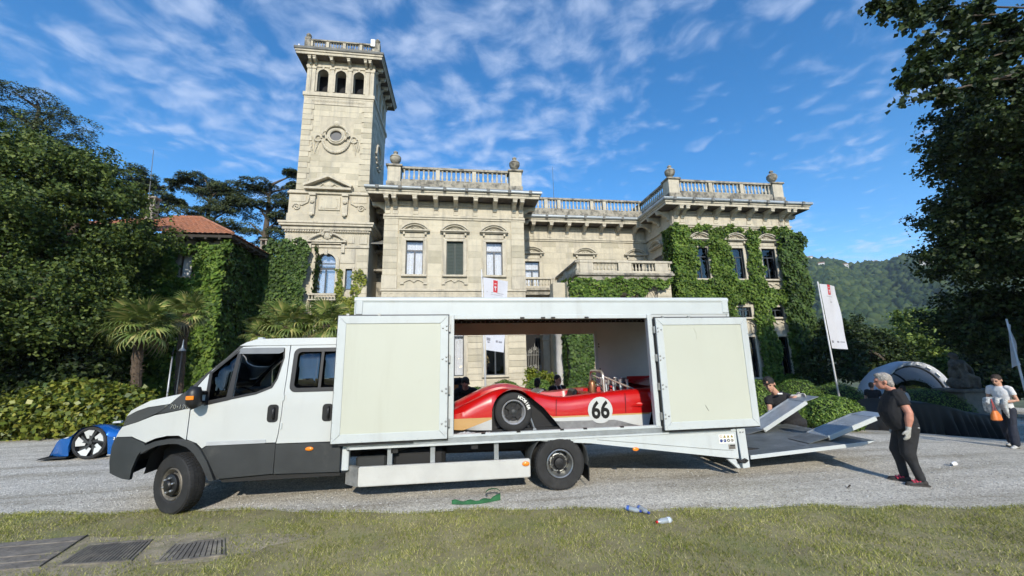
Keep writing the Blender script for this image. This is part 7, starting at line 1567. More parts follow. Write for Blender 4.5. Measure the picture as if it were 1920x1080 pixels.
def head_mb(m, neck, hc, fwd, s):
    """hc: head centre; fwd: looking direction"""
    f = Vector(fwd).normalized(); hc = Vector(hc); u = (hc - Vector(neck)); u = (Vector((0, 0, 1)) * .8 + u.normalized() * .6); u = (u - f * u.dot(f)).normalized(); r = f.cross(u); R_ = Matrix((r, f, u)).transposed().to_4x4()
    ball_(m, hc + u * .03 * s - f * .012 * s, .098 * s, (.80, 1.0, .95), 14, R_); ball_(m, hc - u * .035 * s + f * .028 * s, .074 * s, (.82, .88, 1.05), 12, R_); ball_(m, hc - u * .088 * s + f * .062 * s, .026 * s, (1.1, .9, .8), 8, R_)
    P = lambda a, b_, c: hc + r * a * s + f * b_ * s + u * c * s
    m.tube([P(0, .090, .018), P(0, .112, -.022), P(0, .092, -.034)], [.008 * s, .015 * s, .013 * s], 7)
    m.tube([P(-.045, .078, .030), P(0, .092, .034), P(.045, .078, .030)], .011 * s, 7); m.tube([P(-.022, .086, -.060), P(0, .093, -.060), P(.022, .086, -.060)], .008 * s, 6)
    for sg in (-1, 1): ball_(m, P(sg * .083, -.012, -.008), .027 * s, (.38, .8, 1.15), 8, R_)
    chain(m, [Vector(neck), hc - u * .06 * s - f * .02 * s], [.058 * s, .054 * s]); return P, R_
def person(label, J, s=1.0, shirt=CBLK, trousers=CDRK, skin=SKIN, hair=('short', HDRK), belly=0.0, gloves=None, vox=.010, shoe=SHOE, look=None, sleeve=.55, wide=1.0, legs=True, extra=None, hs=1.0):
    """J: joints in world metres. x axis across the shoulders is taken from shoulder_l -> shoulder_r"""
    V_ = {k: Vector(v) for k, v in J.items() if not isinstance(v, (int, float))}
    foot = (V_['ankle_l'] + V_['ankle_r']) / 2 if legs else V_['pelvis']
    th = thing('person', label, 'person', (foot.x, foot.y, foot.z - .09 * s))
    xa = (V_['shoulder_r'] - V_['shoulder_l']).normalized(); fw = look or (0, -1, 0); up = (V_['neck'] - V_['pelvis']).normalized(); ft = xa.cross(up); ft = -ft if ft.dot(Vector(fw)) < 0 else ft
    b = MB(); P, R_ = head_mb(b, V_['neck'], V_['head'], fw, s * hs)
    mid = V_['pelvis'].lerp(V_['neck'], .5)
    loft(b, [V_['pelvis'], mid, V_['pelvis'].lerp(V_['neck'], .82), V_['neck']], [(.14 * s * wide, .10 * s), (.13 * s * wide, .09 * s), (.15 * s * wide, .09 * s), (.055 * s, .055 * s)], xa)
    for sd in 'lr':
        sh, el, wr = V_['shoulder_' + sd], V_['elbow_' + sd], V_['wrist_' + sd]
        chain(b, [sh, sh.lerp(el, .5), el, el.lerp(wr, .35), wr], [.052 * s * wide, .046 * s * wide, .038 * s * wide, .041 * s * wide, .027 * s])
        dv = V_.get('hand_' + sd, wr + (wr - el)) - wr; pn = V_['palm_' + sd] if 'palm_' + sd in V_ else -xa * (1 if sd == 'r' else -1) * .6 + ft * .5
        hand_mb(b, wr, dv, pn, s * 1.02, J.get('curl', .45))
        if gloves:
            g_ = MB(); hand_mb(g_, wr, dv, pn, s * 1.04, .45, .0035); chain(g_, [wr - dv.normalized() * .05 * s, wr], [.036 * s, .033 * s]); remesh(g_, 'glove', gloves, th, min(vox, .007), 2)
        if legs:
            hp, kn, an = V_['hip_' + sd], V_['knee_' + sd], V_['ankle_' + sd]; chain(b, [hp, kn, an], [.07 * s, .048 * s, .035 * s])
    remesh(b, 'body', skin, th, min(vox, .009), 3)
    # shirt
    m = MB(); pel = V_['pelvis'] - up * .04 * s; bl = belly * s
    pts = [pel, pel.lerp(V_['neck'], .20), pel.lerp(V_['neck'], .42), pel.lerp(V_['neck'], .62), pel.lerp(V_['neck'], .80), pel.lerp(V_['neck'], .93), V_['neck'] - up * .005]
    pts = [p + ft * q * bl for p, q in zip(pts, (.35, .55, .60, .35, .1, 0, 0))]
    loft(m, pts, [(.168 * s * wide + bl * .25, .118 * s + bl * .50), (.160 * s * wide + bl * .3, .115 * s + bl * .62), (.158 * s * wide + bl * .3, .112 * s + bl * .60), (.178 * s * wide + bl * .1, .118 * s + bl * .3), (.182 * s * wide, .110 * s + bl * .12), (.125 * s * wide, .085 * s), (.066 * s, .066 * s)], xa, 20)
    for sd in 'lr':
        sh, el = V_['shoulder_' + sd], V_['elbow_' + sd]; chain(m, [sh.lerp(V_['neck'], .25), sh, sh.lerp(el, sleeve * .6)], [.066 * s, .070 * s * wide, .066 * s * wide])
        q0, q1 = sh.lerp(el, sleeve * .55), sh.lerp(el, sleeve); m.tube([q0, q1], [.065 * s * wide, .064 * s * wide], 12)
        if sleeve > 1.01: chain(m, [el, el.lerp(V_['wrist_' + sd], .9)], [.054 * s, .042 * s]); chain(m, [sh, el], [.066 * s, .054 * s])
    remesh(m, 'shirt', shirt, th, vox, 3)
    if legs:
        m = MB(); loft(m, [V_['pelvis'] + up * .06 * s, V_['pelvis'] - up * .02 * s, (V_['hip_l'] + V_['hip_r']) / 2 - up * .06 * s], [(.150 * s * wide, .112 * s), (.165 * s * wide, .125 * s), (.145 * s * wide, .115 * s)], xa, 18)
        for sd in 'lr':
            hp, kn, an = V_['hip_' + sd], V_['knee_' + sd], V_['ankle_' + sd]; fl_ = J.get('flare', 1.0)
            chain(m, [hp, hp.lerp(kn, .5), kn, kn.lerp(an, .45), an.lerp(kn, .06)], [.098 * s * wide, .085 * s * wide, .070 * s * wide * (1 + (fl_ - 1) * .5), .066 * s * fl_, .062 * s * fl_], 12)
        remesh(m, 'trousers', trousers, th, vox, 3)
        for sd in 'lr':
            an, to = V_['ankle_' + sd], V_['toe_' + sd]; d = (to - an); d.z = 0; d.normalize(); z0 = an.z - .09 * s; m = MB(); side = Vector((-d.y, d.x, 0))
            base = Vector((an.x, an.y, z0))
            R2 = Matrix((d, side, Vector((0, 0, 1)))).transposed().to_4x4()
            ball_(m, base + d * .03 * s + Vector((0, 0, .045 * s)), .062 * s, (1.25, .72, .85), 12, R2); ball_(m, base + d * .13 * s + Vector((0, 0, .032 * s)), .058 * s, (1.35, .80, .58), 12, R2); chain(m, [base + Vector((0, 0, .05 * s)) - d * .03 * s, base + Vector((0, 0, .09 * s))], [.046 * s, .044 * s])
            so_ = remesh(m, 'shoe', shoe, th, .008, 2)
            sm = MB(); q = [(-.085, .034), (-.05, .042), (.06, .040), (.15, .048), (.205, .030), (.215, .0)]; poly = [(a, b2) for a, b2 in q] + [(a, -b2) for a, b2 in q[::-1]]
            sm.prism([(a * s, b2 * s) for a, b2 in poly], 'z', 0, .024 * s); sm.v = [tuple(base + R2.to_3x3() @ Vector(v)) for v in sm.v]; sm.build('sole', SOLE, so_)
    # hair and eyes
    kind, hm = hair; h = MB(); s0 = s; s = s * hs
    if kind != 'none':
        ball_(h, P(0, -.022, .045), .102 * s, (.86, .98, .92), 14, R_)
        if kind in ('short', 'thick', 'cap'): ball_(h, P(0, -.055, -.01), .082 * s, (.95, .62, 1.05), 12, R_)
        if kind == 'thick':
            ball_(h, P(0, -.075, -.03), .075 * s, (1.05, .6, 1.0), 12, R_); ball_(h, P(0, .03, .10), .06 * s, (1.1, .9, .6), 10, R_)
        if kind == 'bun': ball_(h, P(0, -.11, .06), .045 * s, (1, 1, 1), 10, R_); ball_(h, P(0, -.06, .0), .08 * s, (.98, .6, .95), 12, R_)
        if kind == 'cap': h.tube([P(-.055, .06, .055), P(0, .115, .050), P(.055, .06, .055)], .016 * s, 8)
        remesh(h, 'cap' if kind == 'cap' else 'hair', hm, th, .009, 1)
    for sg in (-1, 1):
        e = MB(); ball_(e, P(sg * .032, .080, .012), .009 * s); e.build('eye', EYE, th, smooth=True)
    if extra: extra(th, P, V_, s0, R_)
    return th
def pose(base, face, s, lean=0.0, **ov):
    """standing pose in world space. base: point between the feet; face: heading in degrees (0 = +Y, clockwise); lean forward in metres at the neck"""
    f = Vector((math.sin(rad(face)), math.cos(rad(face)), 0)); r = Vector((f.y, -f.x, 0)); b = Vector(base)
    W_ = lambda a, c, z: b + r * a * s + f * c * s + Vector((0, 0, z * s))
    D = dict(pelvis=(0, 0, .96), neck=(0, lean, 1.49), head=(0, lean + .035, 1.625), shoulder_l=(-.175, lean * .92, 1.425), shoulder_r=(.175, lean * .92, 1.425), elbow_l=(-.235, lean * .6 - .04, 1.14), elbow_r=(.235, lean * .6 - .04, 1.14), wrist_l=(-.25, lean * .5 + .05, .90), wrist_r=(.25, lean * .5 + .05, .90),
             hip_l=(-.095, 0, .90), hip_r=(.095, 0, .90), knee_l=(-.105, .03, .49), knee_r=(.105, .03, .49), ankle_l=(-.11, -.03, .09), ankle_r=(.11, -.03, .09), toe_l=(-.13, .14, .03), toe_r=(.13, .14, .03))
    D.update({k: v for k, v in ov.items()}); J = {k: W_(*v) for k, v in D.items()}
    return J, f, r
# grey haired man at the right, facing the ramps
b0 = gnd(1716, 908); s1 = .955
J, f, r = pose((b0.x + .0, b0.y + .02, 0), -50, s1, .05, ankle_l=(-.10, -.08, .09), toe_l=(-.13, .09, .03), ankle_r=(.10, .07, .09), toe_r=(.13, .25, .03), knee_l=(-.11, .02, .49), knee_r=(.11, .10, .49), hip_l=(-.095, -.05, .90), hip_r=(.095, -.05, .90), elbow_l=(-.285, -.05, 1.13), wrist_l=(-.30, .0, .875), elbow_r=(.275, -.03, 1.13), wrist_r=(.28, .04, .88), pelvis=(0, -.06, .96), shoulder_l=(-.175, .02, 1.40), shoulder_r=(.175, .02, 1.40), neck=(0, .05, 1.475), head=(0, .135, 1.60))
def man_extra(th, P, V_, s, R_):
    q = V_['pelvis']; rr = -(V_['shoulder_r'] - V_['shoulder_l']).normalized()
    MB().tube([q + rr * .185 * s + f * x_ * s + Vector((0, 0, -.065 * s)) for x_ in (-.10, -.07, -.03, .01)], .012 * s, 6).build('belt_label', M('grey print', (.35, .35, .34), .7), th)
    k = V_['knee_l']; k2 = k - r * .085 * s + Vector((0, 0, .11)); MB().tube([k2 - f * .03, k2 + f * .03], .007, 5).build('pocket_tab', GLOV, th)
    for sd in 'lr':
        a = V_['ankle_' + sd]; m = MB()
        for k in range(3): m.tube([a + f * (.02 + .035 * k) * s - r * .045 * s + Vector((0, 0, -.015 * s - .012 * k)), a + f * (.035 + .035 * k) * s + Vector((0, 0, .012 * s - .014 * k)), a + f * (.02 + .035 * k) * s + r * .045 * s + Vector((0, 0, -.015 * s - .012 * k))], .016 * s, 6)
        m.build('laces', SHOER, th)
person('stout grey haired man in black T-shirt standing by the raised ramp', J, s1, skin=SKINR, hair=('thick', HGREY), belly=.15, gloves=GLOV, vox=.009, look=f - Vector((0, 0, .12)), wide=1.42, hs=1.12, sleeve=.62, extra=man_extra)
# young man lifting the far ramp
yb2 = 8.30; H = at(1442, 721, yb2); NK = at(1454, 737, yb2 + .03); PV = at(1483, 786, yb2 + .05); s2 = 1.26
G = lambda x, y, z: Vector((x, y, gz(x, y) + z))
fx = PV.x + .12
J = dict(head=H, neck=NK, pelvis=PV, shoulder_l=at(1480, 745, yb2 - .08), shoulder_r=at(1441, 750, yb2 + .08), elbow_l=at(1489, 748, yb2 - .30), wrist_l=at(1492, 743, 8.02), hand_l=at(1502, 742, 7.93), elbow_r=at(1443, 764, yb2 + .02), wrist_r=at(1444, 776, 8.13), hand_r=at(1444, 781, 8.08),
         hip_l=PV + Vector((.09, -.05, -.05)), hip_r=PV + Vector((-.09, .05, -.05)), knee_l=G(fx + .12, 8.30, .47), knee_r=G(fx - .16, 8.42, .47), ankle_l=G(fx + .16, 8.40, .083), ankle_r=G(fx - .12, 8.55, .083), toe_l=G(fx + .12, 8.22, .03), toe_r=G(fx - .25, 8.40, .03))
def yx(th, P, V_, s, R_):
    c = at(1462, 738, yb2 - .175); MB().box(c.x - .06, c.x + .06, c.y - .012, c.y, c.z - .015, c.z + .015).build('name_badge', WPL, th)
person('young man in black cap leaning over to lift the far ramp', J, s2, hair=('cap', HDRK), gloves=GLOVW, vox=.009, look=Vector((-.72, -.62, -.32)), extra=yx, wide=1.05, hs=1.06)
# woman with jacket
wb = gnd2(1903, 839); s3 = .90
J, fwm, rwm = pose((wb.x, wb.y, wb.z), -98, s3, .05, ankle_l=(-.09, .16, .09), toe_l=(-.10, .34, .03), ankle_r=(.09, -.16, .10), toe_r=(.10, .0, .03), knee_l=(-.10, .13, .50), knee_r=(.10, -.01, .50), elbow_l=(-.25, .03, 1.15), wrist_l=(-.08, .22, 1.10), hand_l=(.0, .27, 1.12), elbow_r=(.25, .03, 1.15), wrist_r=(.10, .23, 1.08), hand_r=(.02, .28, 1.10)); J['flare'] = 1.35
def wx(th, P, V_, s, R_):
    for sg in (-1, 1): MB().lathe([(.015 * s, 0), (.021 * s, 0), (.021 * s, .004), (.015 * s, .004)], 10, Matrix.Translation(P(sg * .033, .094, .010)) @ R_ @ Matrix.Rotation(rad(90), 4, 'X'), caps=False).build('glasses', BLK, th)
woman = person('woman in white T-shirt and wide navy trousers at the right edge', J, s3, shirt=CWHT, trousers=CNAV, hair=('bun', HBRN), vox=.009, shoe=M('white sneaker', (.5, .5, .48), .7), look=fwm - Vector((0, 0, .35)), wide=.92, extra=wx, hs=1.08)
# her jacket over the arms and her bag
jc = (J['wrist_l'] + J['wrist_r']) / 2; JK = M('grey white jacket', (.40, .41, .40), .9, var=.6, scale=22, bump=.4, bscale=25); m = MB()
for k in range(9):
    a = -1.1 + k * .28; p0_ = jc + rwm * (.20 * math.sin(a)) * s3 + fwm * (.05 + .04 * math.cos(k * 2.1)) + Vector((0, 0, .05 * math.cos(a)))
    m.tube([p0_ + Vector((0, 0, .06)), p0_ + fwm * .05 - Vector((0, 0, .05)), p0_ + fwm * .03 + rwm * .02 * math.sin(k) - Vector((0, 0, .18 + .05 * math.sin(k * 1.7))), p0_ - Vector((0, 0, .30 + .09 * math.sin(k * 2.3)))], [.045, .05, .035, .012], 8)
j_ = remesh(m, 'folded_jacket', JK, None, .011, 1); tag(j_, 'grey and white jacket draped over the arms of the woman', 'jacket')
bp_ = at(1867, 778, jc.y - .12); BAGM = M('orange leather', (.62, .17, .03), .5, var=.12, scale=12); bg_ = thing('handbag', 'small orange handbag hanging beside the woman', 'bag', tuple(bp_))
m = MB(); loft(m, [bp_ - Vector((0, 0, .12)), bp_ - Vector((0, 0, .10)), bp_, bp_ + Vector((0, 0, .09))], [(.08, .05), (.11, .07), (.10, .06), (.05, .03)], (1, 0, 0), 14); m.build('pouch', BAGM, bg_, smooth=40)
MB().tube([bp_ + Vector((-.04, 0, .09)), bp_ + Vector((-.02, 0, .19)), bp_ + Vector((.05, .05, .33))], .008, 6).tube([bp_ + Vector((.04, 0, .09)), bp_ + Vector((.04, .02, .2)), bp_ + Vector((.06, .05, .33))], .008, 6).build('strap', M('red strap', (.35, .06, .05), .6), bg_)
# two visitors in the distance
for lb, hx, hy, Y, fc, sh, hr, ex in (('man in black T-shirt reading something, half hidden by the grey haired man', 1633, 722, 12.6, 60, CBLK, HDRK, 1), ('man in pale shirt seen from behind, close beside the grey haired man', 1693, 717, 13.6, -20, CWHT, HBRN, 0)):
    hd = at(hx, hy, Y); g_ = gz(hd.x, hd.y); s_ = min(1.02, (hd.z - g_) / 1.66); ov_ = dict(elbow_l=(-.24, .06, 1.13), wrist_l=(-.10, .26, 1.12), elbow_r=(.24, .06, 1.13), wrist_r=(.10, .26, 1.12)) if ex else {}
    J, f_, r_ = pose((hd.x, hd.y, g_), fc, s_, .03, **ov_); person(lb, J, s_, shirt=sh, hair=('short', hr), vox=.013, look=f_ - Vector((0, 0, .35 if ex else 0)))
    if ex:
        c = (J['wrist_l'] + J['wrist_r']) / 2 + f_ * .08; o = MB().box(c.x - .07, c.x + .07, c.y - .05, c.y + .05, c.z - .005, c.z + .012).build('leaflet', M('brown paper', (.22, .17, .11), .8), bevel=.005); tag(o, 'brown leaflet held by the man in the distance', 'leaflet')
# men behind the truck box
hd = at(872, 722, 8.85); s_ = 1.08; g_ = gz(hd.x, 9.4)
J, f_, r_ = pose((hd.x + .05, 9.32, g_), 185, s_, .36, head=(0, .50, 1.39), neck=(0, .40, 1.30), shoulder_l=(-.18, .33, 1.23), shoulder_r=(.18, .33, 1.23), elbow_l=(-.30, .45, 1.03), wrist_l=(-.20, .62, .97), elbow_r=(.32, .42, 1.03), wrist_r=(.26, .60, .95), pelvis=(0, -.05, .95))
person('dark haired man in black bending down behind the race car nose', J, s_, skin=SKINR, hair=('short', HDRK), vox=.010, look=f_ - Vector((.1, 0, .75)), sleeve=1.2)
hd = at(1044, 711, 9.05); g_ = gz(hd.x, hd.y); s_ = (hd.z - g_) / 1.645
J, f_, r_ = pose((hd.x, hd.y, g_), 165, s_, .02)
def lx(th, P, V_, s, R_):
    for sg in (-1, 1): MB().tube([V_['neck'] + r_ * sg * .06 * s + f_ * .03 * s + Vector((0, 0, .01)), V_['neck'] + r_ * sg * .055 * s + f_ * .135 * s - Vector((0, 0, .12 * s)), V_['neck'] + r_ * sg * .01 * s + f_ * .15 * s - Vector((0, 0, .34 * s))], .011 * s, 5).build('lanyard', WPL, th)
person('young man in black shirt with white lanyard beyond the truck', J, s_, hair=('short', HBRN), vox=.010, look=f_ + Vector((.35, 0, -.08)), extra=lx)
hd = at(1007, 717, 9.0); g_ = gz(hd.x, hd.y); s_ = (hd.z - g_) / 1.645
J, f_, r_ = pose((hd.x, hd.y, g_), 20, s_, .02)
person('dark haired person in grey jacket seen from behind, left of the lanyard man', J, s_, shirt=CGRY, hair=('thick', HDRK), vox=.010, look=f_, sleeve=1.2)
# ------------------------------------------------------------------ flags, lamps, tent, statue, cover, litter
CLOTH = M('white banner cloth', (.62, .63, .68), .8, var=.04, scale=2, trans=.15); PRED = M('red banner print', (.50, .03, .04), .8); PGREY = M('grey banner print', (.22, .22, .25), .8); POLE = M('white pole', (.60, .60, .60), .45)
def banner(label, pts, pole, wave=.05, red=None, marks=(), back=True, off=0.0):
    """pts: four corners in space (top left, top right, bottom right, bottom left)"""
    th = thing('banner', label, 'banner', tuple(Vector(pole[0])), group='white banners on poles'); tl, tr, br, bl_ = (Vector(p) for p in pts)
    nrm = (tr - tl).cross(bl_ - tl).normalized(); nrm = -nrm if nrm.y > 0 else nrm
    def S(u, v, d=0): return tl.lerp(tr, u).lerp(bl_.lerp(br, u), v) + nrm * (wave * math.sin(u * 5 + v * 3.2 + off) * u + .02 * math.sin(v * 9 + u * 4) * u + d)
    MB().grid([[S(i / 10, j / 24, .004) for i in range(11)] for j in range(25)]).build('cloth', CLOTH, th, smooth=True)
    def patch(nm, u0, u1, v0, v1, mat, d=.006, n=6): return MB().grid([[S(u0 + (u1 - u0) * i / n, v0 + (v1 - v0) * j / n, d) for i in range(n + 1)] for j in range(n + 1)]).build(nm, mat, th, smooth=True)
    if red:
        patch('red_patch', *red, PRED); u0, u1, v0, v1 = red; du, dv = u1 - u0, v1 - v0
        patch('crest', u0 + du * .25, u0 + du * .75, v0 + dv * .50, v0 + dv * .62, CLOTH, .008); patch('crest', u0 + du * .40, u0 + du * .60, v0 + dv * .62, v0 + dv * .85, CLOTH, .008); patch('crest', u0 + du * .30, u0 + du * .70, v0 + dv * .25, v0 + dv * .32, CLOTH, .008)
    for nm, u0, u1, v0, v1 in marks: patch(nm, u0, u1, v0, v1, PGREY, .006, 3)
    MB().tube([Vector(pole[0]), Vector(pole[1])], [.035, .022], 10).build('pole', POLE, th, smooth=True)
    return th
Yf = 12.6
gx_ = at(1577, 760, Yf); pole_b = Vector((gx_.x, Yf, gz(gx_.x, Yf)))
banner('tall white banner with red patch beside the ivy wing', [at(1536, 532, Yf), at(1567, 536, Yf), at(1587, 655, Yf), at(1560, 653, Yf)], (pole_b, at(1533, 528, Yf)), .05, (.42, .62, .0, .16),
       [('print', .28, .72, .185, .19), ('print', .5, .6, .24, .245), ('print', .5, .62, .265, .28), ('print', .08, .22, .88, .915), ('print', .48, .62, .88, .905), ('print', .68, .92, .885, .90)])
Yf2 = 13.0; gx_ = at(912, 720, Yf2)
banner('white banner with red patch rising behind the truck box', [at(906, 520, Yf2), at(953, 527, Yf2), at(944, 661, Yf2), at(911, 656, Yf2)], (Vector((gx_.x, Yf2, gz(gx_.x, Yf2))), at(903, 505, Yf2)), .05, (.40, .58, .02, .19),
       [('print', .12, .86, .195, .20), ('print', .3, .8, .222, .227), ('print', .06, .26, .83, .87), ('print', .1, .22, .88, .90), ('print', .55, .66, .85, .88), ('print', .70, .88, .855, .88)])
Yf3 = 9.4; gx_ = at(1930, 760, Yf3)
banner('bluish white banner at the right edge, seen nearly edge on', [at(1889, 606, Yf3), at(1897, 612, Yf3 + .4), at(1911, 684, Yf3 + .4), at(1897, 690, Yf3)], (Vector((gx_.x, Yf3, gz(gx_.x, Yf3))), at(1887, 598, Yf3)), .02)
# lamp posts before the ivy house
LMP = M('dark lamp metal', (.025, .03, .035), .5, metal=.5); GPO = M('galvanised pole', (.38, .40, .42), .5, metal=.6)
a, b_ = at(323, 668, 15.2), at(313, 745, 15.2); th = thing('lamp_post', 'slim grey lamp pole left of the thin palm', 'lamp post', (b_.x, 15.2, 0)); MB().tube([(b_.x - .01, 15.2, 0), b_, a], [.035, .03, .022], 8).build('pole', GPO, th, smooth=True); MB().tube([a, a + Vector((.01, 0, .28))], [.030, .018], 8).build('lamp_sleeve', LMP, th, smooth=True)
a = at(342, 655, 15.0); th = thing('street_lamp', 'dark street lamp with cone shade before the thin palm', 'street lamp', (a.x, 15.0, 0))
MB().tube([(a.x, 15.0, 0), (a.x, 15.0, .5), (a.x, 15.0, a.z - .05)], [.05, .03, .025], 10).build('post', LMP, th, smooth=True); MB().lathe([(.10, 0), (.11, .02), (.04, .12), (.028, .22), (.015, .40)], 14, Matrix.Translation((a.x, 15.0, a.z - .06))).build('shade', M('grey lamp shade', (.16, .19, .22), .4, metal=.5), th, smooth=40)
# tent
Yt_ = 18.5; c0, c1 = at(1658, 735, Yt_), at(1785, 735, Yt_); tp = at(1708, 685, Yt_); gt = gz((c0.x + c1.x) / 2, Yt_); tent = thing('event_tent', 'white arched tent behind the clipped balls', 'tent', ((c0.x + c1.x) / 2, Yt_, gt))
TENT = M('white tent fabric', (.60, .63, .70), .7, var=.04, trans=.2); cxm, hw, hh2 = (c0.x + c1.x) / 2 - .2, (c1.x - c0.x) / 2 * 1.08, tp.z - gt
def AR(k, n, grow=0.0, dy=0.0, sx=1.0): a = math.pi * k / n; return (cxm - (hw + grow) * sx * math.cos(a), Yt_ + dy, gt + (hh2 + grow) * math.sin(a) ** .85)
n = 24; rows = [[AR(k, n, .0, 0) for k in range(n + 1)], [AR(k, n, .20, -.2) for k in range(n + 1)], [AR(k, n, .22, .5) for k in range(n + 1)], [AR(k, n, -.05, 1.3, .98) for k in range(n + 1)], [AR(k, n, -.45, 1.9, .9) for k in range(n + 1)]]
MB().grid(rows).build('canopy', TENT, tent, smooth=True)
MB().tube([AR(k, n, -.06, .05) for k in range(n + 1)], .05, 8).build('arch_tube', LMP, tent, smooth=True); MB().tube([AR(k, n, -.40, 1.4) for k in range(n + 1)], .05, 8).build('arch_tube', LMP, tent, smooth=True)
for k in range(3, 22, 2):
    p = Vector(AR(k, n, .05, -.12)); q = Vector(AR(k + 1, n, .05, -.12)); MB().hexa([p, q, p + Vector((0, .05, 0)), q + Vector((0, .05, 0)), p + Vector((0, 0, .08)), q + Vector((0, 0, .08)), p + Vector((0, .05, .08)), q + Vector((0, .05, .08))]).build('lacing_tab', WPL, tent)
a_ = at(1634, 735, Yt_ + .3); MB().grid([[(a_.x, Yt_ + .3, gt), (a_.x + .3, Yt_ + 1.2, gt)], [((a_.x + c0.x) / 2, Yt_ + .3, gt + hh2 * .50), ((a_.x + c0.x) / 2 + .2, Yt_ + 1.2, gt + hh2 * .5)], [(c0.x + .3, Yt_ + .25, gt + hh2 * .70), (c0.x + .4, Yt_ + 1.2, gt + hh2 * .68)]]).build('side_wing', TENT, tent, smooth=True)
# statue on pedestal
STAT = M('dark statue stone', (.13, .12, .105), .9, var=.4, scale=5, bump=.7, bscale=16, stain=((.03, .03, .028), 4, .5, .6)); Ys = 14.6; sp = at(1803, 728, Ys); gs = gz(sp.x, Ys); pk = Vector((sp.x, Ys, sp.z))
stt = thing('statue', 'weathered dark stone statue of a draped figure on a pedestal', 'statue', (pk.x, Ys, gs))
MB().hexa([(pk.x - .85, Ys - .55, gs - .2), (pk.x + .85, Ys - .55, gs - .2), (pk.x - .85, Ys + .55, gs - .2), (pk.x + .85, Ys + .55, gs - .2), (pk.x - .60, Ys - .45, pk.z - .14), (pk.x + .60, Ys - .45, pk.z - .14), (pk.x - .60, Ys + .45, pk.z - .14), (pk.x + .60, Ys + .45, pk.z - .14)]).build('pedestal', M('pedestal stone', (.20, .185, .16), .9, var=.25, scale=4, bump=.5), stt, bevel=.02)
MB().box(pk.x - .80, pk.x + .80, Ys - .58, Ys + .58, pk.z - .14, pk.z).build('plinth', STAT, stt, bevel=.03)
m = MB(); B_ = lambda x, y, z: pk + Vector((x, y, z))
for c, r_, sq in (((-.12, 0, .22), .42, (1.1, .8, .65)), ((.25, -.05, .18), .34, (1.2, .8, .6)), ((-.1, 0, .62), .34, (.85, .75, 1.2)), ((-.05, .0, 1.02), .30, (.95, .75, .9)), ((-.05, -.02, 1.36), .145, (.9, 1, 1.15)), ((.28, 0, .75), .20, (.8, .8, 1.4)), ((-.30, -.1, 1.02), .13, (1, 1, 1.6))): ball_(m, B_(*c), r_, sq, 12)
chain(m, [B_(.22, -.05, 1.15), B_(.40, -.18, .85), B_(.30, -.30, .62)], [.10, .08, .06]); chain(m, [B_(-.28, -.05, 1.15), B_(-.45, -.16, .95), B_(-.30, -.28, 1.05)], [.10, .08, .06]); chain(m, [B_(.10, -.2, .55), B_(.32, -.40, .42), B_(.36, -.36, .05)], [.14, .11, .09])
for k in range(8): m.tube([B_(-.35 + .09 * k, -.30 - .05 * math.sin(k), .05), B_(-.28 + .07 * k, -.28, .45), B_(-.2 + .05 * k, -.2, .85)], [.05, .04, .025], 7)
for k in range(6): m.tube([B_(-.35, -.1 + .02 * k, 1.15 - .05 * k), B_(0, -.26, 1.08 - .06 * k), B_(.32, -.12, 1.15 - .08 * k)], .03, 6)
chain(m, [B_(-.05, .05, 1.15), B_(-.05, 0, 1.30)], [.11, .09]); ball_(m, B_(-.05, .06, 1.45), .14, (1, .9, .8))
remesh(m, 'figure', STAT, stt, .028, 1)
# car under a black cover
a, b_ = gnd2(1622, 806), gnd2(1880, 821); dv = Vector((b_.x - a.x, b_.y - a.y, 0)); Lc = dv.length + 1.4; dv.normalize(); nv = Vector((-dv.y, dv.x, 0)); nv = -nv if nv.y < 0 else nv
SATIN = M('black satin cover', (.004, .004, .005), .55, var=.2, scale=3, spec=.28); rows = []; nx_, ny_ = 260, 44
for j in range(ny_ + 1):
    t_ = j / ny_; rr = []
    for i in range(nx_ + 1):
        u = i / nx_; s_ = -.6 + u * (Lc + .2)
        prof = np.interp(u, [0, .08, .22, .34, .5, .65, .80, .94, 1], [.10, .22, .55, 1.02, 1.06, 1.0, .90, .78, .45])     # bonnet, roof, tail
        pl = 1.0 if .12 < u < .5 else 1.0
        fold = (.075 * math.sin(u * 118 + 2.2 * math.sin(u * 17)) + .05 * math.sin(u * 53)) * (1.0 if .52 < u < .95 else .25)
        if t_ < .45:            # front skirt from the hem up
            q = t_ / .45; d = -.02 + fold * (1 - q) ** 1.2 * 1.4 + .10 * q * q; z = prof * (q * .96)
        else:
            q = (t_ - .45) / .55; d = .08 + q * 1.75 + .02 * math.sin(u * 20) * (1 - q); z = prof * (.96 + .10 * math.sin(math.pi * min(1, q * 1.05)) - .9 * max(0, q - .75) * 4 * .95)
        p = Vector((a.x, a.y, 0)) + dv * s_ + nv * (d + .03); g_ = gz(p.x, p.y); rr.append((p.x, p.y, g_ + max(.006, z)))
    rows.append(rr)
cov_ = MB().grid(rows).build('car_cover', SATIN, smooth=True); tag(cov_, 'black satin cover draped over a low car at the right', 'car cover')
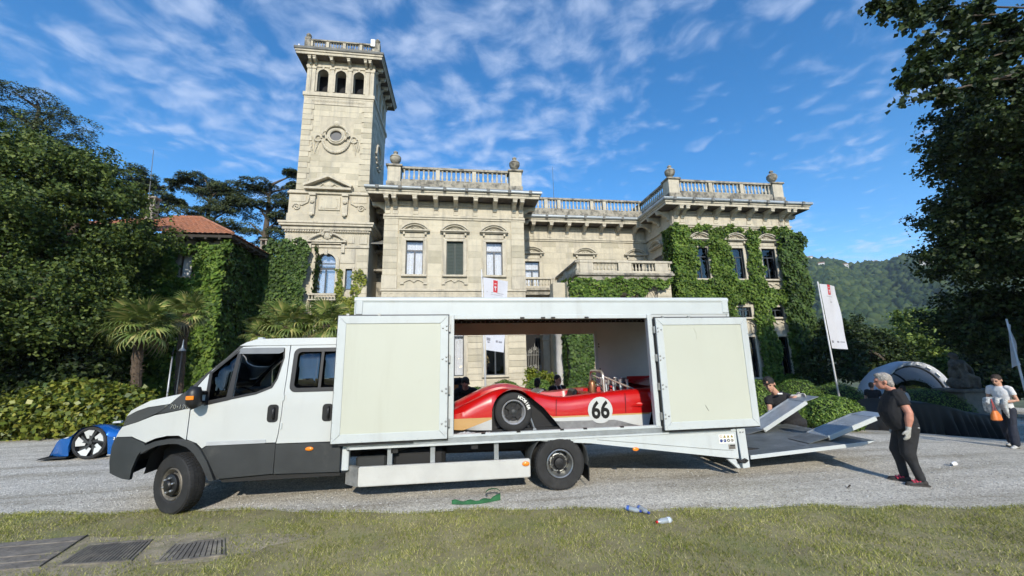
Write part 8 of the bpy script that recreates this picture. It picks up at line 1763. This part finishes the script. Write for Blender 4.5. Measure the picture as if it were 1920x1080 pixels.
# rucksack left behind the nose of the race car
rk = thing('rucksack', 'black and orange rucksack on the ground beyond the truck, left of the bending man', 'rucksack', tuple(at(855, 735, 10.4))); c = at(858, 722, 10.2)
m = MB(); loft(m, [c + Vector((0, 0, -.75)), c + Vector((0, 0, -.45)), c + Vector((0, 0, .05)), c + Vector((0, 0, .18))], [(.26, .15), (.27, .17), (.24, .15), (.12, .08)], (1, 0, 0), 16); m.build('bag', CBLK, rk, smooth=40)
MB().tube([c + Vector((-.18, -.17, -.3)), c + Vector((-.14, -.20, .02)), c + Vector((.05, -.15, .17)), c + Vector((.2, -.12, .02)), c + Vector((.24, -.14, -.3))], .035, 8).build('strap', CBLK, rk, smooth=True); MB().box(c.x - .14, c.x + .02, c.y - .185, c.y - .165, c.z - .25, c.z + .02).build('pocket', M('orange cloth', (.5, .16, .04), .8), rk, bevel=.01)
# green strap on the gravel
GST = M('green webbing', (.018, .105, .035), .8, var=.3, scale=14, bump=.5, bscale=40); p0_ = gnd(847, 944); p1_ = gnd(938, 936); st = thing('lashing_strap', 'dark green lashing strap lying on the gravel by the truck', 'strap', (p0_.x, p0_.y, 0)); rows = []
for k in range(25):
    u = k / 24; p = p0_.lerp(p1_, u) + Vector((0, -.08 * math.sin(math.pi * u) - .01, 0)); h_ = .05 + .012 * math.sin(k * .9) + (.02 if u > .8 else 0); rows.append([(p.x, p.y + .03, .004), (p.x, p.y + .012, h_ * .8), (p.x, p.y - .005, h_), (p.x, p.y - .025, h_ * .7), (p.x, p.y - .035, .004)])
MB().grid(rows).build('webbing', GST, st, smooth=True)
c = p1_ + Vector((-.05, .02, 0)); MB().grid([[(c.x + .11 * math.cos(a_) - .05, c.y + .02 + dy, .075 + .055 * math.sin(a_)) for a_ in np.linspace(-.6, 3.9, 14)] for dy in (0, .05)]).build('loop', GST, st, smooth=True)
# bottles
PET = glass('clear bottle plastic', (.80, .86, .90), .22, .08); t = PET.node_tree; ms_ = N(t, 'ShaderNodeMixShader'); ms_.inputs[0].default_value = .38; df_ = N(t, 'ShaderNodeBsdfPrincipled', i_Roughness=.15); df_.inputs['Base Color'].default_value = (.72, .78, .82, 1)
src = t.nodes['Material Output'].inputs[0].links[0].from_socket; L(t, src, ms_.inputs[1]); L(t, df_.outputs[0], ms_.inputs[2]); L(t, ms_.outputs[0], t.nodes['Material Output'].inputs[0])
LBL = M('blue bottle label', (.05, .12, .42), .4, var=.3, scale=60); CAPR = M('red cap', (.6, .02, .02), .4); CAPB = M('blue cap', (.02, .05, .35), .4); LBW = M('pale bottle label', (.55, .62, .72), .4, var=.25, scale=50)
def bottle(label, x, y, ang, capm, lab, tip=1):
    th = thing('water_bottle', label, 'bottle', (x, y, 0), group='empty bottles on the ground'); T = Matrix.Translation((x, y, .045)) @ Matrix.Rotation(rad(ang), 4, 'Z') @ Matrix.Rotation(rad(90), 4, 'Y')
    MB().lathe([(.028, -.10), (.034, -.09), (.032, -.05), (.035, -.03), (.032, 0), (.034, .04), (.031, .06), (.015, .09), (.013, .10)], 16, T, caps=False).build('bottle_body', PET, th, smooth=40); MB().lathe([(.0145, .095), (.0145, .115), (.001, .116)], 12, T).build('cap', capm, th, smooth=40); MB().lathe([(.0345, -.075), (.0352, -.06), (.0345, -.040)], 16, T, caps=False).build('label_band', lab, th, smooth=40)
q = gnd(1187, 962); bottle('empty clear bottle with blue label lying at the lawn edge, left one of the pair', q.x, q.y, -50, CAPB, LBL)
q = gnd(1206, 963); bottle('empty clear bottle with blue label lying at the lawn edge, right one of the pair', q.x, q.y, -75, CAPB, LBL)
q = gnd(1246, 984); bottle('clear bottle with red cap lying on the grass', q.x, q.y, 190, CAPR, LBW)
q = gnd(1788, 874); o = MB().lathe([(.026, 0), (.036, .085), (.034, .085), (.024, .004)], 16, Matrix.Translation((q.x, q.y, gz(q.x, q.y) + .038)) @ Matrix.Rotation(rad(80), 4, 'Y') @ Matrix.Translation((0, 0, -.04)), caps=False).build('paper_cup', WPL, smooth=40); tag(o, 'small white paper cup lying on the gravel', 'cup')
q = gnd(1591, 915); m = MB()
for k in range(4): m.add([(q.x - .03, q.y, .006), (q.x + .01 * k, q.y - .02, .02 + .006 * k), (q.x + .04, q.y + .01, .01 + .012 * k), (q.x, q.y + .02, .006)], [(0, 1, 2, 3)])
tag(m.build('dead_leaf', M('dead leaf', (.05, .035, .025), .9)), 'dark curled dead leaf on the gravel', 'leaf')
SOIL = M('trodden sandy soil', (.30, .255, .175), .95, var=.3, scale=5, bump=.7, bscale=45, stain=((.17, .16, .08), 3, .5, .7))
m = MB(); cen = (-3.75, 5.18); ring_ = []
for k in range(48):
    a_ = 2 * math.pi * k / 48; rr = 1 + .12 * math.sin(3 * a_ + 1) + .08 * math.sin(7 * a_) + .05 * math.sin(13 * a_); ring_.append((cen[0] + 1.75 * rr * math.cos(a_), cen[1] + .50 * rr * math.sin(a_) - .09 * math.cos(a_) * 1.7 * .3, .0155))
m.add(ring_ + [(cen[0], cen[1], .0165)], [(k, (k + 1) % 48, 48) for k in range(48)]); tag(m.build('bare_soil', SOIL, smooth=True), kind='structure')
# drain covers in the lawn
IRONG = M('old cast iron', (.135, .12, .10), .85, var=.3, scale=9, bump=.4, bscale=60, stain=((.30, .265, .20), 4, .47, .8)); GAP = M('drain dark', (.01, .01, .01), .9)
def quad_pt(c, u, v): a, b_, c_, d = (Vector(p) for p in c); return a.lerp(b_, u).lerp(d.lerp(c_, u), v)
def drain(label, corners, n, bar):
    cs = [(*c, 0) for c in corners]; th = thing('drain_grate', label, 'drain cover', tuple(quad_pt(cs, .5, .5)), group='drain covers in the lawn')
    q = [quad_pt(cs, u, v) for v in (0, 1) for u in (0, 1)]; MB().hexa([p + Vector((0, 0, .012)) for p in q] + [p + Vector((0, 0, .0180)) for p in q]).build('pit', GAP, th)
    for u0, u1, v0, v1 in ((-.02, 1.02, -.03, .03), (-.02, 1.02, .97, 1.03), (-.02, .02, .03, .97), (.98, 1.02, .03, .97)):
        q = [quad_pt(cs, u, v) for v in (v0, v1) for u in (u0, u1)]; MB().hexa([p + Vector((0, 0, .004)) for p in q] + [p + Vector((0, 0, .030)) for p in q]).build('frame', IRONG, th)
    for k in range(n):
        u0 = .03 + .94 * k / n; u1 = u0 + .94 / n * bar; q = [quad_pt(cs, u, v) for v in (.035, .965) for u in (u0, u1)]; MB().hexa([p + Vector((0, 0, .008)) for p in q] + [p + Vector((0, 0, .028)) for p in q]).build('bar', IRONG, th)
drain('cast iron drain grate in the middle, with many fine bars', [(-4.05, 4.99), (-3.38, 4.96), (-3.53, 5.45), (-4.15, 5.46)], 17, .62)
drain('cast iron drain grate on the right, with few broad bars', [(-3.07, 4.86), (-2.46, 4.91), (-2.70, 5.34), (-3.17, 5.29)], 11, .80)
bd = thing('ground_board', 'dark worn wooden boards lying in the grass at lower left', 'board', (-5, 5.3, 0)); WOODG = M('weathered board', (.17, .15, .125), .85, var=.35, scale=7, bump=.6, bscale=30, stain=((.28, .25, .19), 3, .5, .7))
cs = [(-6.6, 4.98, 0), (-4.24, 4.98, 0), (-4.44, 5.74, 0), (-6.6, 5.62, 0)]
for k in range(5):
    q = [quad_pt(cs, u, v) for v in (k / 5 + .008, (k + 1) / 5 - .008) for u in (0 + .02 * (k % 2), 1)]; MB().hexa([p + Vector((0, 0, .005)) for p in q] + [p + Vector((0, 0, .027 + .003 * (k % 3))) for p in q]).build('plank', WOODG, bd, bevel=.003)
MB().tube([(-4.23, 4.98, .026), (-4.43, 5.75, .026)], .010, 6).build('metal_edge', IRONG, bd)
# ------------------------------------------------------------------ air between here and the hills
hz_m = bpy.data.materials.new('lake haze'); hz_m.use_nodes = True; t = hz_m.node_tree; t.nodes.remove(t.nodes['Principled BSDF'])
pv = N(t, 'ShaderNodeVolumePrincipled', i_Density=0.00024); pv.inputs['Color'].default_value = (.72, .84, 1.0, 1); pv.inputs['Anisotropy'].default_value = 0.2
L(t, pv.outputs[0], t.nodes['Material Output'].inputs['Volume'])
o = MB().box(-1300, 1700, -400, 1500, -12, 178).build('haze', hz_m); tag(o, 'faint bluish lake haze', 'haze', kind='stuff')
